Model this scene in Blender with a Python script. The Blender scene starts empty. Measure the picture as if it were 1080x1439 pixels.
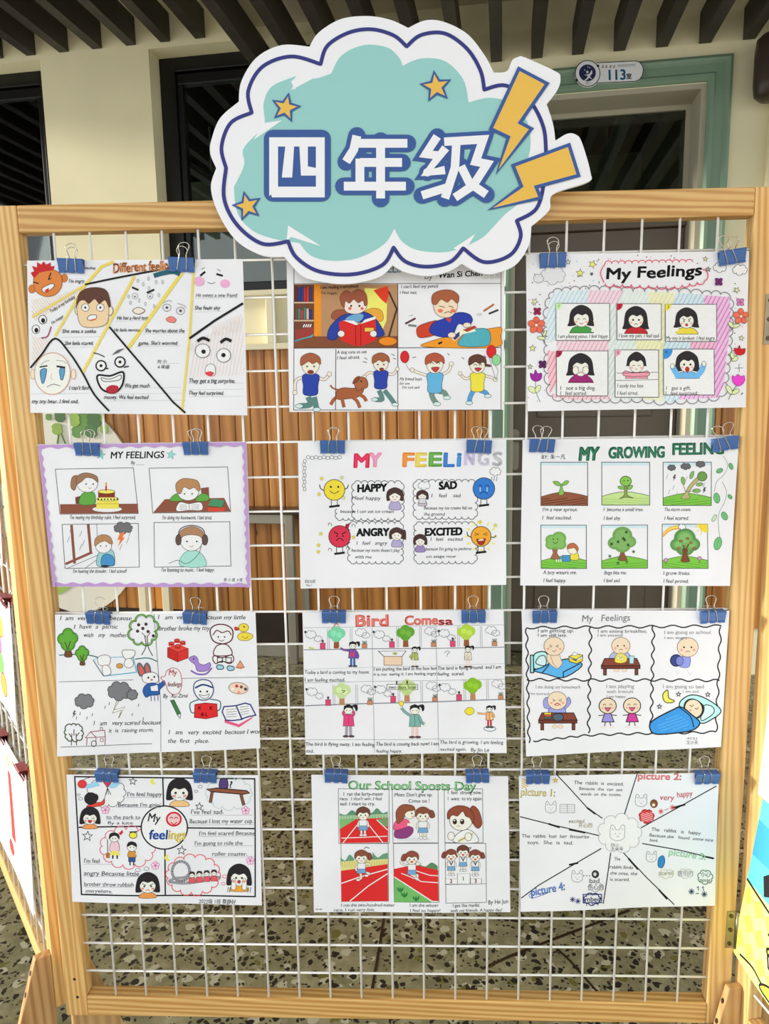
import bpy, bmesh, math, random
from mathutils import Vector, Matrix
from mathutils.geometry import tessellate_polygon

random.seed(7)
scene = bpy.context.scene
COL = scene.collection
# ------------------------------------------------------------------ camera
FPX, YAW, PITCH, ROLL = 1024.34, -0.03385, 0.15479, -0.01578
CAM = Vector((0.0349, -1.03306, 1.25))
_f = Vector((math.sin(YAW)*math.cos(PITCH), math.cos(YAW)*math.cos(PITCH), -math.sin(PITCH)))
_r = Vector((math.cos(YAW), -math.sin(YAW), 0.0))
_u = _r.cross(_f)
CR = _r*math.cos(ROLL) + _u*math.sin(ROLL)
CU = -_r*math.sin(ROLL) + _u*math.cos(ROLL)
CF = _f
cam_data = bpy.data.cameras.new('camera')
cam = bpy.data.objects.new('camera', cam_data)
COL.objects.link(cam)
cam_data.sensor_fit = 'VERTICAL'
cam_data.sensor_height = 36.0
cam_data.lens = 36.0*FPX/1439.0
cam_data.clip_start = 0.05
m = Matrix((CR, CU, -CF)).transposed().to_4x4()
m.translation = CAM
cam.matrix_world = m
scene.camera = cam
# ------------------------------------------------------------------ light and exposure
# open sky on the camera's side of the corridor, low sun through its open left end
scene.view_settings.view_transform = 'Standard'
scene.view_settings.look = 'None'
scene.view_settings.exposure = 0.0
scene.view_settings.gamma = 1.0
scene.view_settings.use_curve_mapping = False
world = bpy.data.worlds.new('overcast_sky')
scene.world = world
world.use_nodes = True
bgn = world.node_tree.nodes['Background']
bgn.inputs[0].default_value = (0.93, 0.97, 1.0, 1)
bgn.inputs[1].default_value = 1.7
sun_d = bpy.data.lights.new('sun_offscreen', 'SUN')
sun_d.energy = 7.0
sun_d.angle = math.radians(6)
sun_d.color = (1.0, 0.93, 0.80)
sun = bpy.data.objects.new('sun_offscreen', sun_d)
COL.objects.link(sun)
sun.rotation_euler = Vector((0.93, 0.0, -0.17)).to_track_quat('-Z', 'Y').to_euler()


def px_ray(u, v):
    return CR*((u-540.0)/FPX) - CU*((v-719.5)/FPX) + CF


def px_on(u, v, p, n):
    d = px_ray(u, v)
    return CAM + d*((Vector(p)-CAM).dot(n)/d.dot(n))


def px_y(u, v, y):
    d = px_ray(u, v)
    return CAM + d*((y-CAM.y)/d.y)


def px_z(u, v, z):
    d = px_ray(u, v)
    return CAM + d*((z-CAM.z)/d.z)


# ------------------------------------------------------------------ materials
def lin(c):
    c = c/255.0
    return c/12.92 if c <= 0.04045 else ((c+0.055)/1.055)**2.4


def L3(r, g, b):
    return (lin(r), lin(g), lin(b), 1.0)


MATS = {}


def newmat(name):
    mt = bpy.data.materials.new(name)
    mt.use_nodes = True
    nt = mt.node_tree
    b = nt.nodes['Principled BSDF']
    MATS[name] = mt
    return mt, nt, b


def nd(nt, t, **kw):
    n = nt.nodes.new(t)
    for k, v in kw.items():
        setattr(n, k, v)
    return n


def noise(nt, scale, vec=None, detail=4.0, rough=0.5):
    n = nd(nt, 'ShaderNodeTexNoise')
    n.inputs['Scale'].default_value = scale
    n.inputs['Detail'].default_value = detail
    n.inputs['Roughness'].default_value = rough
    if vec:
        nt.links.new(vec, n.inputs['Vector'])
    return n


def ramp(nt, fac, stops):
    r = nd(nt, 'ShaderNodeValToRGB')
    el = r.color_ramp.elements
    while len(el) < len(stops):
        el.new(0.5)
    for e, (p, c) in zip(el, stops):
        e.position = p
        e.color = c
    nt.links.new(fac, r.inputs[0])
    return r


def bump(nt, b, h, strength=0.2, dist=0.001):
    n = nd(nt, 'ShaderNodeBump')
    n.inputs['Strength'].default_value = strength
    n.inputs['Distance'].default_value = dist
    nt.links.new(h, n.inputs['Height'])
    nt.links.new(n.outputs[0], b.inputs['Normal'])


def coords(nt, sx=1, sy=1, sz=1, rnd=True):
    tc = nd(nt, 'ShaderNodeTexCoord')
    mp = nd(nt, 'ShaderNodeMapping')
    mp.inputs['Scale'].default_value = (sx, sy, sz)
    nt.links.new(tc.outputs['Object'], mp.inputs['Vector'])
    if rnd:
        oi = nd(nt, 'ShaderNodeObjectInfo')
        ml = nd(nt, 'ShaderNodeMath', operation='MULTIPLY')
        ml.inputs[1].default_value = 37.0
        nt.links.new(oi.outputs['Random'], ml.inputs[0])
        nt.links.new(ml.outputs[0], mp.inputs['Location'])
    return mp.outputs[0]


def plain(name, rgb, rough=0.6, metal=0.0, var=0.06, scale=8.0, bumps=0.0):
    mt, nt, b = newmat(name)
    c = L3(*rgb)
    v = coords(nt)
    n = noise(nt, scale, v)
    lo = tuple(x*(1-var) for x in c[:3])+(1,)
    hi = tuple(min(1, x*(1+var)) for x in c[:3])+(1,)
    r = ramp(nt, n.outputs[0], [(0.3, lo), (0.7, hi)])
    nt.links.new(r.outputs[0], b.inputs['Base Color'])
    b.inputs['Roughness'].default_value = rough
    b.inputs['Metallic'].default_value = metal
    if bumps:
        bump(nt, b, n.outputs[0], bumps)
    return mt


def wood(name, axis, base, dark, ring=26.0, rough=0.45, knots=False):
    """pine: growth rings stretched along the axis of the grain"""
    mt, nt, b = newmat(name)
    s = [1.0, 1.0, 1.0]
    s[axis] = 0.045
    v = coords(nt, *s)
    n1 = noise(nt, 9.0, v, 2.0)
    wv = nd(nt, 'ShaderNodeTexWave', wave_type='BANDS', bands_direction='DIAGONAL', wave_profile='SIN')
    wv.inputs['Scale'].default_value = ring
    wv.inputs['Distortion'].default_value = 7.0
    wv.inputs['Detail'].default_value = 3.0
    wv.inputs['Detail Scale'].default_value = 0.6
    nt.links.new(v, wv.inputs['Vector'])
    n2 = noise(nt, 160.0, v, 3.0)
    mx = nd(nt, 'ShaderNodeMath', operation='MULTIPLY_ADD')
    nt.links.new(wv.outputs['Fac'], mx.inputs[0])
    mx.inputs[1].default_value = 0.42
    nt.links.new(n1.outputs[0], mx.inputs[2])
    mid = tuple((x+y)/2 for x, y in zip(base, dark))
    r = ramp(nt, mx.outputs[0], [(0.30, L3(*base)), (0.78, L3(*mid)), (1.02, L3(*dark))])
    r2 = ramp(nt, n2.outputs[0], [(0.3, (0.90, 0.90, 0.90, 1)), (0.7, (1.0, 1.0, 1.0, 1))])
    mc = nd(nt, 'ShaderNodeMix', data_type='RGBA', blend_type='MULTIPLY')
    mc.inputs[0].default_value = 1.0
    nt.links.new(r.outputs[0], mc.inputs[6])
    nt.links.new(r2.outputs[0], mc.inputs[7])
    out = mc.outputs[2]
    if knots:
        vo = nd(nt, 'ShaderNodeTexVoronoi')
        vo.inputs['Scale'].default_value = 4.2
        vk = coords(nt, 1.6, 1.6, 0.75)
        nt.links.new(vk, vo.inputs['Vector'])
        rk = ramp(nt, vo.outputs['Distance'], [(0.04, L3(50, 22, 8)), (0.075, (1, 1, 1, 1))])
        mk = nd(nt, 'ShaderNodeMix', data_type='RGBA', blend_type='MULTIPLY')
        mk.inputs[0].default_value = 0.9
        nt.links.new(out, mk.inputs[6])
        nt.links.new(rk.outputs[0], mk.inputs[7])
        out = mk.outputs[2]
    oi = nd(nt, 'ShaderNodeObjectInfo')
    hs = nd(nt, 'ShaderNodeHueSaturation')
    mr = nd(nt, 'ShaderNodeMapRange')
    mr.inputs['To Min'].default_value = 0.86 if knots else 0.96
    mr.inputs['To Max'].default_value = 1.12 if knots else 1.04
    nt.links.new(oi.outputs['Random'], mr.inputs['Value'])
    nt.links.new(mr.outputs[0], hs.inputs['Value'])
    nt.links.new(out, hs.inputs['Color'])
    nt.links.new(hs.outputs[0], b.inputs['Base Color'])
    b.inputs['Roughness'].default_value = rough
    bump(nt, b, n2.outputs[0], 0.12, 0.0006)
    return mt


wood('pine_upright', 2, (234, 200, 136), (200, 150, 84), 62.0)
wood('pine_rail', 0, (232, 194, 128), (188, 138, 72), 70.0)
wood('pine_foot', 2, (206, 168, 112), (162, 116, 68), 40.0)
wood('wainscot_wood', 2, (208, 146, 72), (160, 98, 40), 13.0, 0.35, True)
plain('wire_white', (238, 236, 232), 0.35, 0, 0.02)
plain('clip_blue', (66, 104, 166), 0.38, 0.1, 0.05)
plain('clip_red', (150, 62, 70), 0.38, 0.1, 0.05)
plain('chrome', (205, 200, 190), 0.18, 1.0, 0.05)
plain('hinge_metal', (150, 140, 118), 0.35, 0.85, 0.15, 40)
plain('screw_metal', (92, 80, 62), 0.35, 0.8, 0.15, 200)
plain('hole_dark', (42, 26, 14), 0.9)
plain('cream_plaster', (238, 229, 192), 0.85, 0, 0.05, 3.0, 0.05)
plain('cream_trim', (226, 216, 184), 0.6, 0, 0.03)
plain('ceiling_paint', (205, 196, 172), 0.9, 0, 0.05, 3.0)
plain('slat_brown', (52, 45, 38), 0.55, 0, 0.18, 14)
plain('black_aluminium', (18, 18, 17), 0.32, 0.2, 0.1)
plain('door_green', (122, 148, 126), 0.45, 0, 0.05)
plain('door_reveal', (176, 170, 150), 0.6, 0, 0.04)
plain('door_taupe', (98, 88, 74), 0.42, 0, 0.08, 5)
plain('dark_skirting', (44, 28, 18), 0.28, 0, 0.2)
plain('plinth_grey', (150, 146, 130), 0.5, 0, 0.1)
plain('steel_grey', (150, 146, 132), 0.35, 0.7, 0.06)
plain('brown_fitting', (62, 50, 40), 0.4, 0.2, 0.06)
plain('white_gloss', (232, 232, 228), 0.3, 0, 0.02)
plain('lamp_tube', (232, 232, 226), 0.3, 0, 0.01)
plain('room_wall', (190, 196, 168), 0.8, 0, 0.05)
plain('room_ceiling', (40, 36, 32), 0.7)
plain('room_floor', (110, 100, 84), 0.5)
plain('earth', (188, 184, 172), 0.9, 0, 0.1)
# paper
mt, nt, b = newmat('paper')
v = coords(nt)
n = noise(nt, 14.0, v, 5.0, 0.6)
r = ramp(nt, n.outputs[0], [(0.3, (0.76, 0.76, 0.79, 1)), (0.7, (0.80, 0.80, 0.83, 1))])
nt.links.new(r.outputs[0], b.inputs['Base Color'])
b.inputs['Roughness'].default_value = 0.75
bump(nt, b, n.outputs[0], 0.25, 0.002)
# ink: colour comes from the colour layer of the print
mt, nt, b = newmat('ink')
at = nd(nt, 'ShaderNodeVertexColor', layer_name='ink')
v = coords(nt, rnd=False)
n = noise(nt, 420.0, v, 3.0, 0.7)
r = ramp(nt, n.outputs[0], [(0.3, (0.92, 0.92, 0.92, 1)), (0.65, (1, 1, 1, 1))])
mc = nd(nt, 'ShaderNodeMix', data_type='RGBA', blend_type='MULTIPLY')
mc.inputs[0].default_value = 1.0
nt.links.new(at.outputs[0], mc.inputs[6])
nt.links.new(r.outputs[0], mc.inputs[7])
nt.links.new(mc.outputs[2], b.inputs['Base Color'])
b.inputs['Roughness'].default_value = 0.7
b.inputs['Specular IOR Level'].default_value = 0.2
# printed sign
mt, nt, b = newmat('print')
at = nd(nt, 'ShaderNodeVertexColor', layer_name='ink')
nt.links.new(at.outputs[0], b.inputs['Base Color'])
b.inputs['Roughness'].default_value = 0.55
plain('foam_board', (232, 232, 236), 0.55, 0, 0.01)
# window glass: clear sheet with mirror-like reflections
mt, nt, b = newmat('window_glass')
fr = nd(nt, 'ShaderNodeFresnel')
fr.inputs[0].default_value = 1.75
tr = nd(nt, 'ShaderNodeBsdfTransparent')
tr.inputs[0].default_value = (0.80, 0.86, 0.82, 1)
gl = nd(nt, 'ShaderNodeBsdfGlossy')
gl.inputs['Roughness'].default_value = 0.02
mxs = nd(nt, 'ShaderNodeMixShader')
nt.links.new(fr.outputs[0], mxs.inputs[0])
nt.links.new(tr.outputs[0], mxs.inputs[1])
nt.links.new(gl.outputs[0], mxs.inputs[2])
nt.links.new(mxs.outputs[0], nt.nodes['Material Output'].inputs[0])
# terrazzo
mt, nt, b = newmat('terrazzo')
v = coords(nt, rnd=False)
dn = noise(nt, 30.0, v, 2.0)
dm = nd(nt, 'ShaderNodeMix', data_type='VECTOR')
dm.inputs[0].default_value = 0.03
nt.links.new(v, dm.inputs[4])
nt.links.new(dn.outputs['Color'], dm.inputs[5])


def chips(scale, lo, hi, keep):
    vo = nd(nt, 'ShaderNodeTexVoronoi')
    vo.inputs['Scale'].default_value = scale
    nt.links.new(dm.outputs[1], vo.inputs['Vector'])
    sp = nd(nt, 'ShaderNodeSeparateColor')
    nt.links.new(vo.outputs['Color'], sp.inputs[0])
    k = nd(nt, 'ShaderNodeMath', operation='LESS_THAN')
    nt.links.new(sp.outputs[0], k.inputs[0])
    k.inputs[1].default_value = keep
    e = nd(nt, 'ShaderNodeMath', operation='LESS_THAN')
    nt.links.new(vo.outputs['Distance'], e.inputs[0])
    e.inputs[1].default_value = hi
    mm = nd(nt, 'ShaderNodeMath', operation='MULTIPLY')
    nt.links.new(k.outputs[0], mm.inputs[0])
    nt.links.new(e.outputs[0], mm.inputs[1])
    return mm.outputs[0], sp


bn = noise(nt, 26.0, v, 6.0, 0.65)
base = ramp(nt, bn.outputs[0], [(0.25, L3(96, 92, 66)), (0.5, L3(122, 117, 88)), (0.75, L3(150, 143, 114))])
cur = base.outputs[0]
for sc, hi, keep, col in ((34, 0.42, 0.30, L3(164, 160, 136)), (40, 0.40, 0.16, L3(96, 92, 44)), (62, 0.46, 0.30, L3(30, 28, 24)), (118, 0.45, 0.22, L3(38, 34, 30))):
    msk, _s = chips(sc, 0, hi, keep)
    mc = nd(nt, 'ShaderNodeMix', data_type='RGBA')
    nt.links.new(msk, mc.inputs[0])
    nt.links.new(cur, mc.inputs[6])
    mc.inputs[7].default_value = col
    cur = mc.outputs[2]
nt.links.new(cur, b.inputs['Base Color'])
b.inputs['Roughness'].default_value = 0.32


# ------------------------------------------------------------------ object helpers
def link(o, parent=None):
    COL.objects.link(o)
    if parent is not None:
        o.parent = parent
    return o


def empty(name, loc=(0, 0, 0), rotz=0.0, parent=None):
    o = bpy.data.objects.new(name, None)
    o.location = loc
    o.rotation_euler = (0, 0, rotz)
    o.empty_display_size = 0.05
    return link(o, parent)


def tag(o, label, cat, group=None):
    o['label'] = label
    o['category'] = cat
    if group:
        o['group'] = group
    return o


def mesh(name, verts, faces, mat, parent=None, loc=None, smooth=False):
    me = bpy.data.meshes.new(name)
    me.from_pydata([tuple(v) for v in verts], [], faces)
    me.update()
    if mat:
        me.materials.append(MATS[mat])
    if smooth:
        for p in me.polygons:
            p.use_smooth = True
    o = bpy.data.objects.new(name, me)
    if loc:
        o.location = loc
    return link(o, parent)


def from_bm(name, bm, mat, parent=None, loc=None, smooth=False):
    bmesh.ops.recalc_face_normals(bm, faces=bm.faces)
    me = bpy.data.meshes.new(name)
    bm.to_mesh(me)
    bm.free()
    if mat:
        me.materials.append(MATS[mat])
    if smooth:
        for p in me.polygons:
            p.use_smooth = True
    o = bpy.data.objects.new(name, me)
    if loc:
        o.location = loc
    return link(o, parent)


def bm_box(bm, a, b, mtx=None):
    x0, y0, z0 = a
    x1, y1, z1 = b
    vs = [bm.verts.new((x, y, z)) for x in (x0, x1) for y in (y0, y1) for z in (z0, z1)]
    for f in ((0, 1, 3, 2), (4, 6, 7, 5), (0, 4, 5, 1), (2, 3, 7, 6), (0, 2, 6, 4), (1, 5, 7, 3)):
        bm.faces.new([vs[i] for i in f])
    if mtx:
        bmesh.ops.transform(bm, matrix=mtx, verts=vs)
    return vs


def box(name, a, b, mat, parent=None, bev=0.0):
    """box from corner a to corner b, object origin at its centre"""
    c = [(p+q)/2 for p, q in zip(a, b)]
    h = [abs(q-p)/2 for p, q in zip(a, b)]
    bm = bmesh.new()
    bm_box(bm, (-h[0], -h[1], -h[2]), tuple(h))
    if bev:
        bmesh.ops.bevel(bm, geom=bm.edges[:], offset=bev, segments=2, affect='EDGES', profile=0.6)
    return from_bm(name, bm, mat, parent, c)


def tube(bm, pts, r, n=8, closed=False):
    """sweep a circle along a polyline"""
    pts = [Vector(p) for p in pts]
    rings = []
    N = len(pts)
    up = None
    for i, p in enumerate(pts):
        if closed:
            t = pts[(i+1) % N]-pts[i-1]
        else:
            t = pts[min(i+1, N-1)]-pts[max(i-1, 0)]
        t.normalize()
        if up is None:
            up = Vector((0, 0, 1)) if abs(t.z) < 0.9 else Vector((0, 1, 0))
        a = t.cross(up)
        if a.length < 1e-6:
            a = t.cross(Vector((1, 0, 0)))
        a.normalize()
        up = a.cross(t).normalized()
        rings.append([bm.verts.new(p+a*(r*math.cos(k*2*math.pi/n))+up*(r*math.sin(k*2*math.pi/n))) for k in range(n)])
    for i in range(N if closed else N-1):
        A, B = rings[i], rings[(i+1) % N]
        for k in range(n):
            bm.faces.new((A[k], A[(k+1) % n], B[(k+1) % n], B[k]))
    if not closed:
        bm.faces.new(rings[0][::-1])
        bm.faces.new(rings[-1])


def prism(bm, poly, y0, y1):
    """extrude an XZ polygon between two y values"""
    A = [bm.verts.new((p[0], y0, p[1])) for p in poly]
    B = [bm.verts.new((p[0], y1, p[1])) for p in poly]
    n = len(poly)
    bm.faces.new(A)
    bm.faces.new(B[::-1])
    for i in range(n):
        bm.faces.new((A[i], B[i], B[(i+1) % n], A[(i+1) % n]))


def catmull(pts, closed=False, n=6):
    out = []
    N = len(pts)
    rng = N if closed else N-1
    for i in range(rng):
        if closed:
            p0, p1, p2, p3 = pts[i-1], pts[i], pts[(i+1) % N], pts[(i+2) % N]
        else:
            p0, p1, p2, p3 = pts[max(i-1, 0)], pts[i], pts[i+1], pts[min(i+2, N-1)]
        for k in range(n):
            t = k/n
            out.append(tuple(0.5*((2*b)+(-a+c)*t+(2*a-5*b+4*c-d)*t*t+(-a+3*b-3*c+d)*t**3) for a, b, c, d in zip(p0, p1, p2, p3)))
    if not closed:
        out.append(tuple(pts[-1]))
    return out


# ------------------------------------------------------------------ the place: corridor wall, floor, ceiling
WA = math.radians(-7.5)
WP = Vector((-0.624, 2.421, 0.0))
WT = Vector((math.cos(WA), math.sin(WA), 0))
WN = Vector((-math.sin(WA), math.cos(WA), 0))


def wl(p):
    """world point -> wall coordinates (along, into the wall, up)"""
    d = Vector(p)-WP
    return Vector((d.dot(WT), d.dot(WN), d.z))


def px_w(u, v, depth=0.0):
    return wl(px_on(u, v, WP+WN*depth, WN))


def wroot(name, kind='structure'):
    o = empty(name, WP, WA)
    if kind:
        o['kind'] = kind
    return o


def place_w(o):
    """put a mesh built in wall coordinates onto the wall"""
    o.location = WP + WT*o.location.x + WN*o.location.y + Vector((0, 0, o.location.z))
    o.rotation_euler = (0, 0, WA)
    return o


SL, SR = -3.0, 4.0
W1 = (-2.9, -1.026)
W2 = (-0.492, 0.80)
WZ = (1.745, 2.815)
DO = (1.12, 1.892)
DZ = 2.485
bm = bmesh.new()
T = 0.3
bm_box(bm, (SL, 0, 0), (W1[0], T, 3.1))
bm_box(bm, (W1[0], 0, 0), (DO[0], T, WZ[0]))
bm_box(bm, (W1[0], 0, WZ[1]), (DO[0], T, 3.1))
bm_box(bm, (W1[1], 0, WZ[0]), (W2[0], T, WZ[1]))
bm_box(bm, (W2[1], 0, WZ[0]), (DO[0], T, WZ[1]))
bm_box(bm, (DO[0], 0, DZ), (DO[1], T, 3.1))
bm_box(bm, (DO[1], 0, 0), (SR, T, 3.1))
bm_box(bm, (2.13, -0.035, 1.486), (2.9, 0.0, 3.1))
wall = place_w(from_bm('wall_back', bm, 'cream_plaster'))
wall['kind'] = 'structure'
# wainscot planks
pl_mesh = None
PW = 0.0777
s = -0.083-PW*28
spans = []
while s < 2.75:
    spans.append((s, s+PW))
    s += PW
for a, b_ in spans:
    if a > 1.02-PW and b_ < 1.99+PW:
        if a < 1.035 and b_ > 1.035:
            b_ = 1.034
        elif a < 1.985 and b_ > 1.985:
            a = 1.987
        elif a >= 1.034 and b_ <= 1.986:
            continue
    w = b_-a
    if abs(w-PW) < 1e-6 and pl_mesh:
        o = bpy.data.objects.new('plank', pl_mesh)
        o.location = ((a+b_)/2, -0.008, 0.853)
        link(o, wall)
    else:
        bm = bmesh.new()
        bm_box(bm, (-w/2+0.0012, -0.008, -0.633), (w/2-0.0012, 0.008, 0.633))
        ed = [e for e in bm.edges if abs(e.verts[0].co.z-e.verts[1].co.z) > 0.5 and e.verts[0].co.y < 0]
        bmesh.ops.bevel(bm, geom=ed, offset=0.005, segments=1, affect='EDGES')
        o = from_bm('plank', bm, 'wainscot_wood', wall, ((a+b_)/2, -0.008, 0.853))
        if abs(w-PW) < 1e-6:
            pl_mesh = o.data
# trims of the wall
bb = box('baseboard_back', (SL, -0.02, 0.0), (1.03, 0, 0.22), 'dark_skirting')
place_w(bb)['kind'] = 'structure'
bb2 = box('plinth', (0, 0, 0), (4.03, 0.012, 0.062), 'plinth_grey', bb, 0.003)
bb2.location = (0, -0.0165, -0.079)
t1 = place_w(box('trim_1', (SL, -0.045, 1.722), (0.98, 0.0, 1.746), 'cream_trim', None, 0.004))
t2 = place_w(box('trim_2', (SL, -0.045, 1.480), (1.03, 0.0, 1.508), 'cream_trim', None, 0.004))
t3 = place_w(box('trim_3', (0.02, -0.04, 1.508), (0.055, 0.0, 1.722), 'cream_trim', None, 0.004))
for t in (t1, t2, t3):
    t['kind'] = 'structure'
# windows: black aluminium frames with reflecting panes
for nm, (a, b_), mull in (('window_1', W1, (-2.0,)), ('window_2', W2, (0.15,))):
    w = wroot(nm)
    y0, y1 = 0.10, 0.17
    z0, z1 = WZ
    box('window_frame', (a, y0, z0), (a+0.075, y1, z1), 'black_aluminium', w, 0.003)
    box('window_frame', (b_-0.075, y0, z0), (b_, y1, z1), 'black_aluminium', w, 0.003)
    box('window_frame', (a+0.075, y0, z1-0.06), (b_-0.075, y1, z1), 'black_aluminium', w, 0.003)
    box('window_frame', (a+0.075, y0, z0), (b_-0.075, y1, z0+0.062), 'black_aluminium', w, 0.003)
    for mx_ in mull:
        box('window_mullion', (mx_-0.03, y0, z0+0.062), (mx_+0.03, y1, z1-0.06), 'black_aluminium', w, 0.003)
    edges = [a+0.075]+[q for mx_ in mull for q in (mx_-0.03, mx_+0.03)]+[b_-0.075]
    for k in range(0, len(edges), 2):
        p, q = edges[k], edges[k+1]
        sash = box('sash', (p, y0+0.015, z1-0.11), (q, y1-0.01, z1-0.066), 'black_aluminium', w, 0.003)
        box('sash', (p, y0+0.015, z0+0.062), (p+0.028, y1-0.01, z1-0.11), 'black_aluminium', w, 0.003)
        box('sash', (q-0.028, y0+0.015, z0+0.062), (q, y1-0.01, z1-0.11), 'black_aluminium', w, 0.003)
        box('pane', (p+0.028, y0+0.03, z0+0.062), (q-0.028, y0+0.036, z1-0.11), 'window_glass', w)
    box('window_sill', (a, 0.0, z0-0.004), (b_, 0.10, z0+0.004), 'cream_trim', w)
# door with green casing, transom and taupe leaf
dr = wroot('door_1')
DC = (1.03, 1.985)
DT = 2.58


def casing(name, pts, width_dir):
    """mitred moulding: profile swept between two mitre points"""
    prof = [(0, 0), (0, -0.018), (0.012, -0.026), (0.022, -0.022), (0.030, -0.016), (0.062, -0.016), (0.070, -0.024), (0.082, -0.024), (0.092, -0.012), (0.092, 0)]
    bm_ = bmesh.new()
    rings = []
    for (px_, pz_), (dx_, dz_) in zip(pts, width_dir):
        rings.append([bm_.verts.new((px_+dx_*q, y_, pz_+dz_*q)) for q, y_ in prof])
    n_ = len(prof)
    for k in range(n_):
        bm_.faces.new((rings[0][k], rings[0][(k+1) % n_], rings[1][(k+1) % n_], rings[1][k]))
    bm_.faces.new(rings[0])
    bm_.faces.new(rings[1][::-1])
    return from_bm(name, bm_, 'door_green', dr)


casing('door_casing', [(DC[0], 0), (DC[0], DT)], [(1, 0), (1, -1)])
casing('door_casing', [(DC[1], 0), (DC[1], DT)], [(-1, 0), (-1, -1)])
casing('door_casing', [(DC[0], DT), (DC[1], DT)], [(1, -1), (-1, -1)])
box('door_reveal', (DO[0], 0.0, 0), (DO[0]+0.02, 0.2, DZ), 'door_reveal', dr)
box('door_reveal', (DO[1]-0.02, 0.0, 0), (DO[1], 0.2, DZ), 'door_reveal', dr)
box('door_reveal', (DO[0]+0.02, 0.0, DZ-0.02), (DO[1]-0.02, 0.2, DZ), 'door_reveal', dr)
yl = 0.17
tb = px_w(966, 318, yl).z
box('transom_bar', (DO[0]+0.02, yl-0.03, tb), (DO[1]-0.02, yl+0.04, tb+0.055), 'door_taupe', dr, 0.004)
box('transom_pane', (DO[0]+0.04, yl, tb+0.055), (DO[1]-0.04, yl+0.006, DZ-0.04), 'window_glass', dr)
for q in ((DO[0]+0.02, tb+0.055, DO[0]+0.04, DZ-0.02), (DO[1]-0.04, tb+0.055, DO[1]-0.02, DZ-0.02), (DO[0]+0.04, DZ-0.04, DO[1]-0.04, DZ-0.02)):
    box('transom_frame', (q[0], yl-0.012, q[1]), (q[2], yl+0.02, q[3]), 'door_reveal', dr)
leaf = box('door_leaf', (DO[0]+0.022, yl, 0.006), (DO[1]-0.022, yl+0.045, tb-0.002), 'door_taupe', dr, 0.003)
lc = leaf.location
for z0, z1 in ((0.15, 0.85), (1.15, tb-0.15)):
    pb = box('door_panel', (DO[0]+0.13, yl-0.008, z0), (DO[1]-0.13, yl, z1), 'door_taupe', leaf, 0.006)
    pb.location = pb.location-lc
hp = px_w(719, 632, yl)
bm = bmesh.new()
pts = [(0.021*math.cos(t), 0.075*(1 if math.sin(t) >= 0 else -1)+0.021*math.sin(t)) for t in [k*2*math.pi/20 for k in range(20)]]
prism(bm, pts, -0.010, 0.0)
hpl = from_bm('handle_plate', bm, 'steel_grey', leaf, Vector((hp.x+0.012, yl, hp.z))-lc)
bm = bmesh.new()
tube(bm, [(0, -0.008, 0.05), (0, -0.045, 0.05), (0.02, -0.052, 0.05), (0.11, -0.052, 0.048)], 0.009, 10)
from_bm('door_lever', bm, 'steel_grey', leaf, Vector((hp.x+0.012, yl, hp.z))-lc, True)
# room sign over the door
rs = empty('room_sign', WP+WT*0+WN*0, WA)
tag(rs, 'white room number plate reading 113 with round blue emblem on the door frame', 'sign')
c0 = px_w(856, 102, -0.03)
R0 = c0.z


def sgn(u, v):
    p = px_w(u, v, -0.034)
    return (p.x, p.z)


# floor and ceiling
fl = place_w(box('floor', (SL, -3.9, -0.12), (SR, 0.3, 0.0), 'terrazzo'))
fl['kind'] = 'structure'
gr = box('ground', (-30, -40, -0.5), (30, -2.0, -0.4), 'earth')
gr['kind'] = 'structure'


def crack(pxs, w):
    P = [px_z(u, v, 0.0) for u, v in pxs]
    vs, fs = [], []
    for i, p in enumerate(P):
        a_ = P[max(i-1, 0)]
        b_ = P[min(i+1, len(P)-1)]
        d = (b_-a_).normalized()
        n_ = Vector((-d.y, d.x, 0))*w/2
        vs += [p+n_+Vector((0, 0, 0.0006)), p-n_+Vector((0, 0, 0.0006))]
    for i in range(len(P)-1):
        fs.append((2*i, 2*i+1, 2*i+3, 2*i+2))
    o = mesh('floor_joint', vs, fs, 'dark_skirting', fl)
    o.matrix_parent_inverse = Matrix.LocRotScale(fl.location, fl.rotation_euler, fl.scale).inverted()


crack([(884, 1279), (830, 1300), (772, 1322), (720, 1342), (676, 1362)], 0.007)
crack([(770, 1322), (800, 1350), (843, 1399)], 0.005)
crack([(541, 1276), (533, 1330), (522, 1394)], 0.006)

ceil = place_w(box('ceiling', (SL, -3.6, 3.1), (SR, 0.3, 3.2), 'ceiling_paint'))
ceil['kind'] = 'structure'
cl = ceil.location
SLAT_W, SLAT_H, SLAT_P = 0.046, 0.115, 0.1645
bm = bmesh.new()
bm_box(bm, (-SLAT_W/2, -1.8, -SLAT_H/2), (SLAT_W/2, 1.8, SLAT_H/2))
slat0 = None
sA = wl(px_z(320, 45, 2.63)).x
c_loc = Vector(((SL+SR)/2, -1.65, 3.15))


def slat(s_, zb, yend):
    global slat0, bm
    loc = Vector((s_, yend-1.8, zb+SLAT_H/2))-c_loc
    if slat0 is None:
        o = from_bm('slat', bm, 'slat_brown', ceil, loc)
        slat0 = o.data
    else:
        o = bpy.data.objects.new('slat', slat0)
        o.location = loc
        link(o, ceil)


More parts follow.
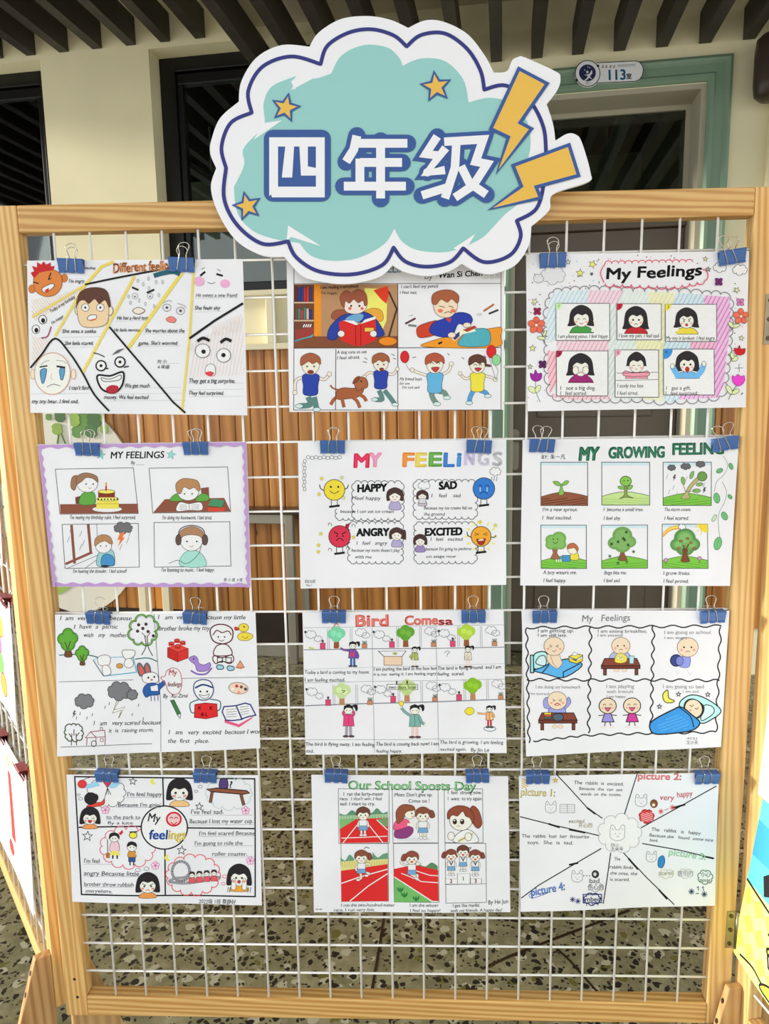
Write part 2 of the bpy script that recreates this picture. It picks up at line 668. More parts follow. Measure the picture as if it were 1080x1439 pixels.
k = 0
s0 = 1.218
ks = round((sA-s0)/SLAT_P)
for k in range(ks, 17):
    slat(s0+k*SLAT_P, 2.63, -0.006)
sB = s0+ks*SLAT_P-0.10
s1 = (-0.844+0.624)*1.0086-0.02
for k in range(0, 17):
    if s1-k*SLAT_P < sB+0.05:
        slat(s1-k*SLAT_P, 2.835, -0.004)
lowc = box('lower_ceiling', (sB, -3.6, 2.86), (SR, -0.002, 2.90), 'ceiling_paint', ceil)
lowc.location = lowc.location-c_loc
blk = box('bulkhead', (sB-0.012, -3.6, 2.75), (sB, -0.002, 3.1), 'ceiling_paint', ceil)
blk.location = blk.location-c_loc
# the room behind the windows and the door
RSW = (wl(px_z(934, 145, 2.95)).x+wl(px_z(879, 264, 2.95)).x)/2
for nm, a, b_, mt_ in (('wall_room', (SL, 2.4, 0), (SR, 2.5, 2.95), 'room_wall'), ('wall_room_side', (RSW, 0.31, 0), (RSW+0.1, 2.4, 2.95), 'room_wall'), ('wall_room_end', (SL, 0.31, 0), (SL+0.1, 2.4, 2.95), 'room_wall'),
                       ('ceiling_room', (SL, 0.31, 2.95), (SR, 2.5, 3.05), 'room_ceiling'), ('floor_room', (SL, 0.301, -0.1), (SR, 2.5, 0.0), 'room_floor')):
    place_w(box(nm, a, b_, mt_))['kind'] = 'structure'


def batten_lamp(a, b_, label):
    c = (a+b_)/2
    d = b_-a
    ang = math.atan2(d.y, d.x)
    L = max(0.6, d.length)
    o = empty('batten_lamp', (c.x, c.y, c.z), ang)
    tag(o, label, 'lamp', None)
    bm_ = bmesh.new()
    prof = [(-0.045, 0.0), (-0.02, 0.035), (0.02, 0.035), (0.045, 0.0), (0.041, -0.003), (0.0, 0.022), (-0.041, -0.003)]
    A = [bm_.verts.new((-L/2, y_, z_)) for y_, z_ in prof]
    B = [bm_.verts.new((L/2, y_, z_)) for y_, z_ in prof]
    for i in range(len(prof)):
        bm_.faces.new((A[i], A[(i+1) % len(prof)], B[(i+1) % len(prof)], B[i]))
    bm_.faces.new(A)
    bm_.faces.new(B[::-1])
    from_bm('reflector', bm_, 'white_gloss', o)
    bm_ = bmesh.new()
    tube(bm_, [(-L/2+0.02, 0, 0.008), (L/2-0.02, 0, 0.008)], 0.008, 10)
    from_bm('tube', bm_, 'lamp_tube', o, None, True)
    for sx in (-1, 1):
        bm_ = bmesh.new()
        tube(bm_, [(sx*(L/2-0.15), 0, 0.04), (sx*(L/2-0.15), 0, 2.95-c.z)], 0.006, 8)
        from_bm('hanger', bm_, 'white_gloss', o)


batten_lamp(px_z(879, 162, 2.72), px_z(847, 242, 2.72), 'white batten lamp on the ceiling of the room behind the pane over the door')
batten_lamp(px_z(262, 235, 2.62), px_z(300, 258, 2.62), 'white batten lamp hanging in the room behind the black framed window')

# dark round fitting at the right
fp = px_w(1078, 95, -0.10)
bm = bmesh.new()
prof = [(0.0, -0.12), (0.035, -0.118), (0.055, -0.10), (0.06, -0.06), (0.06, 0.06), (0.055, 0.10), (0.035, 0.118), (0.0, 0.12)]
N = 20
rings = []
for r_, z_ in prof:
    rings.append([bm.verts.new((max(r_, 0.0005)*math.cos(t*2*math.pi/N), max(r_, 0.0005)*math.sin(t*2*math.pi/N), z_)) for t in range(N)])
for A, B in zip(rings[:-1], rings[1:]):
    for t in range(N):
        bm.faces.new((A[t], A[(t+1) % N], B[(t+1) % N], B[t]))
fit = empty('wall_fitting', WP+WT*fp.x+WN*0+Vector((0, 0, fp.z)), WA)
tag(fit, 'dark brown rounded fitting on the cream wall beside the door', 'lamp')
from_bm('fitting_body', bm, 'brown_fitting', fit, (0.012, -0.10, 0), True)
box('wall_mount', (-0.02, -0.06, -0.03), (0.05, -0.035, 0.03), 'brown_fitting', fit, 0.004)
# oval leaf mural
mu = empty('leaf_mural', WP, WA)
tag(mu, 'white oval board painted with green leaves on the wooden wainscot', 'board')
mc_ = wl(Vector((-1.62, 2.55, 0.72)))
bm = bmesh.new()
prism(bm, [(mc_.x-0.03+0.385*math.cos(t*2*math.pi/48), 0.72+0.53*math.sin(t*2*math.pi/48)) for t in range(48)], -0.034, -0.019)
plain('mural_white', (216, 212, 196), 0.6, 0, 0.03)
plain('leaf_green', (96, 140, 62), 0.6, 0, 0.2, 6)
plain('leaf_dark', (66, 108, 52), 0.6, 0, 0.2, 6)
plain('leaf_lime', (140, 172, 70), 0.6, 0, 0.15, 6)
from_bm('mural_board', bm, 'mural_white', mu)
for i, (u, v, r_, mt_) in enumerate([(68, 586, 5, 'leaf_green'), (84, 585, 9, 'leaf_dark'), (80, 603, 9, 'leaf_lime'), (104, 590, 10, 'leaf_lime'), (118, 595, 16, 'leaf_green'), (108, 607, 9, 'leaf_green'),
                                     (132, 590, 12, 'leaf_dark'), (128, 606, 10, 'leaf_dark'), (146, 603, 7, 'leaf_lime'), (139, 584, 8, 'leaf_lime'), (96, 640, 14, 'leaf_green'), (150, 660, 12, 'leaf_dark')]):
    p = px_w(u, v, -0.036)
    rr = r_/285.0
    bm = bmesh.new()
    prism(bm, [(rr*math.cos(t*2*math.pi/14)*(1.0 if t % 7 else 0.8), rr*0.95*math.sin(t*2*math.pi/14)) for t in range(14)], -0.0015-0.0004*(i % 4), 0.001)
    from_bm('leaf', bm, mt_, mu, (p.x, -0.0355, p.z))
for (u0, v0, u1, v1) in ((82, 610, 78, 640), (85, 608, 96, 636)):
    p, q = px_w(u0, v0, -0.036), px_w(u1, v1, -0.036)
    bm = bmesh.new()
    tube(bm, [(p.x, -0.035, p.z), (q.x, -0.035, q.z)], 0.004, 6)
    from_bm('stem', bm, 'leaf_green', mu)
p, q = px_w(72, 826, -0.036), px_w(130, 800, -0.036)
bm = bmesh.new()
prism(bm, [(p.x-0.12, p.z-0.06), (p.x+0.05, p.z-0.03), (p.x+0.15, p.z+0.03), (p.x+0.2, p.z+0.1), (p.x-0.1, p.z+0.1)], -0.0365, -0.034)
from_bm('painted_hill', bm, 'leaf_lime', mu)
# grey metal table against the wall
lg = wl(px_z(414, 932, 0.0))
ly = lg.y
ttop = px_w(385, 722, ly).z
tl = px_w(203, 850, ly).x
tab = empty('metal_table', WP+WT*((tl+lg.x)/2)+WN*ly, WA)
tag(tab, 'low grey metal table with square legs against the wooden wainscot', 'table')
hw = (lg.x-tl)/2
box('table_top', (-hw-0.004, -0.03, ttop), (hw+0.07, -ly-0.022, ttop+0.022), 'dark_skirting', tab, 0.003)
box('apron', (-hw-0.004, -0.018, ttop-0.045), (hw, 0.012, ttop), 'steel_grey', tab, 0.003)
yb = -ly-0.045
for lx, y_, mt_ in ((hw, 0.0, 'steel_grey'), (hw+0.05, yb, 'steel_grey'), (-hw, 0.0, 'cream_trim'), (-hw+0.09, yb, 'cream_trim')):
    box('leg', (lx-0.019, y_-0.019, 0.0), (lx+0.019, y_+0.019, ttop), mt_, tab, 0.003)


# ------------------------------------------------------------------ display panels: pine frames with white wire grids
PX0, PX1 = -0.4955, 0.4960
PZ0, PZ1 = 0.2995, 1.4815
ST = 0.0355
FY0, FY1 = -0.003, 0.021
FBOT, FTOP = PZ0-0.0355, PZ1+0.0365
GX = [i*0.05-0.449 for i in range(19)]
GZ = [1.1905-j*0.05 for j in range(-5, 18)]
_shared = {}


def shared(key, maker, name, parent, loc):
    if key not in _shared:
        o = maker()
        _shared[key] = o.data
        o.parent = parent
        o.location = loc
        return o
    o = bpy.data.objects.new(name, _shared[key])
    o.location = loc
    return link(o, parent)


def wire_mesh(name, L, axis):
    bm_ = bmesh.new()
    d = (L/2, 0, 0) if axis == 0 else (0, 0, L/2)
    tube(bm_, [tuple(-q for q in d), (0, 0, 0), d], 0.00175, 8)
    return from_bm(name, bm_, 'wire_white', None, None, True)


def make_panel(loc, rotz, cx, label, vx=None, vz=None):
    """cx: local x of the panel's centre; front face looks to -y"""
    root = empty('display_panel', loc, rotz)
    tag(root, label, 'display board', 'folding display panels')
    box('stile', (cx+PX0-ST, FY0, FBOT), (cx+PX0, FY1, FTOP), 'pine_upright', root, 0.0025)
    box('stile', (cx+PX1, FY0, FBOT), (cx+PX1+ST, FY1, FTOP), 'pine_upright', root, 0.0025)
    box('rail', (cx+PX0, FY0, PZ1), (cx+PX1, FY1, FTOP), 'pine_rail', root, 0.0025)
    box('rail', (cx+PX0, FY0, FBOT), (cx+PX1, FY1, PZ0), 'pine_rail', root, 0.0025)
    Lv, Lh = PZ1-PZ0+0.012, PX1-PX0+0.012
    for x in GX:
        shared('v', lambda: wire_mesh('vertical_wire', Lv, 2), 'vertical_wire', root, (cx+x, 0.0018, (PZ0+PZ1)/2))
    for z in GZ:
        shared('h', lambda: wire_mesh('horizontal_wire', Lh, 0), 'horizontal_wire', root, (cx+(PX0+PX1)/2, 0.0050, z))
    return root


main = make_panel((0, 0, 0), 0, 0, 'pine framed wire grid panel carrying twelve drawings under the cloud sign')
LP = Vector((-0.552, 0.013, 0))
LROT = math.atan2(-0.772, 0.635)
left = make_panel(LP, LROT, -(PX1+ST), 'pine framed wire grid panel with dark red clips, hinged beside the angry red-haired face sheet')
RP = Vector((0.5415, 0.004, 0))
RROT = math.radians(-78)
right = make_panel(RP, RROT, -PX0+ST, 'pine framed wire grid panel holding the yellow and teal poster')


def screw(parent, x, y, z, r=0.0032, ry=True):
    bm_ = bmesh.new()
    n_ = 12
    c1 = [(r*math.cos(k*2*math.pi/n_), r*math.sin(k*2*math.pi/n_)) for k in range(n_)]
    prism(bm_, c1, -0.0012, 0.001)
    bm_box(bm_, (-r*0.7, -0.0014, -r*0.12), (r*0.7, -0.0011, r*0.12))
    bm_box(bm_, (-r*0.12, -0.0014, -r*0.7), (r*0.12, -0.0011, r*0.7))
    return from_bm('screw', bm_, 'screw_metal', parent, (x, y, z))


def hinge(zc, h):
    x1 = PX1+ST
    hg = box('hinge_leaf', (x1-0.0135, FY0-0.0012, zc-h/2), (x1, FY0, zc+h/2), 'hinge_metal', main)
    c = hg.location
    for k in (-1, 0, 1):
        screw(hg, -0.0005, -0.0006, k*h*0.38)
    bm_ = bmesh.new()
    tube(bm_, [(0, 0, -h/2), (0, 0, h/2)], 0.0026, 10)
    from_bm('hinge_pin', bm_, 'hinge_metal', hg, (x1+0.002-c.x, FY0-0.002-c.y, 0), True)
    bm_ = bmesh.new()
    prism(bm_, [(0.0025, -h/2), (0.010, -h/2+0.004), (0.010, h/2-0.010), (0.0025, h/2)], -0.0008, 0.0004)
    from_bm('hinge_leaf', bm_, 'hinge_metal', hg, (x1-c.x, FY0+0.0005-c.y, 0))


hz = px_y(1025, 1304, 0).z
hinge(hz, 0.062)
hz2 = px_y(1072, 449, 0).z
hinge(hz2, 0.066)
# two screws at the foot of the stile
for u, v in ((104.5, 1376), (109, 1401)):
    p = px_y(u, v, FY0)
    bm = bmesh.new()
    prism(bm, [(0.0022*math.cos(k*math.pi/6), 0.0022*math.sin(k*math.pi/6)) for k in range(12)], -0.0004, 0.0004)
    from_bm('screw_hole', bm, 'hole_dark', main, (p.x, FY0-0.0002, p.z))


def foot(parent, x0, x1, ztop, wtop, slope, yface, sgn_):
    """trapezoid half foot fixed to a face of the stile, thin along x, standing on the floor"""
    wbot = wtop+ztop*slope
    bm_ = bmesh.new()
    poly = [(yface, 0.0), (yface+sgn_*wbot, 0.0), (yface+sgn_*wtop, ztop), (yface, ztop)]
    A = [bm_.verts.new((x0, a_, b_)) for a_, b_ in poly]
    B = [bm_.verts.new((x1, a_, b_)) for a_, b_ in poly]
    bm_.faces.new(A)
    bm_.faces.new(B[::-1])
    for i in range(4):
        bm_.faces.new((A[i], B[i], B[(i+1) % 4], A[(i+1) % 4]))
    bmesh.ops.bevel(bm_, geom=bm_.edges[:], offset=0.0012, segments=1, affect='EDGES')
    f = from_bm('foot', bm_, 'pine_foot', parent)
    sl = math.atan(slope)
    for zz in (ztop-0.024, ztop-0.058):
        bm2 = bmesh.new()
        prism(bm2, [(0.0030*math.cos(k*math.pi/6), 0.0042*math.sin(k*math.pi/6)) for k in range(12)], -0.0006, 0.0006)
        o = from_bm('bolt_hole', bm2, 'hole_dark', f, ((x0+x1)/2, yface+sgn_*(wtop+(ztop-zz)*slope+0.0001), zz))
        o.rotation_euler = (sgn_*sl, 0, 0)
    return f


for pn, xx, zt, wt, slp in ((left, (-0.019, -0.004), 0.362, 0.024, 0.30), (right, (0.0085, 0.020), 0.342, 0.023, 0.24)):
    foot(pn, xx[0], xx[1], zt, wt, slp, FY0, -1)
    foot(pn, xx[0], xx[1], zt, wt, slp, FY1, 1)


# ------------------------------------------------------------------ flat print: coloured shapes laid on a sheet
def ink_rgb(c):
    return tuple(min(0.9, lin(min(255, v*255/226.0))*0.82) for v in c)


_txt_cache = {}


def text_tris(s):
    key = s
    if key in _txt_cache:
        return _txt_cache[key]
    cu = bpy.data.curves.new('lettering', 'FONT')
    cu.body = s
    cu.size = 1.0
    cu.resolution_u = 3
    ob = bpy.data.objects.new('lettering', cu)
    me = ob.to_mesh()
    vs = [(v.co.x, v.co.y) for v in me.vertices]
    fs = [tuple(p.vertices) for p in me.polygons]
    ob.to_mesh_clear()
    bpy.data.objects.remove(ob)
    bpy.data.curves.remove(cu)
    _txt_cache[key] = (vs, fs)
    return _txt_cache[key]


class Ink:
    """shapes given in pixels of an enlarged crop of the photograph, laid on a surface"""

    def __init__(self, ox, oy, sc, surf, colour=ink_rgb, step=2.0e-5, base=1.5e-4, maxe=0.012):
        self.ox, self.oy, self.sc = ox, oy, sc
        self.surf, self.colour = surf, colour
        self.step, self.base, self.maxe = step, base, maxe
        self.v, self.f, self.c = [], [], []
        self.boxes = []

    def level(self, pts):
        x0 = min(p[0] for p in pts)
        x1 = max(p[0] for p in pts)
        y0 = min(p[1] for p in pts)
        y1 = max(p[1] for p in pts)
        lv = 0
        for a, b, c, d, l in self.boxes:
            if x0 <= c and a <= x1 and y0 <= d and b <= y1 and l >= lv:
                lv = l+1
        self.boxes.append((x0, y0, x1, y1, lv))
        return lv

    def tris(self, pts, faces, col):
        if not pts:
            return
        off = self.base+self.step*self.level(pts)
        n0 = len(self.v)
        S = []
        for x, y in pts:
            S.append(self.surf(self.ox+x/self.sc, self.oy+y/self.sc))
        vs = [p.copy() for p, n in S]
        ns = [n for p, n in S]
        out = []
        cache = {}

        def mid(i, j):
            k = (min(i, j), max(i, j))
            if k not in cache:
                x = (pp[i][0]+pp[j][0])/2
                y = (pp[i][1]+pp[j][1])/2
                p, n = self.surf(self.ox+x/self.sc, self.oy+y/self.sc)
                pp.append((x, y))
                vs.append(p)
                ns.append(n)
                cache[k] = len(vs)-1
            return cache[k]
        pp = list(pts)
        stack = [tuple(f) for f in faces]
        while stack:
            t = stack.pop()
            if len(t) > 3:
                for k in range(1, len(t)-1):
                    stack.append((t[0], t[k], t[k+1]))
                continue
            e = [((vs[t[k]]-vs[t[(k+1) % 3]]).length, k) for k in range(3)]
            m_, k = max(e)
            if m_ > self.maxe:
                i, j, l = t[k], t[(k+1) % 3], t[(k+2) % 3]
                q = mid(i, j)
                stack += [(i, q, l), (q, j, l)]
            else:
                out.append(t)
        for p, n in zip(vs, ns):
            self.v.append(p+n*off)
        col = self.colour(col)
        for t in out:
            self.f.append(tuple(n0+i for i in t))
            self.c.append(col)

    def fill(self, pts, col):
        pts = [(p[0], p[1]) for p in pts]
        fs = tessellate_polygon([[Vector((p[0], p[1], 0)) for p in pts]])
        self.tris(pts, [tuple(f) for f in fs], col)

    def line(self, pts, col=(30, 28, 30), w=3.0, closed=False):
        pts = [(p[0], p[1]) for p in pts]
        q = [pts[0]]
        for p in pts[1:]:
            if abs(p[0]-q[-1][0])+abs(p[1]-q[-1][1]) > 1e-3:
                q.append(p)
        if closed and abs(q[0][0]-q[-1][0])+abs(q[0][1]-q[-1][1]) < 1e-3:
            q.pop()
        n = len(q)
        if n < 2:
            return
        vs, fs = [], []
        for i, p in enumerate(q):
            if closed:
                a, b = q[i-1], q[(i+1) % n]
            else:
                a, b = q[max(i-1, 0)], q[min(i+1, n-1)]
            d1 = (p[0]-a[0], p[1]-a[1])
            d2 = (b[0]-p[0], b[1]-p[1])
            l1 = math.hypot(*d1) or 1
            l2 = math.hypot(*d2) or 1
            if i == 0 and not closed:
                t = (d2[0]/l2, d2[1]/l2)
            elif i == n-1 and not closed:
                t = (d1[0]/l1, d1[1]/l1)
            else:
                t = (d1[0]/l1+d2[0]/l2, d1[1]/l1+d2[1]/l2)
            lt = math.hypot(*t)
            if lt < 0.2:
                t = (d2[0]/l2, d2[1]/l2)
                lt = 1.0
            k = min(1.8, 2.0/lt) if 0 < i < n-1 or closed else 1.0
            nx, ny = -t[1]/lt*w/2*k, t[0]/lt*w/2*k
            vs += [(p[0]+nx, p[1]+ny), (p[0]-nx, p[1]-ny)]
        for i in range(n if closed else n-1):
            j = (i+1) % n
            fs.append((2*i, 2*i+1, 2*j+1, 2*j))
        self.tris(vs, fs, col)

    def curve(self, pts, col=(30, 28, 30), w=3.0, closed=False, n=5):
        self.line(catmull(pts, closed, n), col, w, closed)

    def shape(self, pts, col, out=(30, 28, 30), w=2.5, smooth=True, n=5):
        p = catmull(pts, True, n) if smooth else pts
        if col:
            self.fill(p, col)
        if out:
            self.line(p, out, w, True)

    def ell(self, cx, cy, rx, ry=None, col=None, out=None, w=2.5, a0=0, a1=360, rot=0, n=None):
        ry = rx if ry is None else ry
        full = abs(a1-a0) >= 359
        n = n or max(8, min(40, int(6+max(rx, ry)/3)))
        cr, sr = math.cos(math.radians(rot)), math.sin(math.radians(rot))
        pts = []
        for k in range(n if full else n+1):
            t = math.radians(a0+(a1-a0)*k/n)
            x, y = rx*math.cos(t), ry*math.sin(t)
            pts.append((cx+x*cr-y*sr, cy+x*sr+y*cr))
        if col:
            self.fill(pts, col)
        if out:
            self.line(pts, out, w, full)
        return pts

    def dot(self, cx, cy, r, col=(30, 28, 30)):
        self.ell(cx, cy, r, r, col, n=8)

    def rect(self, x0, y0, x1, y1, col=None, out=None, w=2.5):
        p = [(x0, y0), (x1, y0), (x1, y1), (x0, y1)]
        if col:
            self.fill(p, col)
        if out:
            self.line(p, out, w, True)

    def star(self, cx, cy, r, col=None, out=(60, 60, 50), w=2, rot=0, inner=0.42):
        p = []
        for k in range(10):
            t = math.radians(rot-90+36*k)
            q = r if k % 2 == 0 else r*inner
            p.append((cx+q*math.cos(t), cy+q*math.sin(t)))
        if col:
            self.fill(p, col)
        if out:
            self.line(p, out, w, True)

    def scallop(self, pts, r, col=(60, 60, 60), w=2.5, side=1, closed=True):
        """row of little bumps along a path"""
        out = []
        P = list(pts)+([pts[0]] if closed else [])
        for (xa, ya), (xb, yb) in zip(P[:-1], P[1:]):
            d = math.hypot(xb-xa, yb-ya)
            n = max(1, int(round(d/(2*r))))
            for k in range(n):
                ax, ay = xa+(xb-xa)*k/n, ya+(yb-ya)*k/n
                bx, by = xa+(xb-xa)*(k+1)/n, ya+(yb-ya)*(k+1)/n
                ux, uy = (bx-ax)/2, (by-ay)/2
                mx, my = (ax+bx)/2, (ay+by)/2
                for q in range(6):
                    t = math.pi-math.pi*q/6
                    out.append((mx+ux*math.cos(t)+uy*side*math.sin(t)*0.8, my+uy*math.cos(t)-ux*side*math.sin(t)*0.8))
        if not closed:
            out.append(P[-1])
        self.line(out, col, w, closed)
        return out

    def cloud(self, cx, cy, rx, ry, col=None, out=(60, 60, 60), w=2.5, n=7):
        """closed outline of round bumps"""
        n = max(n, 7)
        k = 1.0-1.5/n
        base = [(cx+rx*k*math.cos(2*math.pi*q/n+0.3), cy+ry*k*math.sin(2*math.pi*q/n+0.3)) for q in range(n)]
        pts = []
        for (ax, ay), (bx, by) in zip(base, base[1:]+base[:1]):
            ux, uy = (bx-ax)/2, (by-ay)/2
            mx, my = (ax+bx)/2, (ay+by)/2
            for q in range(7):
                t = math.pi-math.pi*q/7
                h_ = math.sin(t)*0.78
                pts.append((mx+ux*math.cos(t)+uy*h_, my+uy*math.cos(t)-ux*h_))
        if col:
            self.fill(pts, col)
        if out:
            self.line(pts, out, w, True)

    def hatch(self, poly, ang, gap, col, w=2.0):
        ca, sa = math.cos(math.radians(ang)), math.sin(math.radians(ang))
        q = [(x*ca+y*sa, -x*sa+y*ca) for x, y in poly]
        y = min(p[1] for p in q)+gap*0.5
        ymax = max(p[1] for p in q)
        while y < ymax:
            xs = []
            for (xa, ya), (xb, yb) in zip(q, q[1:]+q[:1]):
                if (ya > y) != (yb > y):
                    xs.append(xa+(y-ya)*(xb-xa)/(yb-ya))
            xs.sort()
            for a, b in zip(xs[::2], xs[1::2]):
                self.line([(a*ca-y*sa, a*sa+y*ca), (b*ca-y*sa, b*sa+y*ca)], col, w)
            y += gap

    def text(self, s, x0, y, h, col=(34, 32, 36), x1=None, rot=0.0, bold=0.0, slant=0.12, wob=0.0):
        """baseline starts at (x0, y); h = height of a capital; x1 = where the line ends"""
        vs, fs = text_tris(s)
        if not vs:
            return
        w = max(v[0] for v in vs)
        b_ = max(0.009, bold)
        if h < 12:
            b_ = 0.004
        sy = h/0.70
        sx = sy if x1 is None else (x1-x0)/max(w, 1e-3)
        c, sn = math.cos(math.radians(rot)), math.sin(math.radians(rot))
        if bold > 0.008:
            k = b_*1.15
            st = [(-k, -k), (k, -k), (k, k), (-k, k), (0, 0), (k*1.3, 0), (-k*1.3, 0)]
        elif bold < 0:
            st = [(0, 0)]
        else:
            st = [(-b_, 0), (b_, b_)]
        pts, fss = [], []
        for dx, dy in st:
            n0 = len(pts)
            for vx, vy in vs:
                px_ = vx*sx+(vy+dy)*sy*slant+dx*sy
                py_ = -(vy+dy)*sy+wob*h*math.sin(vx*4.1+x0)
                pts.append((x0+px_*c-py_*sn, y+px_*sn+py_*c))
            fss += [tuple(n0+q for q in f) for f in fs]
        self.tris(pts, fss, col)

    def build(self, name, parent, mat='ink'):
        me = bpy.data.meshes.new(name)
        me.from_pydata([tuple(v) for v in self.v], [], self.f)
        at_ = me.color_attributes.new('ink', 'FLOAT_COLOR', 'CORNER')
        data = []
        for p, c in zip(me.polygons, self.c):
            data += [c[0], c[1], c[2], 1.0]*len(p.vertices)
        at_.data.foreach_set('color', data)
        me.materials.append(MATS[mat])
        o = bpy.data.objects.new(name, me)
        return link(o, parent)


BK = (30, 28, 30)
GY = (120, 118, 120)


def print_rgb(c):
    return tuple(lin(v)*0.95 for v in c)


def flat_surf(y):
    def f(u, v):
        return px_y(u, v, y), Vector((0, -1, 0))
    return f


# ------------------------------------------------------------------ cloud sign
SY = -0.030
sign = empty('cloud_sign', px_y(560, 330, SY))
tag(sign, 'white and aqua cloud-shaped board with gold stars, lightning bolts and large Chinese characters', 'sign')
so = sign.location.copy()


def c2(p):
    q = px_y(280+p[0]/1.862, p[1]/1.862, SY)
    return (q.x, q.z)


OUT = [(44, 440), (28, 400), (33, 360), (55, 308), (103, 266), (110, 212), (150, 150), (215, 118), (288, 122), (312, 85), (370, 50), (440, 42), (500, 52), (546, 73), (592, 53), (642, 58), (702, 90), (746, 145), (770, 190), (804, 186), (818, 158), (834, 149), (850, 150), (932, 187), (944, 203), (938, 232), (908, 272),
       (925, 325), (931, 368), (962, 350), (984, 352), (1000, 372), (1023, 452), (1016, 476), (925, 508), (915, 550), (868, 592), (862, 640), (828, 692), (770, 716), (728, 712), (686, 690), (650, 711), (596, 722), (540, 713), (505, 694), (470, 725), (400, 742), (335, 740), (270, 722), (222, 672), (165, 668), (95, 628), (48, 555), (30, 490)]
CUSP = {0, 4, 8, 13, 18, 26, 28, 36, 41, 45, 50}


def smooth_cusps(pts, cusps, n=6):
    idx = sorted(cusps)
    out = []
    N_ = len(pts)
    for a, b in zip(idx, idx[1:]+[idx[0]+N_]):
        seg = [pts[k % N_] for k in range(a, b+1)]
        out += catmull(seg, False, n)[:-1]
    return out


op = smooth_cusps(OUT, CUSP)
w3 = [c2(p) for p in op]
bm = bmesh.new()
A = [bm.verts.new((x-so.x, 0.0, z-so.z)) for x, z in w3]
B = [bm.verts.new((x-so.x, 0.006, z-so.z)) for x, z in w3]
tess = tessellate_polygon([[Vector((x, z, 0)) for x, z in w3]])
for t in tess:
    bm.faces.new([A[i] for i in t])
    bm.faces.new([B[i] for i in t][::-1])
for i in range(len(A)):
    j = (i+1) % len(A)
    bm.faces.new((A[i], B[i], B[j], A[j]))
from_bm('foam_board', bm, 'foam_board', sign)


def sign_ink(lift=0.0):
    ink = Ink(280, 0, 1.862, lambda u, v: (px_y(u, v, SY)-so, Vector((0, -1, 0))), print_rgb, 6e-5, 1e-4+lift, 0.5)
    return ink


NAVY, BLUE, AQUA, GOLD, WHITE = (28, 34, 122), (38, 80, 150), (146, 202, 198), (232, 184, 72), (238, 238, 242)
ink = sign_ink()
FILL = [(345, 192), (372, 145), (430, 118), (490, 124), (520, 148), (532, 172), (580, 153), (642, 160), (690, 208), (704, 268), (760, 256), (820, 272), (858, 320), (866, 380), (856, 430), (850, 490), (836, 530), (800, 560), (772, 590), (740, 622), (690, 648), (640, 660), (572, 655), (530, 632), (510, 598), (482, 640), (412, 676), (340, 682), (290, 668), (262, 636), (200, 626), (140, 604), (100, 558), (90, 490), (117, 432), (114, 392), (142, 358), (170, 325), (168, 270), (190, 226), (250, 200), (300, 206)]
fp_ = smooth_cusps(FILL, {0, 5, 9, 15, 20, 24, 29, 33, 36, 40})
ink.fill(fp_, AQUA)
for tri in ([(262, 192), (240, 236), (300, 204)], [(142, 366), (216, 315), (168, 322)], [(232, 590), (318, 644), (240, 620), (228, 630)], [(722, 612), (664, 650), (692, 660)], [(240, 214), (262, 192), (250, 236)]):
    ink.fill(tri, WHITE)
ink.build('aqua_cloud', sign, 'print')
LOBES = [[(70, 440), (58, 385), (82, 322), (137, 295)], [(137, 295), (128, 238), (165, 175), (240, 148), (317, 168)], [(317, 168), (335, 120), (390, 86), (450, 77), (508, 93), (542, 122)],
         [(542, 122), (580, 92), (642, 88), (700, 128), (735, 185), (745, 235)], [(745, 235), (800, 224), (860, 260), (897, 325), (906, 390), (902, 470), (882, 545), (830, 578)],
         [(830, 578), (840, 620), (812, 668), (745, 686), (690, 650)], [(690, 650), (655, 686), (592, 698), (538, 684), (508, 648)], [(508, 648), (478, 694), (400, 718), (312, 710), (254, 674), (232, 632)],
         [(232, 632), (165, 638), (100, 590), (65, 520), (70, 440)]]
ink = sign_ink(2e-4)
for lb in LOBES:
    ink.line(catmull(lb, False, 8), NAVY, 10)
    ink.dot(lb[0][0], lb[0][1], 5, NAVY)
ink.build('navy_outline', sign, 'print')
for cx, cy, r, rot in ((226, 283, 36, 12), (619, 228, 39, -8), (126, 540, 36, -14)):
    ink = sign_ink(1.2e-3)
    ink.star(cx, cy, r, GOLD, BLUE, 6, rot, 0.45)
    ink.build('star', sign, 'print')
for poly in ([(835, 181), (909, 220), (838, 322), (868, 338), (778, 452), (808, 360), (762, 338)], [(966, 380), (991, 460), (880, 490), (892, 519), (760, 548), (842, 488), (820, 434)]):
    ink = sign_ink(1.4e-3)
    ink.fill(poly, GOLD)
    ink.line(poly, BLUE, 9, True)
    ink.build('lightning_bolt', sign, 'print')
# characters
ink = sign_ink(8e-4)


def rr(x0, y0, x1, y1, r):
    o = []
    for cx, cy, a in ((x1-r, y0+r, -90), (x1-r, y1-r, 0), (x0+r, y1-r, 90), (x0+r, y0+r, 180)):
        for k in range(6):
            t = math.radians(a+18*k)
            o.append((cx+r*math.cos(t), cy+r*math.sin(t)))
    return o


ink.fill(rr(169, 340, 344, 528, 24), BLUE)
for q in ([(183, 360), (328, 360), (328, 384), (183, 384)], [(183, 384), (206, 384), (206, 490), (183, 514)], [(305, 384), (328, 384), (328, 517), (305, 490)], [(183, 489), (312, 489), (328, 517), (190, 517)],
          [(225, 384), (248, 384), (243, 465), (216, 465)], [(262, 384), (284, 384), (284, 436), (305, 440), (305, 460), (266, 460)]):
    ink.fill(q, WHITE)
ink.build('character', sign, 'print')


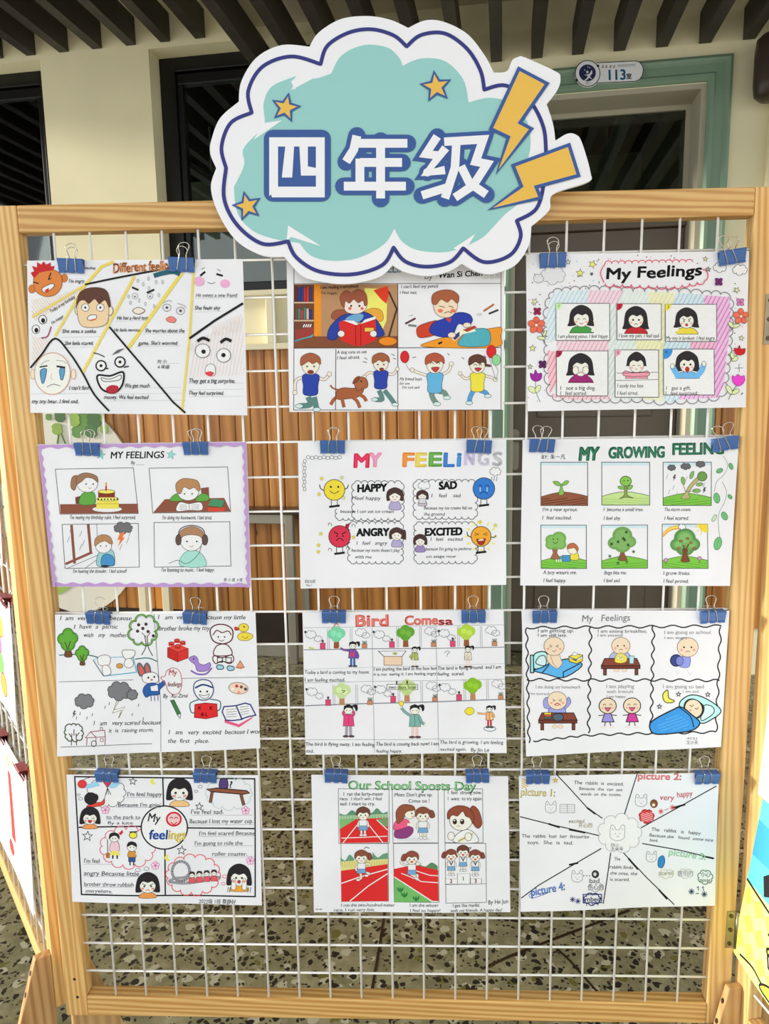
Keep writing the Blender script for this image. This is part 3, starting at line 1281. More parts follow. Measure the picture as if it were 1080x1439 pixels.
def glyph(strokes, wb, ww):
    ink = sign_ink(8e-4)
    for st in strokes:
        ink.line(st, BLUE, wb)
        for p in st:
            ink.ell(p[0], p[1], wb/2, wb/2, BLUE, n=14)
    for st in strokes:
        ink.line(st, WHITE, ww)
        for p in st[1:-1]:
            ink.ell(p[0], p[1], ww/2, ww/2, WHITE, n=12)
    return ink.build('character', sign, 'print')


glyph([[(412, 356), (404, 392), (384, 424)], [(408, 376), (544, 376)], [(420, 426), (530, 426)], [(420, 416), (420, 486)], [(378, 488), (540, 488)], [(474, 370), (474, 520)]], 46, 23)
glyph([[(622, 358), (592, 404), (628, 408)], [(644, 388), (596, 452), (642, 446)], [(582, 512), (646, 492)], [(640, 372), (742, 366), (722, 424), (752, 430), (716, 486), (668, 518)], [(672, 372), (668, 440), (642, 520)], [(684, 436), (706, 480), (750, 510)]], 44, 22)

# foam pads that hold the board off the rail
for dx in (-0.14, 0.14):
    box('mounting_pad', (dx-0.02, 0.006, 1.488-so.z), (dx+0.02, -0.0032-SY, 1.512-so.z), 'foam_board', sign)

# room sign print
b_ = bmesh.new()
RY = -0.034


def rsurf(u, v):
    p = px_w(u, v, RY)
    return Vector((p.x, p.y, p.z)), Vector((0, -1, 0))


def zc(u, v):
    return (790+u/8.308, 70+v/8.308)


outl = [(400, 152)]+[(850, 130), (900, 145), (935, 190), (943, 240), (930, 300), (900, 345), (850, 368)]+[(385, 388)]
cir = [(295+148*math.cos(t*2*math.pi/28), 278+156*math.sin(t*2*math.pi/28)) for t in range(28)]
for nm, poly in (('name_plate', outl), ('emblem_disc', cir)):
    bm = bmesh.new()
    P = []
    for u, v in poly:
        q = px_w(*zc(u, v), RY)
        P.append((q.x, q.z))
    prism(bm, P, RY+(0.0 if nm == 'name_plate' else -0.002), -0.024)
    from_bm(nm, bm, 'foam_board', rs)
ink = Ink(790, 70, 8.308, rsurf, print_rgb, 5e-5, 1e-4, 0.5)
ink.line(outl, (20, 20, 24), 9, False)
ink.text('113', 512, 352, 118, (40, 140, 190), 735, -1.5, 0.02, 0.0)
ink.text('室', 742, 336, 50, (30, 30, 34), 806, -1, 0.02, 0)
for k, x in enumerate((470, 512, 560, 602)):
    ink.line([(x-10, 195), (x+8, 180), (x-4, 212)], (30, 30, 34), 8)
    ink.line([(x-14, 208), (x+12, 204)], (30, 30, 34), 5)
ink.line([(640, 182), (852, 168)], (90, 90, 94), 6)
ink.line([(640, 198), (852, 186)], (120, 120, 124), 5)
ink.build('room_number', rs, 'print')
ink = Ink(790, 70, 8.308, lambda u, v: (rsurf(u, v)[0]+Vector((0, -0.002, 0)), Vector((0, -1, 0))), print_rgb, 5e-5, 1e-4, 0.5)
ink.ell(293, 278, 143, 150, None, (22, 22, 28), 9)
ink.ell(290, 272, 98, 98, (22, 24, 84))
ink.dot(290, 262, 15, (232, 232, 236))
ink.shape([(340, 240), (345, 280), (320, 310), (345, 345), (310, 330), (290, 350), (240, 372), (285, 330), (290, 305), (255, 295), (310, 285)], (232, 232, 236), None)
for x, y in ((296, 202), (318, 212), (260, 240)):
    ink.star(x, y, 10, (232, 232, 236), None)
ink.text('1957', 258, 402, 22, (60, 60, 66), 318)
for x, y in ((165, 355), (413, 190)):
    ink.ell(x, y, 16, 16, (22, 22, 28))
ink.build('emblem', rs, 'print')


# ------------------------------------------------------------------ the twelve drawings
PY = -0.0068


def sheet(name, quad, label, amp=0.002, ph=0.0, curl=0.002):
    """A4 sheet; quad = its four corners in photo pixels TL, TR, BR, BL, on the plane of the grid"""
    W = [px_y(u, v, PY) for u, v in quad]
    c = (W[0]+W[1]+W[2]+W[3])/4
    x0, x1 = (W[0].x+W[3].x)/2, (W[1].x+W[2].x)/2
    z0, z1 = (W[2].z+W[3].z)/2, (W[0].z+W[1].z)/2

    def bul(p):
        a = (p.x-x0)/(x1-x0)
        b = (z1-p.z)/(z1-z0)
        b = min(1.05, max(-0.05, b))
        return amp*math.sin(math.pi*a+ph)*b*(1.2-b)+curl*b*b+0.0009*math.sin(9*a+5*b+ph*3)*b

    def surf(u, v):
        p = px_y(u, v, PY)
        return Vector((p.x-c.x, -bul(p), p.z-c.z)), Vector((0, -1, 0))
    nx, nz = 30, 22
    vs, fs = [], []
    for j in range(nz+1):
        for i in range(nx+1):
            a, b = i/nx, j/nz
            q = W[0]*(1-a)*(1-b)+W[1]*a*(1-b)+W[2]*a*b+W[3]*(1-a)*b
            vs.append((q.x-c.x, -bul(q), q.z-c.z))
    n1 = len(vs)
    for (x, y, z) in list(vs):
        vs.append((x, y+0.00025, z))
    for j in range(nz):
        for i in range(nx):
            a = j*(nx+1)+i
            fs.append((a, a+nx+1, a+nx+2, a+1))
            fs.append((n1+a, n1+a+1, n1+a+nx+2, n1+a+nx+1))
    ring = list(range(nx+1))+[(j+1)*(nx+1)-1 for j in range(1, nz+1)]+[nz*(nx+1)+i for i in range(nx-1, -1, -1)]+[j*(nx+1) for j in range(nz-1, 0, -1)]
    r0 = len(vs)
    for a in ring:
        vs += [vs[a], vs[n1+a]]
    for k in range(len(ring)):
        j = (k+1) % len(ring)
        fs.append((r0+2*k, r0+2*j, r0+2*j+1, r0+2*k+1))
    o = empty(name, (c.x, PY, c.z))
    tag(o, label, 'drawing', 'drawings on the wire grid')
    mesh('paper', vs, fs, 'paper', o, None, True)
    return o, surf


SK = (250, 214, 190)
INKB = (40, 38, 44)


def lines_of_text(I, rows, col=INKB, slant=0.12, wob=0.05, bold=0.0):
    for s, x0, y, h, x1, *r in rows:
        I.text(s, x0, y, h, col, x1, r[0] if r else 0.0, bold, slant, wob)


def eyes(I, x1, x2, y, r=3, col=BK):
    I.dot(x1, y, r, col)
    I.dot(x2, y, r, col)


# ---- sheet 1: six slanted fields with faces
o, sf = sheet('drawing_sheet', [(37.8, 366.3), (340.8, 364), (348, 583.7), (43.3, 580)], 'sheet of slanted yellow and black fields with a red-haired angry face and a crying face', 0.002, 0.3)
I = Ink(20, 330, 3.086, sf)
YE = (240, 205, 90)
for y0 in range(0, 3):
    pass
for (xa, ya, xb, yb, k) in ((200, 150, 300, 146, 3), (300, 420, 200, 425, 0)):
    for j in range(k):
        I.line([(xa, ya+j*22), (xb, yb+j*22)], (190, 190, 196), 1.2)
for yy, xa, xb in ((445, 205, 385), (490, 205, 350), (375, 440, 585), (430, 560, 740), (485, 530, 720), (275, 785, 970), (335, 785, 900), (660, 240, 330), (690, 75, 330), (730, 75, 290), (665, 480, 725), (690, 395, 740), (720, 395, 745), (645, 755, 1000), (672, 755, 1000), (703, 755, 1000), (560, 620, 720)):
    I.line([(xa, yy), (xb, yy-3)], (176, 178, 190), 1.3)
I.hatch([(75, 345), (310, 210), (310, 240), (90, 375)], 62, 9, (244, 190, 140), 2.2)
I.hatch([(75, 280), (200, 262), (300, 215), (78, 352)], 55, 11, (244, 196, 150), 2.2)
I.hatch([(80, 440), (170, 455), (80, 560)], 60, 11, (244, 190, 150), 2.2)
I.line([(308, 218), (78, 358)], YE, 7)
I.line([(432, 116), (380, 138), (305, 222)], YE, 12)
I.line([(308, 218), (178, 440)], YE, 10)
I.line([(522, 180), (300, 598)], YE, 11)
I.line([(728, 165), (498, 490)], YE, 14)
I.line([(780, 120), (762, 430), (728, 770)], YE, 9)
I.curve([(308, 216), (420, 192), (560, 165), (690, 142)], BK, 8)
I.curve([(72, 577), (120, 520), (178, 450), (240, 510), (300, 600), (350, 690), (415, 764)], BK, 8)
I.line([(415, 400), (560, 570), (690, 725), (744, 772)], BK, 8)
I.line([(760, 450), (870, 372), (992, 297)], BK, 10)
I.text('Different feelings', 428, 165, 42, (238, 150, 96), 700, -3, 0.018, 0.05, 0.04)
I.curve([(606, 178), (640, 168), (690, 160), (720, 172)], (40, 96, 110), 20)
# angry face
for cx in ((218, 188), (78, 235)):
    I.ell(cx[0], cx[1], 14, 18, (206, 122, 62), (150, 80, 40), 2)
I.shape([(85, 195), (105, 160), (160, 150), (200, 170), (208, 215), (185, 255), (140, 268), (95, 245)], (210, 126, 64), (150, 80, 40), 2.5)
I.fill([(88, 190), (72, 165), (88, 158), (78, 135), (100, 142), (100, 118), (118, 130), (128, 115), (140, 130), (158, 120), (160, 138), (176, 135), (170, 155), (140, 158), (110, 165)], (190, 40, 46))
I.line([(84, 205), (108, 212)], BK, 5)
I.line([(150, 195), (160, 165)], BK, 5)
I.line([(148, 195), (162, 190)], BK, 4)
I.shape([(122, 235), (140, 222), (165, 212), (175, 222), (150, 246), (130, 250)], (245, 240, 240), BK, 2.5)
I.shape([(134, 242), (150, 232), (152, 244), (140, 250)], (200, 60, 50), None)
# happy
for cx, cy in ((125, 368), (95, 410)):
    I.ell(cx, cy, 17, 19, (240, 240, 242), BK, 2.5)
    I.ell(cx+2, cy+4, 9, 11, BK)
I.curve([(118, 448), (146, 440), (162, 398)], (150, 50, 90), 5)
# scared boy
I.ell(276, 325, 12, 22, SK, BK, 2)
I.ell(418, 330, 12, 20, SK, BK, 2)
I.shape([(272, 300), (282, 262), (340, 250), (405, 265), (412, 320), (402, 385), (345, 402), (288, 388)], (242, 198, 160), (90, 70, 60), 2)
I.shape([(270, 318), (285, 250), (340, 228), (400, 240), (420, 300), (412, 316), (395, 285), (370, 300), (350, 280), (325, 300), (305, 285), (285, 290)], (92, 60, 50), None)
for cx in (310, 375):
    I.ell(cx, 316, 17, 17, (246, 244, 244), BK, 2)
    I.dot(cx, 316, 5)
I.shape([(318, 366), (330, 350), (355, 348), (358, 362), (340, 372)], (246, 240, 240), BK, 2.5)
I.line([(330, 372), (355, 366)], (210, 90, 70), 6)
# nervous face
I.line([(512, 228), (540, 240)], BK, 8)
I.line([(576, 252), (608, 238)], BK, 8)
for cx in (525, 590):
    I.ell(cx, 266, 12, 13, None, GY, 1.6)
    I.dot(cx, 268, 4, GY)
I.shape([(515, 330), (540, 315), (568, 330), (540, 345)], (244, 214, 200), BK, 2.5)
for x, y in ((537, 200), (560, 215), (583, 190), (497, 268), (505, 295), (543, 285), (570, 300), (608, 310), (628, 262), (616, 205), (644, 205), (585, 232)):
    I.ell(x, y, 4, 8, None, (130, 130, 136), 1.6)
# worried
for cx, cy in ((663, 316), (722, 330)):
    I.ell(cx, cy, 18, 16, None, (110, 110, 115), 2)
    I.dot(cx, cy, 6, (70, 70, 76))
I.curve([(648, 296), (670, 285), (685, 290)], GY, 2)
I.curve([(708, 298), (730, 304), (748, 316)], GY, 2)
I.shape([(660, 366), (680, 355), (702, 366), (695, 380), (672, 378)], (230, 130, 120), (150, 70, 60), 2)
# shy
I.line([(806, 178), (828, 160)], BK, 9)
I.line([(876, 170), (904, 178)], BK, 9)
I.line([(812, 150), (826, 142)], BK, 2.5)
I.line([(880, 148), (894, 158)], BK, 2.5)
I.ell(802, 202, 22, 21, (244, 168, 204))
I.ell(914, 212, 22, 19, (244, 168, 204))
I.curve([(838, 206), (855, 212), (872, 206)], BK, 2.5)
# surprised
I.hatch([(770, 470), (990, 350), (1000, 610), (760, 620)], 100, 15, (232, 196, 186), 2.0)
I.hatch([(850, 400), (985, 340), (985, 420), (860, 440)], 75, 13, (240, 210, 200), 3.0)
I.curve([(795, 462), (820, 448), (848, 460)], BK, 13)
I.curve([(895, 468), (918, 452), (942, 462)], BK, 13)
I.ell(818, 503, 32, 30, (242, 242, 244), (70, 70, 74), 2.5)
I.ell(909, 523, 30, 30, (242, 242, 244), (70, 70, 74), 2.5)
I.dot(822, 507, 10)
I.dot(908, 522, 10)
I.shape([(832, 575), (850, 560), (870, 570), (872, 605), (850, 612), (830, 600)], (246, 246, 246), (90, 90, 90), 2)
I.shape([(828, 600), (850, 592), (868, 600), (850, 614)], (210, 70, 80), None)
# crying
I.ell(260, 605, 10, 22, SK, (190, 140, 120), 2)
I.ell(82, 605, 10, 22, SK, (190, 140, 120), 2)
I.ell(168, 602, 78, 90, (238, 226, 220), (205, 160, 140), 4)
I.curve([(118, 565), (135, 550), (155, 545)], (110, 100, 100), 2)
I.curve([(185, 545), (215, 548), (230, 560)], (110, 100, 100), 2)
I.shape([(115, 590), (140, 580), (142, 600), (132, 640), (122, 640)], (90, 150, 190), (40, 60, 90), 2.5)
I.shape([(200, 582), (222, 582), (215, 625), (204, 625)], (90, 150, 190), (40, 60, 90), 2.5)
I.line([(112, 574), (146, 568)], BK, 6)
I.line([(186, 570), (224, 576)], BK, 8)
I.curve([(165, 600), (162, 622), (172, 628)], (190, 140, 120), 2)
I.curve([(145, 660), (172, 648), (203, 656)], (110, 90, 90), 3)
# big laugh
I.curve([(346, 512), (370, 518), (395, 530)], BK, 4)
I.fill([(425, 522), (450, 500), (482, 492), (455, 512)], (100, 98, 100))
for cx, cy, r in ((380, 568, 22), (462, 552, 22)):
    I.ell(cx, cy, r, r, (244, 244, 246), BK, 6)
    I.dot(cx, cy, 7)
I.line([(400, 580), (412, 580)], BK, 5)
I.line([(478, 575), (500, 570)], BK, 5)
I.shape([(366, 610), (420, 612), (475, 596), (472, 650), (440, 684), (395, 676), (372, 650)], (244, 244, 246), BK, 8)
I.shape([(382, 620), (420, 626), (465, 608), (462, 628), (420, 636), (390, 634)], (246, 246, 248), BK, 3)
I.shape([(402, 668), (425, 652), (455, 658), (448, 682), (418, 686)], (178, 44, 60), None)
lines_of_text(I, [('He has a', 190, 150, 13, 240), ('smokes', 305, 150, 13, 352), ("I'm angry", 236, 208, 15, 304), ('Today is my birthday', 160, 340, 14, 285, -32), ("I'm happy", 165, 390, 13, 225, -33),
                  ('She sees a snake', 208, 426, 17, 356), ('She feels scared.', 220, 478, 17, 345), ('He has a hard test', 446, 368, 16, 580), ('He feels nervous', 434, 420, 15, 548), ('She worries about the', 568, 424, 17, 738),
                  ("game. She's worried", 540, 478, 17, 706), ('He meets a new friend', 786, 270, 17, 964), ('She feels shy', 782, 325, 17, 892), ("I can't find", 240, 672, 17, 326), ('my toy bear. I feel sad.', 78, 730, 17, 282), ('We get much', 480, 662, 17, 588),
                  ('money. We feel excited', 392, 712, 17, 582), ('They get a big surprise.', 756, 642, 19, 958), ('They feel surprised.', 756, 694, 17, 910), ('刘 小', 620, 556, 12, 662), ('4 年级', 622, 580, 13, 674)], INKB, 0.18)
I.build('artwork', o)

# ---- sheet 2: four comic fields, half hidden by the sign
o, sf = sheet('drawing_sheet', [(402, 352), (709, 350), (706.8, 576), (406.8, 579)], 'four-field comic sheet of a boy reading a red book, running from a dog and dancing', 0.001, 1.1, 0.001)
I = Ink(390, 350, 3.273, sf)
I.rect(75, 50, 1027, 740, None, (70, 70, 74), 3)
I.line([(75, 160), (1027, 158)], (70, 70, 74), 2.5)
I.text('MY FEELINGS', 390, 108, 36, (130, 170, 210), 640, 0, 0.01, 0.05)
I.text('By', 672, 138, 26, (140, 142, 150), 712, 0, 0, 0.1)
I.text('Wan Si Chen', 738, 133, 26, (20, 20, 22), 940, -3, 0.018, 0.1)
for k in range(3):
    I.text('万思辰'[k], 945+k*27, 134, 22, (170, 172, 178), 970+k*27, 0, -0.01, 0)
I.fill([(76, 162), (552, 162), (552, 456), (76, 456)], (176, 134, 96))
I.fill([(165, 162), (200, 162), (200, 400), (165, 400)], (232, 140, 40))
I.fill([(400, 180), (505, 185), (500, 330), (470, 400), (400, 400)], (238, 222, 110))
for y0, y1 in ((165, 245), (250, 328), (333, 455)):
    I.rect(76, y0, 166, y1, (110, 66, 48), (60, 40, 30), 2)
for k, c in enumerate([(96, 40, 40), (40, 60, 120), (40, 60, 130), (180, 50, 50), (190, 60, 50), (60, 60, 110)]):
    I.rect(80+k*13, 172+(k % 2)*6, 92+k*13, 242, c, (40, 30, 30), 1.5)
for k, c in enumerate([(120, 70, 50), (60, 130, 120), (190, 60, 50), (60, 130, 120), (220, 170, 150), (40, 60, 130)]):
    I.rect(80+k*13, 268+(k % 3)*5, 92+k*13, 324, c, (40, 30, 30), 1.5)
for y in (246, 329):
    I.rect(76, y-3, 166, y+4, (200, 170, 140), None)
I.fill([(80, 372), (166, 360), (164, 410), (84, 416)], (150, 60, 56))
I.fill([(78, 420), (150, 400), (168, 388), (140, 440), (80, 446)], (90, 160, 170))
for k in range(4):
    I.line([(80, 424+k*7), (146, 408+k*7)], (40, 80, 100), 2)
    I.line([(118+k*10, 360), (124+k*10, 346)], (230, 230, 230), 5)
I.fill([(76, 428), (170, 402), (552, 400), (552, 456), (76, 456)], (126, 74, 50))
I.shape([(250, 320), (260, 285), (310, 282), (315, 330)], (150, 84, 60), (80, 40, 30), 2)
I.shape([(400, 290), (440, 272), (478, 285), (480, 330), (410, 330)], (222, 160, 60), (120, 70, 30), 2)
I.shape([(230, 410), (240, 360), (290, 310), (340, 296), (400, 290), (450, 320), (488, 380), (484, 398), (440, 400), (400, 340), (330, 345), (290, 390), (262, 418)], (44, 62, 150), (24, 30, 80), 2.5)
I.shape([(312, 320), (350, 300), (392, 300), (388, 325), (350, 345), (320, 338)], (110, 160, 200), (50, 90, 140), 2)
I.shape([(300, 250), (302, 215), (350, 195), (405, 220), (408, 270), (380, 295), (340, 298), (312, 285)], (226, 214, 206), (80, 60, 60), 2)
I.shape([(292, 250), (288, 215), (315, 190), (340, 200), (370, 185), (405, 205), (412, 250), (400, 262), (392, 238), (370, 248), (350, 232), (330, 250), (312, 240), (306, 270)], (150, 84, 60), (90, 50, 36), 2)
eyes(I, 338, 376, 262, 5)
for x in (332, 388):
    I.ell(x, 274, 8, 7, (210, 100, 90))
I.fill([(282, 338), (300, 328), (360, 348), (382, 346), (450, 322), (452, 420), (382, 446), (356, 446), (292, 422)], (206, 44, 40))
I.line([(358, 350), (360, 444)], (120, 20, 20), 3)
I.line([(382, 348), (382, 444)], (120, 20, 20), 3)
I.fill([(300, 328), (350, 330), (372, 346), (360, 350)], (240, 240, 240))
I.fill([(384, 344), (400, 325), (450, 310), (450, 322)], (240, 240, 240))
I.rect(400, 362, 442, 380, (236, 190, 80), (120, 60, 30), 1.5)
for x in (292, 440):
    I.ell(x, 390, 16, 15, (232, 222, 216), (90, 70, 70), 1.8)
I.fill([(440, 190), (505, 170), (512, 200), (500, 252), (470, 225)], (214, 60, 36))
I.fill([(470, 225), (500, 252), (478, 236)], (240, 150, 60))
I.line([(510, 195), (548, 278), (540, 300), (506, 420)], (70, 46, 36), 8)
I.ell(506, 424, 42, 20, (230, 134, 36), (120, 70, 30), 2.5)
I.line([(552, 158), (552, 742)], (60, 60, 64), 3)
I.line([(75, 456), (1027, 453)], (60, 60, 64), 3)
# field 2
I.shape([(680, 450), (700, 425), (840, 390), (980, 365), (1027, 362), (1025, 400), (1000, 452)], (236, 146, 44), (130, 80, 30), 2.5)
I.shape([(640, 390), (648, 355), (720, 330), (740, 340), (730, 390), (660, 408)], (196, 66, 40), (100, 30, 20), 2.5)
I.shape([(698, 380), (715, 340), (770, 318), (830, 292), (880, 300), (895, 330), (870, 355), (830, 345), (800, 400), (740, 402)], (42, 60, 160), (22, 30, 80), 2.5)
I.shape([(716, 260), (720, 225), (770, 205), (820, 225), (824, 275), (795, 312), (750, 312), (724, 290)], (246, 206, 178), (90, 60, 50), 2)
I.shape([(710, 250), (712, 210), (750, 190), (800, 190), (832, 215), (826, 250), (800, 230), (780, 245), (750, 232), (730, 255)], (160, 90, 60), (90, 50, 36), 2)
I.line([(742, 262), (768, 268)], BK, 3)
I.line([(786, 262), (808, 268)], BK, 3)
for x in (748, 806):
    I.ell(x, 284, 12, 9, (226, 110, 90))
I.curve([(765, 295), (785, 288), (800, 296)], BK, 3)
I.fill([(770, 318), (790, 340), (800, 318)], (190, 60, 60))
I.shape([(835, 445), (848, 400), (900, 370), (960, 368), (978, 400), (960, 445)], (80, 166, 180), (40, 90, 100), 2.5)
I.fill([(790, 400), (840, 370), (900, 362), (912, 378), (850, 392), (812, 424)], (230, 226, 200))
I.fill([(800, 404), (836, 380), (836, 400), (814, 420)], (50, 60, 130))
I.fill([(850, 372), (905, 352), (915, 362), (870, 382)], (170, 60, 50))
I.ell(870, 350, 18, 12, (244, 210, 190), (90, 60, 50), 1.8)
I.ell(800, 396, 18, 13, (244, 210, 190), (90, 60, 50), 1.8)
for a, b, c in (((946, 286), (994, 254), (170, 100, 60)), ((970, 298), (1014, 280), (60, 50, 60)), ((586, 344), (634, 318), (90, 50, 60)), ((600, 350), (638, 354), (110, 120, 110))):
    I.line([a, b], c, 9)
for a, b in (((604, 308), (622, 304)), ((912, 300), (938, 296)), ((918, 308), (940, 302))):
    I.line([a, b], GY, 2)
I.line([(738, 436), (756, 428)], BK, 9)


def boy(cx, cy, s, shirt, pants, hair=(158, 92, 62), arms=(), legs=(), lean=0):
    for a in arms:
        I.curve(a, (90, 70, 70), 15*s)
        I.curve(a, (244, 216, 200), 11*s)
        I.ell(a[-1][0], a[-1][1], 11*s, 11*s, (244, 216, 200), (90, 70, 70), 1.6)
    for l in legs:
        I.curve(l, pants, 26*s)
        I.ell(l[-1][0], l[-1][1], 18*s, 10*s, (200, 220, 220), (60, 70, 70), 2)
    I.shape([(cx-34*s+lean, cy), (cx+36*s+lean, cy), (cx+34*s, cy+50*s), (cx+28*s, cy+92*s), (cx-30*s, cy+92*s), (cx-34*s, cy+50*s)], shirt, (30, 30, 60), 2)
    hx, hy = cx+lean, cy-48*s
    I.ell(hx, hy+6*s, 40*s, 42*s, (246, 220, 204), (90, 70, 70), 2)
    I.shape([(hx-46*s, hy+4*s), (hx-42*s, hy-34*s), (hx, hy-52*s), (hx+40*s, hy-34*s), (hx+46*s, hy), (hx+28*s, hy-10*s), (hx+10*s, hy-2*s), (hx-10*s, hy-12*s), (hx-30*s, hy)], hair, (90, 50, 36), 2)
    return hx, hy


hx, hy = boy(152, 578, 1.0, (44, 66, 160), (90, 130, 126), arms=[[(120, 590), (85, 605), (80, 660)], [(185, 590), (215, 600), (238, 575)]], legs=[[(140, 680), (150, 715), (100, 722)], [(168, 680), (180, 738)]])
eyes(I, hx-16, hx+16, hy+10, 4)
I.ell(hx, hy+36, 14, 9, (150, 50, 50), BK, 2)
hx, hy = boy(474, 562, 0.85, (44, 66, 160), (90, 130, 126), arms=[[(445, 572), (420, 568), (398, 588)], [(500, 572), (530, 575), (550, 552)]], legs=[[(465, 650), (480, 690), (446, 692)], [(490, 650), (515, 680), (540, 715)]])
eyes(I, hx-14, hx+14, hy+10, 4)
I.ell(hx+4, hy+32, 10, 7, (150, 50, 50), BK, 2)
I.curve([(242, 626), (255, 640), (280, 648)], (156, 92, 60), 8)
I.shape([(270, 655), (300, 638), (350, 640), (385, 630), (395, 650), (370, 680), (310, 690), (275, 690)], (160, 92, 58), (90, 46, 30), 2.5)
I.shape([(350, 610), (365, 590), (395, 590), (412, 605), (412, 635), (385, 645), (365, 650)], (164, 96, 62), (90, 46, 30), 2.5)
I.shape([(345, 620), (355, 595), (375, 585), (372, 605)], (130, 70, 44), (90, 46, 30), 2)
for l in ([(280, 680), (260, 690), (244, 716)], [(295, 685), (300, 705), (305, 728)], [(345, 682), (365, 700), (378, 730)], [(375, 670), (395, 680), (408, 700)]):
    I.curve(l, (160, 92, 58), 16)
I.dot(384, 608, 4)
I.line([(268, 460), (266, 740)], (60, 60, 64), 3)
hx, hy = boy(722, 572, 0.95, (96, 170, 210), (110, 140, 128), hair=(172, 84, 60), arms=[[(690, 582), (650, 570), (618, 556)], [(755, 578), (785, 560), (798, 528)]], legs=[[(705, 660), (715, 690), (732, 712)], [(740, 655), (765, 660), (778, 684)]])
I.curve([(hx-22, hy+2), (hx-14, hy-6), (hx-6, hy+2)], BK, 3)
I.curve([(hx+8, hy+2), (hx+16, hy-6), (hx+24, hy+2)], BK, 3)
I.shape([(hx-16, hy+20), (hx+20, hy+18), (hx+4, hy+40)], (190, 60, 60), BK, 2)
hx, hy = boy(918, 572, 0.88, (244, 214, 70), (90, 150, 200), hair=(92, 60, 48), arms=[[(890, 590), (860, 595), (838, 572)], [(950, 582), (980, 590), (1000, 600)]], legs=[[(900, 650), (885, 680), (880, 708)], [(930, 650), (955, 660), (966, 676)]])
I.curve([(hx-18, hy+6), (hx-10, hy), (hx-2, hy+6)], BK, 3)
I.curve([(hx+6, hy+6), (hx+14, hy), (hx+20, hy+6)], BK, 3)
I.shape([(hx-12, hy+18), (hx+18, hy+18), (hx+2, hy+34)], (190, 60, 60), BK, 2)
I.shape([(hx+34, hy-2), (hx+58, hy+2), (hx+62, hy+12), (hx+36, hy+10)], (92, 60, 48), None)
I.curve([(588, 524), (600, 548), (612, 560)], (120, 120, 120), 2)
I.ell(584, 496, 20, 28, (206, 40, 44), (110, 20, 24), 2)
I.curve([(972, 500), (990, 560), (1002, 600)], (120, 120, 120), 2)
I.curve([(1000, 536), (1012, 560), (1004, 600)], (120, 120, 120), 2)
I.ell(982, 472, 22, 30, (206, 40, 44), (110, 20, 24), 2)
I.ell(1004, 510, 20, 25, (140, 204, 146), (60, 110, 70), 2)
for a, b in (((398, 500), (412, 508)), ((392, 518), (410, 522)), ((522, 482), (538, 490)), ((530, 502), (544, 506)), ((620, 500), (636, 496)), ((780, 480), (790, 488)), ((846, 498), (856, 506)), ((950, 490), (958, 500))):
    I.line([a, b], BK, 3)
lines_of_text(I, [('I am reading a storybook', 196, 184, 15, 372, -2), ("I'm happy.", 198, 208, 13, 276), ("I can't find my pencil", 566, 180, 15, 736, -1), ("I feel sad.", 560, 206, 14, 640), ('A dog runs to me', 272, 482, 15, 408, -1), ('I feel afraid.', 272, 508, 15, 378, -2),
                  ('My friend buys', 560, 604, 14, 662), ('for me', 560, 624, 12, 606), ("I'm not sad", 572, 642, 13, 650)])
I.build('artwork', o)

# ---- sheet 3: flowers and stripes around six girls
o, sf = sheet('drawing_sheet', [(738.8, 357.5), (1052, 352.7), (1046.6, 572.4), (740.4, 577.9)], 'My Feelings sheet with flowers, stars and a striped pastel border around six girls', 0.0015, 0.6)
I = Ink(720, 330, 3.086, sf)
rnd = random.Random(5)
for k in range(70):
    x, y = rnd.choice([(rnd.uniform(65, 140), rnd.uniform(110, 740)), (rnd.uniform(945, 1005), rnd.uniform(150, 720)), (rnd.uniform(230, 900), rnd.uniform(85, 125)), (rnd.uniform(150, 380), rnd.uniform(170, 235))])
    I.dot(x, y, 3, rnd.choice([(90, 90, 100), (150, 190, 220), (230, 150, 180), (120, 90, 120)]))
FR = [(160, 275), (175, 250), (250, 240), (330, 238), (420, 240), (520, 246), (620, 248), (720, 250), (820, 258), (900, 258), (942, 280), (938, 400), (930, 520), (915, 640), (890, 700), (800, 712), (700, 715), (660, 722), (560, 708), (420, 712), (260, 712), (170, 700), (150, 600), (150, 480), (145, 360)]
sec = [([(160, 275), (190, 245), (330, 240), (320, 300), (190, 300), (185, 460), (150, 470), (145, 360)], (170, 200, 236)),
       ([(335, 240), (480, 242), (470, 300), (320, 300)], (240, 160, 186)), ([(480, 242), (590, 246), (590, 300), (445, 300)], (200, 222, 210)),
       ([(590, 248), (710, 252), (690, 300), (660, 302), (650, 700), (630, 716), (640, 300), (590, 300)], (236, 224, 140)), ([(715, 252), (830, 260), (825, 302), (690, 300)], (160, 196, 236)),
       ([(835, 262), (940, 270), (945, 380), (925, 520), (912, 650), (885, 705), (720, 715), (725, 695), (868, 692), (880, 310), (828, 300)], (214, 110, 190)),
       ([(190, 462), (415, 458), (412, 502), (190, 505)], (228, 150, 170)), ([(418, 300), (445, 300), (442, 700), (412, 700)], (190, 210, 200)), ([(445, 458), (530, 458), (530, 500), (442, 500)], (190, 214, 204)),
       ([(530, 458), (650, 460), (648, 496), (530, 500)], (236, 222, 130)), ([(655, 465), (770, 465), (770, 496), (652, 496)], (160, 196, 236)), ([(770, 465), (880, 466), (875, 496), (770, 496)], (228, 110, 160)),
       ([(150, 500), (188, 508), (188, 640), (160, 690), (150, 600)], (226, 110, 130)), ([(165, 690), (190, 690), (420, 702), (420, 712), (260, 715), (175, 705)], (226, 130, 150)),
       ([(420, 705), (540, 708), (540, 714), (420, 714)], (190, 210, 200)), ([(540, 706), (650, 706), (650, 724), (560, 712)], (236, 224, 150)), ([(652, 700), (720, 698), (716, 716), (664, 730)], (160, 196, 236))]
for poly, c in sec:
    I.fill(poly, tuple(int(v+(240-v)*0.62) for v in c))
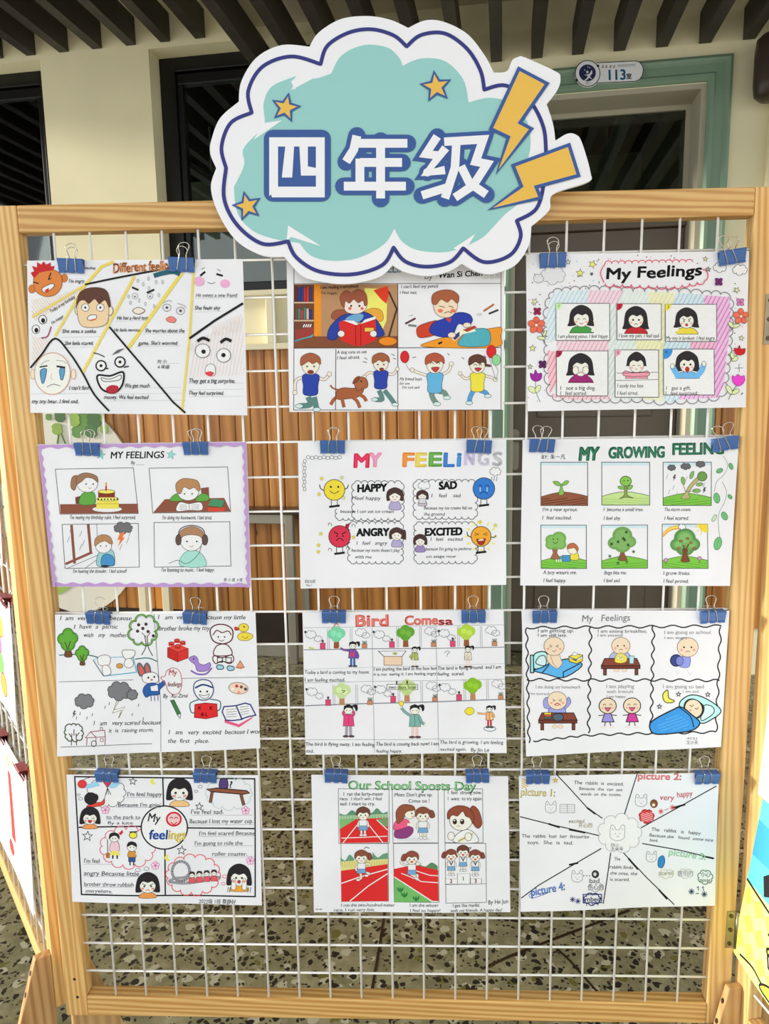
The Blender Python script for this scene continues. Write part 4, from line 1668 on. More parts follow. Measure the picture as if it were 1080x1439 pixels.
for poly, c in sec:
    I.hatch(poly, -62, 17, c, 3.6)
I.scallop(FR, 22, (70, 70, 80), 2.5, 1)
for k, (x0, y0, x1, y1) in enumerate([(187, 298, 418, 458), (450, 300, 642, 455), (660, 302, 882, 462), (188, 504, 410, 698), (442, 500, 630, 704), (652, 496, 870, 694)]):
    I.rect(x0, y0, x1, y1, (226, 226, 230), (50, 50, 56), 2.5)
    c = [(190, 226, 160), (190, 40, 60), (240, 210, 70), (160, 40, 70), (240, 160, 180), (60, 140, 210)][k]
    r = 40 if k == 5 else 26
    I.fill([(x0, y0), (x0+r, y0)]+[(x0+r*math.cos(t), y0+r*math.sin(t)*1.1) for t in (0.3, 0.6, 0.9, 1.2)]+[(x0, y0+r*1.1)], c)
    I.text(str(k+1), x0+7, y0+18, 13, (40, 40, 60))
I.text('My Feelings', 400, 194, 48, (28, 26, 30), 818, -2.5, 0.022, 0.12, 0.05)
I.scallop([(400, 125), (780, 118)], 15, (216, 80, 110), 4, 1, False)
I.scallop([(820, 150), (830, 200), (700, 224), (400, 212)], 18, (216, 80, 110), 4, 1, False)
I.curve([(400, 125), (380, 165), (395, 208)], (216, 80, 110), 4)


def girl(cx, cy, s, shirt, hair='long', face=0, hands=False):
    HB = (44, 40, 44)
    I.shape([(cx-50*s, cy+62*s), (cx-34*s, cy+40*s), (cx, cy+34*s), (cx+34*s, cy+40*s), (cx+52*s, cy+62*s), (cx+40*s, cy+64*s), (cx-40*s, cy+64*s)], shirt, BK, 2)
    w = 54*s if hair != 'short' else 46*s
    low = 44*s if hair == 'long' else (34*s if hair == 'bob' else 8*s)
    I.shape([(cx-w*0.8, cy-34*s), (cx, cy-58*s), (cx+w*0.8, cy-34*s), (cx+w, cy+low*0.6), (cx+w*1.05, cy+low), (cx+w*0.55, cy+low*0.95), (cx, cy+low*0.6), (cx-w*0.55, cy+low*0.95), (cx-w*1.1, cy+low), (cx-w, cy+low*0.5)], HB, None)
    I.ell(cx, cy+4*s, 33*s, 34*s, (246, 224, 214), (70, 50, 50), 1.8)
    I.shape([(cx-36*s, cy-4*s), (cx-36*s, cy-34*s), (cx, cy-46*s), (cx+36*s, cy-34*s), (cx+36*s, cy-4*s), (cx+20*s, cy-18*s), (cx+4*s, cy-12*s), (cx-16*s, cy-18*s)], HB, None)
    if face == 0:
        for x in (-13, 13):
            I.curve([(cx+(x-6)*s, cy+6*s), (cx+x*s, cy+1*s), (cx+(x+6)*s, cy+6*s)], BK, 2.2)
        I.curve([(cx-8*s, cy+20*s), (cx, cy+26*s), (cx+8*s, cy+20*s)], (190, 60, 60), 3)
    elif face == 1:
        eyes(I, cx-13*s, cx+13*s, cy+4*s, 4.5*s)
        I.curve([(cx-8*s, cy+26*s), (cx, cy+20*s), (cx+8*s, cy+26*s)], BK, 2.4)
    elif face == 2:
        I.line([(cx-20*s, cy-8*s), (cx-6*s, cy)], BK, 3)
        I.line([(cx+20*s, cy-8*s), (cx+6*s, cy)], BK, 3)
        eyes(I, cx-12*s, cx+12*s, cy+5*s, 3.5*s)
        I.ell(cx, cy+22*s, 6*s, 6*s, (200, 40, 40), BK, 1.6)
    elif face == 3:
        for x in (-13, 13):
            I.line([(cx+(x-6)*s, cy+5*s), (cx+(x+6)*s, cy+5*s)], BK, 2.4)
        I.line([(cx-5*s, cy+22*s), (cx+5*s, cy+22*s)], BK, 2)
    elif face == 4:
        eyes(I, cx-14*s, cx+14*s, cy+3*s, 5*s)
        I.ell(cx, cy+24*s, 9*s, 12*s, (190, 40, 40), BK, 1.6)
    for x in (-22, 22):
        I.ell(cx+x*s, cy+16*s, 7*s, 5*s, (246, 176, 168))


girl(296, 362, 1.0, (70, 150, 70), 'bob', 0)
I.curve([(340, 420), (356, 400), (352, 370)], (246, 224, 214), 10)
girl(532, 366, 0.98, (186, 40, 46), 'long', 1)
girl(752, 370, 0.95, (244, 206, 70), 'bob', 2)
I.curve([(712, 440), (700, 424), (716, 410)], (246, 224, 214), 9)
girl(292, 574, 1.05, (150, 40, 110), 'bob', 1)
for x in (270, 314):
    I.ell(x, 588, 13, 18, (246, 224, 214), (70, 50, 50), 1.8)
    I.curve([(x, 606), (x, 634)], (150, 40, 110), 20)
girl(534, 562, 0.95, (240, 150, 166), 'short', 3)
I.shape([(482, 612), (484, 590), (510, 596), (556, 596), (582, 590), (584, 612)], (240, 150, 166), BK, 2)
I.line([(448, 600), (628, 596)], BK, 2)
I.line([(444, 632), (628, 628)], BK, 2)
girl(754, 560, 0.98, (110, 176, 226), 'bob', 4)
for pts in ([(718, 620), (700, 590), (690, 570)], [(790, 618), (815, 590), (826, 560)]):
    I.curve(pts, (110, 176, 226), 24)
    I.ell(pts[-1][0], pts[-1][1], 9, 12, (246, 224, 214), (70, 50, 50), 1.8)
lines_of_text(I, [('I am playing piano, I feel happy.', 194, 448, 16, 412), ('I lose my pen. I feel sad.', 456, 446, 17, 634), ('My toy is broken. I feel angry.', 662, 456, 16, 876), ('I   see a big dog.', 202, 672, 17, 356), ('I   feel scared.', 202, 694, 16, 318),
                  ('I study too late.', 450, 662, 16, 566), ('I feel tired.', 450, 694, 16, 540), ('I   get a gift.', 660, 672, 16, 768), ('I   feel surprised.', 658, 694, 15, 798)], (30, 28, 34), 0.1)
for x, y, r, c in ((292, 166, 19, (246, 224, 120)), (346, 128, 19, (246, 224, 120)), (342, 170, 8, (90, 90, 90)), (240, 118, 12, None), (95, 290, 16, (220, 220, 170)), (86, 492, 16, (220, 220, 150)), (75, 572, 12, (200, 200, 170)), (835, 105, 12, (220, 214, 160)), (846, 150, 12, (170, 170, 150)), (970, 240, 14, (226, 220, 170)), (990, 448, 13, (210, 214, 170))):
    I.star(x, y, r, c, (60, 60, 56), 2.2, (x*7) % 40)
for x, y, c in ((106, 332, (150, 30, 80)), (128, 562, (90, 30, 90)), (892, 204, (110, 40, 110)), (986, 292, (206, 120, 180))):
    for t in (45, 135, 225, 315):
        I.ell(x+10*math.cos(math.radians(t)), y+10*math.sin(math.radians(t)), 10, 8, c, (50, 30, 50), 1.4, rot=t)


def flower5(x, y, r, c):
    for k in range(5):
        t = math.radians(72*k-90)
        I.ell(x+r*0.62*math.cos(t), y+r*0.62*math.sin(t), r*0.5, r*0.42, c, (90, 50, 50), 1.6, rot=72*k-90)
    I.ell(x, y, r*0.22, r*0.22, (250, 220, 190), (90, 50, 50), 1.4)


def stem(pts, leaves):
    I.curve(pts, (80, 90, 80), 2.4)
    for (x, y, rx, ry, rot) in leaves:
        I.ell(x, y, rx, ry, (214, 222, 170), (90, 100, 80), 2, rot=rot)


stem([(118, 415), (132, 448), (140, 470)], [(124, 448, 18, 7, 10), (138, 428, 14, 6, -60)])
flower5(102, 392, 34, (240, 104, 80))
stem([(98, 630), (100, 680), (118, 725)], [(84, 672, 20, 12, 35), (108, 668, 18, 10, -60)])
I.shape([(76, 600), (90, 605), (98, 586), (108, 602), (124, 600), (122, 625), (100, 636), (80, 625)], (150, 40, 150), (80, 20, 80), 2)
stem([(970, 375), (955, 400), (940, 420)], [(962, 396, 22, 8, -12), (944, 390, 16, 8, 50)])
flower5(988, 354, 32, (240, 110, 86))
stem([(968, 522), (955, 535), (945, 545)], [(960, 538, 14, 10, -30), (948, 524, 14, 8, 70)])
I.shape([(958, 492), (972, 494), (980, 480), (986, 496), (1004, 494), (1000, 515), (980, 522), (962, 514)], (200, 30, 40), (110, 20, 30), 2)
stem([(965, 655), (948, 680), (930, 715)], [(934, 672, 22, 10, 60), (962, 680, 18, 9, -30)])
I.shape([(948, 612), (962, 616), (972, 605), (984, 614), (1000, 612), (998, 640), (974, 656), (952, 640)], (236, 70, 200), (150, 30, 130), 2)
I.line([(978, 562), (980, 595)], BK, 2)
I.line([(960, 578), (996, 577)], BK, 2)
for cx, cy, rx, ry in ((175, 175, 62, 36), (112, 190, 24, 20)):
    I.cloud(cx, cy, rx, ry, (214, 214, 218), (120, 120, 126), 2)
I.cloud(898, 142, 34, 18, (232, 232, 236), (60, 60, 66), 2.2)
I.cloud(985, 152, 38, 20, (232, 232, 236), (60, 60, 66), 2.2)
I.build('artwork', o)

# ---- sheet 4: lilac border, four framed scenes
o, sf = sheet('drawing_sheet', [(52.7, 624.6), (346.4, 620.9), (352.7, 824.6), (75.7, 824)], 'MY FEELINGS sheet with a wavy lilac border, birthday cake girl and headphone girl', 0.0015, 1.4)
I = Ink(30, 590, 3.176, sf)
LI = (184, 148, 200)


def wavy(a, b, d, n=13, am=4):
    out = []
    for k in range(n*8+1):
        t = k/(n*8)
        s = am*math.sin(t*n*2*math.pi)
        out.append((a[0]+(b[0]-a[0])*t+d[0]*(15+s), a[1]+(b[1]-a[1])*t+d[1]*(15+s)))
    return out


for a, b, d in (((74, 112), (1004, 100), (0, 1)), ((1004, 100), (1024, 744), (-1, 0)), ((147, 742), (1024, 744), (0, -1)), ((74, 112), (147, 742), (1, 0))):
    e = wavy(a, b, d)
    for p, q in zip(e[:-1], e[1:]):
        i0 = e.index(p)/(len(e)-1)
        i1 = (e.index(p)+1)/(len(e)-1)
        I.fill([(a[0]+(b[0]-a[0])*i0, a[1]+(b[1]-a[1])*i0), (a[0]+(b[0]-a[0])*i1, a[1]+(b[1]-a[1])*i1), q, p], LI)
I.text('MY FEELINGS', 396, 172, 30, (26, 24, 28), 636, -0.5, 0.012, 0.1, 0.03)
for x in (355, 668):
    I.star(x, 156, 22, (150, 206, 200), (90, 160, 156), 2, 10)
I.text('By ____', 488, 198, 15, (50, 48, 54), 550)
frames = [[(152, 220), (500, 214), (522, 418), (174, 420)], [(570, 216), (920, 210), (934, 410), (586, 416)], [(184, 466), (522, 462), (528, 656), (198, 662)], [(592, 458), (930, 454), (935, 652), (596, 656)]]
for f in frames:
    I.line(f, (50, 50, 56), 2.5, True)
WD = (136, 80, 62)
I.fill([(174, 376), (520, 374), (521, 416), (176, 418)], WD)
I.fill([(242, 345), (270, 338), (272, 374), (244, 375)], (110, 66, 52))
I.shape([(262, 376), (268, 335), (295, 320), (325, 325), (332, 350), (325, 376)], (96, 160, 70), (50, 90, 40), 2)
I.shape([(222, 300), (225, 262), (240, 248), (255, 255), (248, 290), (238, 314)], (150, 112, 84), (80, 60, 50), 2)
I.ell(296, 285, 46, 38, (244, 232, 226), (70, 60, 60), 2)
I.shape([(248, 285), (252, 250), (290, 236), (335, 250), (342, 278), (320, 262), (290, 258), (270, 275)], (150, 112, 84), (80, 60, 50), 2)
eyes(I, 290, 322, 286, 3.5)
I.curve([(300, 302), (308, 306), (316, 302)], (180, 60, 60), 2)
I.ell(384, 398, 66, 14, (240, 238, 232), (120, 110, 110), 2)
I.fill([(338, 352), (434, 352), (436, 396), (336, 396)], (244, 214, 90))
I.ell(386, 352, 48, 10, (248, 226, 120), (90, 70, 50), 2)
I.fill([(344, 320), (418, 320), (418, 346), (344, 346)], (130, 54, 40))
I.ell(381, 320, 37, 9, (246, 220, 100), (90, 60, 40), 2)
for x in range(345, 432, 14):
    I.dot(x, 354, 4, (60, 40, 30))
I.line([(338, 374), (436, 374)], (200, 160, 60), 3)
I.line([(379, 316), (379, 294)], (190, 50, 40), 7)
I.ell(379, 286, 4, 8, (240, 150, 50))
I.fill([(640, 354), (905, 348), (934, 408), (588, 414)], WD)
I.fill([(800, 305), (836, 300), (838, 340), (805, 345)], (130, 76, 60))
for x, d in ((698, -1), (812, 1)):
    I.shape([(x-32, 362), (x-26, 342), (x, 328), (x+24, 340), (x+20, 360)], (96, 160, 70), (50, 90, 40), 2)
I.ell(744, 320, 48, 40, (244, 232, 226), (70, 60, 60), 2)
I.shape([(692, 318), (690, 285), (715, 264), (745, 262), (785, 272), (798, 305), (790, 318), (770, 302), (750, 310), (725, 300), (710, 330)], (176, 130, 90), (90, 66, 50), 2)
eyes(I, 728, 762, 330, 3.5)
I.shape([(692, 406), (706, 368), (748, 374), (800, 368), (806, 402), (748, 404)], (244, 244, 244), (60, 60, 60), 2)
I.line([(748, 374), (750, 404)], (60, 60, 60), 2)
for k in range(4):
    I.line([(706, 378+k*7), (740, 381+k*7)], (120, 120, 120), 1.6)
    I.line([(758, 381+k*7), (794, 377+k*7)], (120, 120, 120), 1.6)
I.fill([(830, 392), (908, 390), (905, 408), (834, 408)], (206, 70, 50))
I.fill([(832, 382), (850, 352), (908, 360), (896, 390)], (70, 140, 100))
I.line([(832, 384), (896, 392), (908, 362)], (40, 60, 50), 2)
for pts in ([(226, 468), (240, 640)], [(300, 466), (312, 595)]):
    I.line(pts, WD, 12)
I.line([(200, 642), (318, 590)], WD, 11)
I.line([(205, 662), (345, 602)], (60, 60, 60), 2)
I.line([(286, 662), (345, 618)], (60, 60, 60), 2)
I.line([(338, 464), (340, 520)], (60, 60, 60), 2)
for x, y in ((208, 545), (218, 500), (262, 520), (275, 560), (262, 580), (440, 580), (470, 550), (480, 520), (430, 540)):
    I.line([(x, y), (x+10, y-26)], (110, 110, 116), 2)
I.cloud(455, 482, 50, 22, (110, 108, 112), (50, 50, 54), 2)
I.fill([(440, 505), (462, 500), (452, 525), (462, 525), (432, 565), (442, 535), (430, 535)], (238, 120, 60))
I.shape([(340, 650), (345, 595), (375, 578), (410, 585), (418, 640), (400, 652)], (150, 196, 196), (50, 80, 90), 2)
I.shape([(358, 645), (362, 608), (385, 598), (412, 612), (415, 645), (388, 652)], (70, 140, 190), (30, 60, 90), 2)
I.ell(368, 560, 36, 34, (244, 232, 226), (70, 60, 60), 2)
I.shape([(330, 562), (332, 530), (360, 512), (395, 520), (408, 550), (395, 552), (375, 540), (350, 548)], (176, 130, 90), (90, 66, 50), 2)
eyes(I, 355, 380, 562, 3)
I.ell(375, 652, 20, 5, (40, 40, 44))
I.shape([(712, 650), (722, 600), (765, 580), (808, 600), (822, 652)], (160, 212, 200), (70, 110, 100), 2)
I.ell(760, 538, 50, 46, (244, 232, 226), (70, 60, 60), 2)
I.shape([(706, 535), (712, 495), (760, 475), (808, 495), (814, 535), (795, 518), (760, 512), (725, 518)], (168, 126, 94), (80, 60, 50), 2)
for x in (702, 820):
    I.ell(x, 535, 13, 24, (96, 76, 70), (50, 40, 40), 2)
I.curve([(700, 520), (712, 485), (760, 470), (808, 485), (822, 520)], (70, 60, 60), 4)
eyes(I, 740, 784, 542, 4)
I.curve([(750, 560), (760, 566), (770, 560)], (160, 70, 70), 2)
I.curve([(806, 550), (790, 600), (740, 640), (700, 625), (660, 640)], (60, 60, 60), 2)
lines_of_text(I, [("I'm seeing my birthday cake. I feel surprised.", 218, 442, 17, 510, 0.2), ("I'm doing my homework. I feel tired.", 628, 444, 17, 850), ("I'm hearing the thunder.  I feel scared!", 232, 682, 17, 470), ("I'm listening to music.  I feel happy.", 626, 676, 17, 862), ('李 小 雨  4 班', 902, 720, 12, 986)], (30, 28, 34), 0.15)
I.build('artwork', o)

# ---- sheet 5: four round emotion figures
o, sf = sheet('drawing_sheet', [(418.3, 621.5), (711, 617.5), (710.7, 821.3), (422.3, 826.8)], 'MY FEELINGS sheet with rainbow title and yellow, blue, red and orange round faces', 0.0015, 2.0)
I = Ink(400, 590, 3.273, sf)
tx = 312
for ch, c, x0, x1, y in (('M', (206, 40, 80), 312, 384, 218), ('Y', (240, 140, 170), 388, 440, 214), ('F', (240, 130, 50), 534, 590, 214), ('E', (240, 190, 80), 594, 648, 214), ('E', (90, 156, 60), 654, 718, 212), ('L', (50, 110, 190), 724, 776, 214), ('i', (60, 130, 200), 786, 806, 212), ('N', (200, 190, 220), 822, 868, 206), ('G', (206, 204, 220), 884, 936, 208), ('S', (196, 196, 202), 952, 996, 210)):
    I.text(ch, x0, y, 62, c, x1, 0, 0.035, 0.05)
    if ch not in 'NGS':
        I.text(ch, x0+2, y-3, 56, tuple(min(255, v+18) for v in c), x1-2, 0, -0.01, 0.05)
for k in range(9):
    I.ell(108+k*18, 172+(k % 2)*3, 9, 8, None, (90, 90, 96), 2)
for k in range(9):
    I.ell(92-(k % 2)*4, 190+k*16, 7, 9, None, (100, 100, 106), 2)


def bubble(x0, y0, x1, y1, gap=None):
    I.scallop([(x0, y0), (x1, y0), (x1, y1), (x0, y1)], 15, (60, 60, 66), 3, 1)


for x0, y0, x1, y1 in ((320, 292, 536, 452), (602, 286, 874, 446), (300, 478, 534, 650), (604, 480, 874, 650)):
    bubble(x0, y0, x1, y1)
I.scallop([(240, 410), (240, 452), (320, 452)], 14, (60, 60, 66), 3, -1, False)
I.text('HAPPY', 332, 332, 34, (20, 20, 24), 468, -2, 0.035, 0.05)
I.text('SAD', 708, 320, 34, (20, 20, 24), 790, -3, 0.035, 0.05)
I.text('ANGRY', 330, 534, 34, (20, 20, 24), 478, -1, 0.035, 0.05)
I.text('EXCITED', 642, 532, 34, (20, 20, 24), 814, -1, 0.035, 0.05)
YB, BB, RB, OB = (244, 206, 60), (50, 116, 196), (206, 50, 74), (240, 160, 50)


def ball(cx, cy, r, c):
    I.ell(cx, cy, r, r, c, BK, 3)
    for x in (-14, 14):
        I.line([(cx+x, cy+r), (cx+x, cy+r+28)], BK, 3)
    I.line([(cx-24, cy+r+30), (cx+24, cy+r+24)], BK, 10)


ball(228, 322, 48, YB)
eyes(I, 212, 246, 308, 5)
I.curve([(206, 326), (228, 338), (250, 326)], BK, 3)
I.curve([(180, 325), (165, 315), (160, 298)], BK, 4)
I.curve([(276, 318), (288, 312), (292, 298)], BK, 4)
ball(915, 316, 50, BB)
for x in (898, 930):
    I.curve([(x-10, 306), (x, 300), (x+10, 308)], (20, 40, 90), 3)
    I.line([(x, 310), (x, 330)], (150, 200, 236), 5)
I.curve([(896, 342), (914, 330), (934, 342)], (20, 40, 90), 3)
ball(252, 536, 50, RB)
I.line([(226, 514), (246, 526)], BK, 5)
I.line([(282, 514), (262, 526)], BK, 5)
eyes(I, 240, 268, 534, 4)
I.curve([(236, 556), (252, 544), (270, 556)], BK, 4)
for k in range(12):
    t = math.radians(30*k)
    I.line([(902+58*math.cos(t), 536+58*math.sin(t)), (902+74*math.cos(t), 536+74*math.sin(t))], (244, 220, 110), 8)
ball(902, 536, 46, OB)
I.line([(872, 520), (892, 526), (874, 532)], BK, 3)
I.line([(932, 520), (912, 526), (930, 532)], BK, 3)
I.shape([(882, 548), (902, 552), (922, 546), (912, 572), (892, 572)], (160, 50, 40), BK, 2.5)
I.line([(890, 554), (914, 552)], (240, 240, 240), 5)
I.curve([(948, 540), (964, 540), (970, 530)], BK, 4)
I.curve([(856, 540), (840, 530), (838, 515)], BK, 4)
for x, y, c in ((170, 270, YB), (262, 266, (200, 220, 160)), (158, 342, YB), (270, 358, (210, 220, 170)), (155, 576, YB), (166, 524, YB), (155, 606, YB), (316, 540, (210, 200, 90)), (968, 486, YB), (896, 470, YB)):
    I.star(x, y, 11, c, (180, 160, 60), 1.5, x % 30)
I.fill([(280, 480), (300, 474), (292, 500), (276, 494)], (150, 40, 50))
for x, y in ((208, 482), (316, 488), (208, 598), (290, 590)):
    I.curve([(x-8, y+4), (x-4, y-8), (x+6, y-4), (x+8, y+6)], (60, 60, 60), 2.5)
I.cloud(968, 238, 30, 18, (232, 232, 236), (90, 90, 96), 2.2)
for x in (952, 964, 976):
    I.line([(x, 262), (x-4, 282)], (90, 110, 140), 3)


def mini(cx, cy, s, c, tail=False):
    I.shape([(cx-24*s, cy+58*s), (cx-16*s, cy+26*s), (cx+16*s, cy+26*s), (cx+26*s, cy+58*s)], c, (80, 70, 100), 2)
    if tail:
        I.shape([(cx+22*s, cy-18*s), (cx+44*s, cy-22*s), (cx+46*s, cy+24*s), (cx+30*s, cy+14*s)], (64, 48, 46), None)
    I.shape([(cx-34*s, cy+22*s), (cx-34*s, cy-20*s), (cx, cy-38*s), (cx+34*s, cy-20*s), (cx+36*s, cy+22*s), (cx, cy+10*s)], (70, 50, 48), None)
    I.ell(cx, cy+4*s, 25*s, 23*s, (246, 222, 214), (70, 50, 50), 1.6)
    I.shape([(cx-26*s, cy), (cx-24*s, cy-22*s), (cx+24*s, cy-22*s), (cx+26*s, cy), (cx, cy-12*s)], (70, 50, 48), None)
    eyes(I, cx-9*s, cx+9*s, cy+4*s, 2.6*s)
    I.curve([(cx-6*s, cy+15*s), (cx, cy+18*s), (cx+6*s, cy+15*s)], (190, 60, 60), 2.4)


mini(506, 350, 1.05, (170, 160, 200))
mini(632, 350, 0.75, (190, 180, 190))
mini(514, 528, 0.92, (170, 160, 200), True)
mini(622, 556, 0.85, (150, 130, 180))
I.rect(616, 362, 648, 384, (206, 204, 208), (90, 90, 96), 2)
I.cloud(640, 302, 34, 16, None, (110, 110, 116), 2)
lines_of_text(I, [('I feel happy', 304, 368, 17, 440), ('because I can eat ice cream', 254, 428, 15, 500), ('I    feel    sad', 672, 356, 17, 806), ('Because my ice cream fell on', 638, 412, 15, 860), ('the ground', 638, 440, 15, 734), ('I   feel   angry', 328, 574, 17, 470), ("because my mom doesn't play", 306, 606, 15, 528), ('with me', 322, 636, 15, 398),
                  ('I   feel   excited', 668, 556, 16, 816), ("because I'm going to perform", 646, 600, 15, 856), ('on stage now', 648, 634, 14, 786), ('四(3)班', 92, 748, 12, 140), ('No.1', 98, 764, 10, 124)], (64, 62, 70), 0.15)
I.build('artwork', o)

# ---- sheet 6: growing tree
o, sf = sheet('drawing_sheet', [(734, 618), (1038.3, 613.8), (1024.2, 822.8), (730.3, 822.2)], 'MY GROWING FEELING sheet of a sprout growing into a tree in six frames', 0.002, 2.5)
I = Ink(715, 590, 3.273, sf)
DG = (24, 96, 70)
I.text('MY', 318, 186, 60, DG, 408, -1, 0.035, 0.12)
I.text('GROWING', 456, 176, 50, DG, 712, -1, 0.03, 0.05)
I.text('FEELING', 748, 160, 52, DG, 985, -1, 0.03, 0.03)
for w, x0, x1, y, h in (('MY', 321, 405, 184, 54), ('GROWING', 459, 709, 174, 44), ('FEELING', 751, 982, 158, 46)):
    I.text(w, x0, y, h, (60, 126, 96), x1, -1, -0.004, 0.08)
I.text('BY: 朱一凡', 148, 180, 18, (30, 30, 34), 258, 0, 0.005, 0.05)
fr6 = [(146, 195, 361, 394), (426, 195, 646, 392), (708, 195, 930, 394), (146, 484, 354, 682), (424, 484, 636, 682), (704, 480, 912, 682)]
for k, (x0, y0, x1, y1) in enumerate(fr6):
    I.fill([(x0, y0), (x1, y0), (x1, y0+14), (x0, y0+14)], (196, 218, 226))
    g = (120, 186, 70) if k not in (0, 1) else ((140, 84, 60) if k == 0 else (186, 212, 140))
    top = y1-(52 if k < 2 else 46)
    I.fill(catmull([(x0, top+12), (x0+50, top-2), ((x0+x1)/2, top-10), (x1-40, top), (x1, top+10)], False, 5)+[(x1, y1), (x0, y1)], g)
    I.curve([(x0, top+12), (x0+50, top-2), ((x0+x1)/2, top-10), (x1-40, top), (x1, top+10)], (70, 90, 50) if k else (90, 60, 40), 2.5)
    I.hatch([(x0+4, top+18), (x1-4, top+18), (x1-4, y1-4), (x0+4, y1-4)], (k*31) % 20-8, 11, (92, 50, 36) if k == 0 else ((160, 190, 110) if k == 1 else (90, 160, 56)), 3.2)
    I.rect(x0, y0, x1, y1, None, (50, 60, 60), 2.8)
GR = (126, 182, 80)
I.shape([(228, 345), (236, 310), (232, 296), (248, 296), (244, 310), (252, 340)], GR, (50, 80, 40), 2)
I.shape([(236, 302), (215, 300), (202, 284), (226, 284)], GR, (50, 80, 40), 2)
I.shape([(244, 302), (256, 282), (274, 282), (266, 296)], GR, (50, 80, 40), 2)
I.shape([(508, 362), (528, 345), (530, 300), (542, 300), (544, 345), (572, 360), (540, 356)], (130, 150, 80), (70, 60, 40), 2)
I.ell(536, 282, 26, 23, (130, 186, 76), (40, 70, 36), 3)
eyes(I, 528, 546, 280, 3)
I.shape([(530, 318), (508, 318), (500, 306), (520, 306)], GR, (50, 80, 40), 2)
I.shape([(544, 320), (560, 318), (568, 302), (550, 304)], GR, (50, 80, 40), 2)
for cx, cy, rx, ry in ((747, 220, 22, 12), (812, 214, 28, 12), (880, 204, 26, 12)):
    I.cloud(cx, cy, rx, ry, (100, 100, 104), (50, 50, 54), 2)
for x, y in ((730, 250), (760, 300), (775, 330), (820, 260), (850, 235), (900, 290), (740, 320), (870, 330)):
    I.line([(x, y), (x-8, y+22)], (150, 156, 160), 2)
I.shape([(790, 362), (810, 335), (830, 300), (868, 262), (878, 272), (846, 305), (826, 340), (830, 360)], (176, 170, 120), (80, 80, 60), 2)
I.ell(888, 260, 22, 22, (110, 150, 80), (50, 70, 40), 2.5)
for (x, y, rx, ry, r) in ((800, 280, 18, 9, 80), (840, 254, 18, 8, -70), (876, 297, 16, 8, -10), (862, 326, 18, 9, 0)):
    I.ell(x, y, rx, ry, (130, 176, 100), (50, 80, 40), 2, rot=r)
I.curve([(812, 330), (840, 328), (860, 326)], (80, 90, 60), 2)
I.curve([(800, 296), (806, 315), (812, 330)], (80, 90, 60), 2)
for x, y in ((760, 262), (898, 320)):
    I.fill([(x, y-10), (x+8, y-10), (x+2, y+2), (x+8, y+2), (x-8, y+20), (x-2, y+6), (x-8, y+6)], (80, 80, 84))


def tree6(cx, base, h, r, trunk, leafc, lumps):
    I.shape([(cx-18, base), (cx-9, base-h*0.3), (cx-11, base-h*0.55), (cx+11, base-h*0.55), (cx+9, base-h*0.3), (cx+20, base)], trunk, (70, 46, 36), 2)
    for dx, dy, q in lumps:
        I.ell(cx+dx, base-h+dy, q, q*0.9, leafc, None)
    for dx, dy, q in lumps:
        I.ell(cx+dx, base-h+dy, q*0.72, q*0.62, tuple(min(255, v+14) for v in leafc), None)


tree6(210, 638, 86, 40, (150, 100, 70), (112, 164, 80), [(-16, 0, 28), (18, -8, 34), (4, 12, 34), (-20, 22, 24), (26, 20, 26)])
eyes(I, 202, 222, 548, 3)
I.curve([(200, 560), (212, 568), (224, 558)], BK, 2.4)
I.shape([(280, 640), (285, 610), (310, 605), (318, 640)], (240, 206, 70), (90, 70, 40), 2)
I.ell(292, 595, 24, 22, (246, 222, 206), (70, 50, 50), 1.6)
I.shape([(266, 592), (270, 574), (295, 566), (316, 585), (312, 605), (300, 588), (280, 590)], (180, 106, 66), (90, 50, 36), 2)
I.rect(244, 622, 280, 650, (70, 140, 190), (30, 60, 90), 2)
I.line([(244, 630), (230, 640)], (70, 140, 190), 6)
for x in (216, 226, 236):
    I.line([(x, 640), (x+1, 652)], (235, 240, 245), 4)
tree6(520, 644, 100, 46, (130, 86, 60), (110, 156, 84), [(0, -12, 46), (-36, 22, 32), (34, 16, 30), (0, 30, 40)])
for x, y in ((538, 516), (470, 570), (546, 575), (524, 545), (500, 560), (530, 552)):
    I.star(x, y, 10, (40, 70, 40), None, 1, x % 40)
for x, y in ((462, 626), (572, 606), (540, 652), (500, 658)):
    I.star(x, y, 8, (80, 120, 60), (40, 60, 40), 1.5)
tree6(808, 650, 100, 46, (122, 70, 46), (86, 140, 74), [(0, -6, 50), (-36, 24, 32), (36, 22, 34), (0, 36, 44)])
tree6(808, 650, 100, 46, (122, 70, 46), (112, 164, 90), [(0, -6, 36), (-30, 24, 22), (30, 22, 24)])
for x, y in ((820, 545), (780, 590), (850, 590), (790, 558), (835, 565)):
    I.ell(x, y, 8, 6, (150, 110, 70), (70, 50, 40), 1.5)
I.line([(800, 575), (808, 600), (826, 570)], (110, 60, 40), 6)
I.fill([(862, 480), (912, 480), (912, 520), (884, 512)], (250, 200, 60))
for a, b in (((852, 490), (866, 494)), ((862, 512), (874, 506)), ((880, 530), (886, 516))):
    I.line([a, b], (240, 190, 80), 3)
for k, c in enumerate([(240, 180, 70), (244, 214, 100), (230, 150, 60)]):
    I.curve([(708, 525+k*6), (730, 502+k*6), (760, 490+k*6), (785, 488+k*6)], c, 6)
I.cloud(795, 492, 20, 12, (238, 238, 240), (60, 60, 64), 2)
for x, y in ((720, 645), (874, 636)):
    I.ell(x, y, 9, 9, (190, 150, 190), (90, 60, 90), 2)
    I.line([(x, y+9), (x, y+22)], (70, 90, 60), 2)
vine = [[(984, 165), (1005, 205), (990, 250), (955, 285), (945, 330)], [(980, 285), (1000, 330), (990, 380), (965, 430), (962, 490), (968, 540)]]
for p in vine:
    I.curve(p, (120, 130, 120), 2)
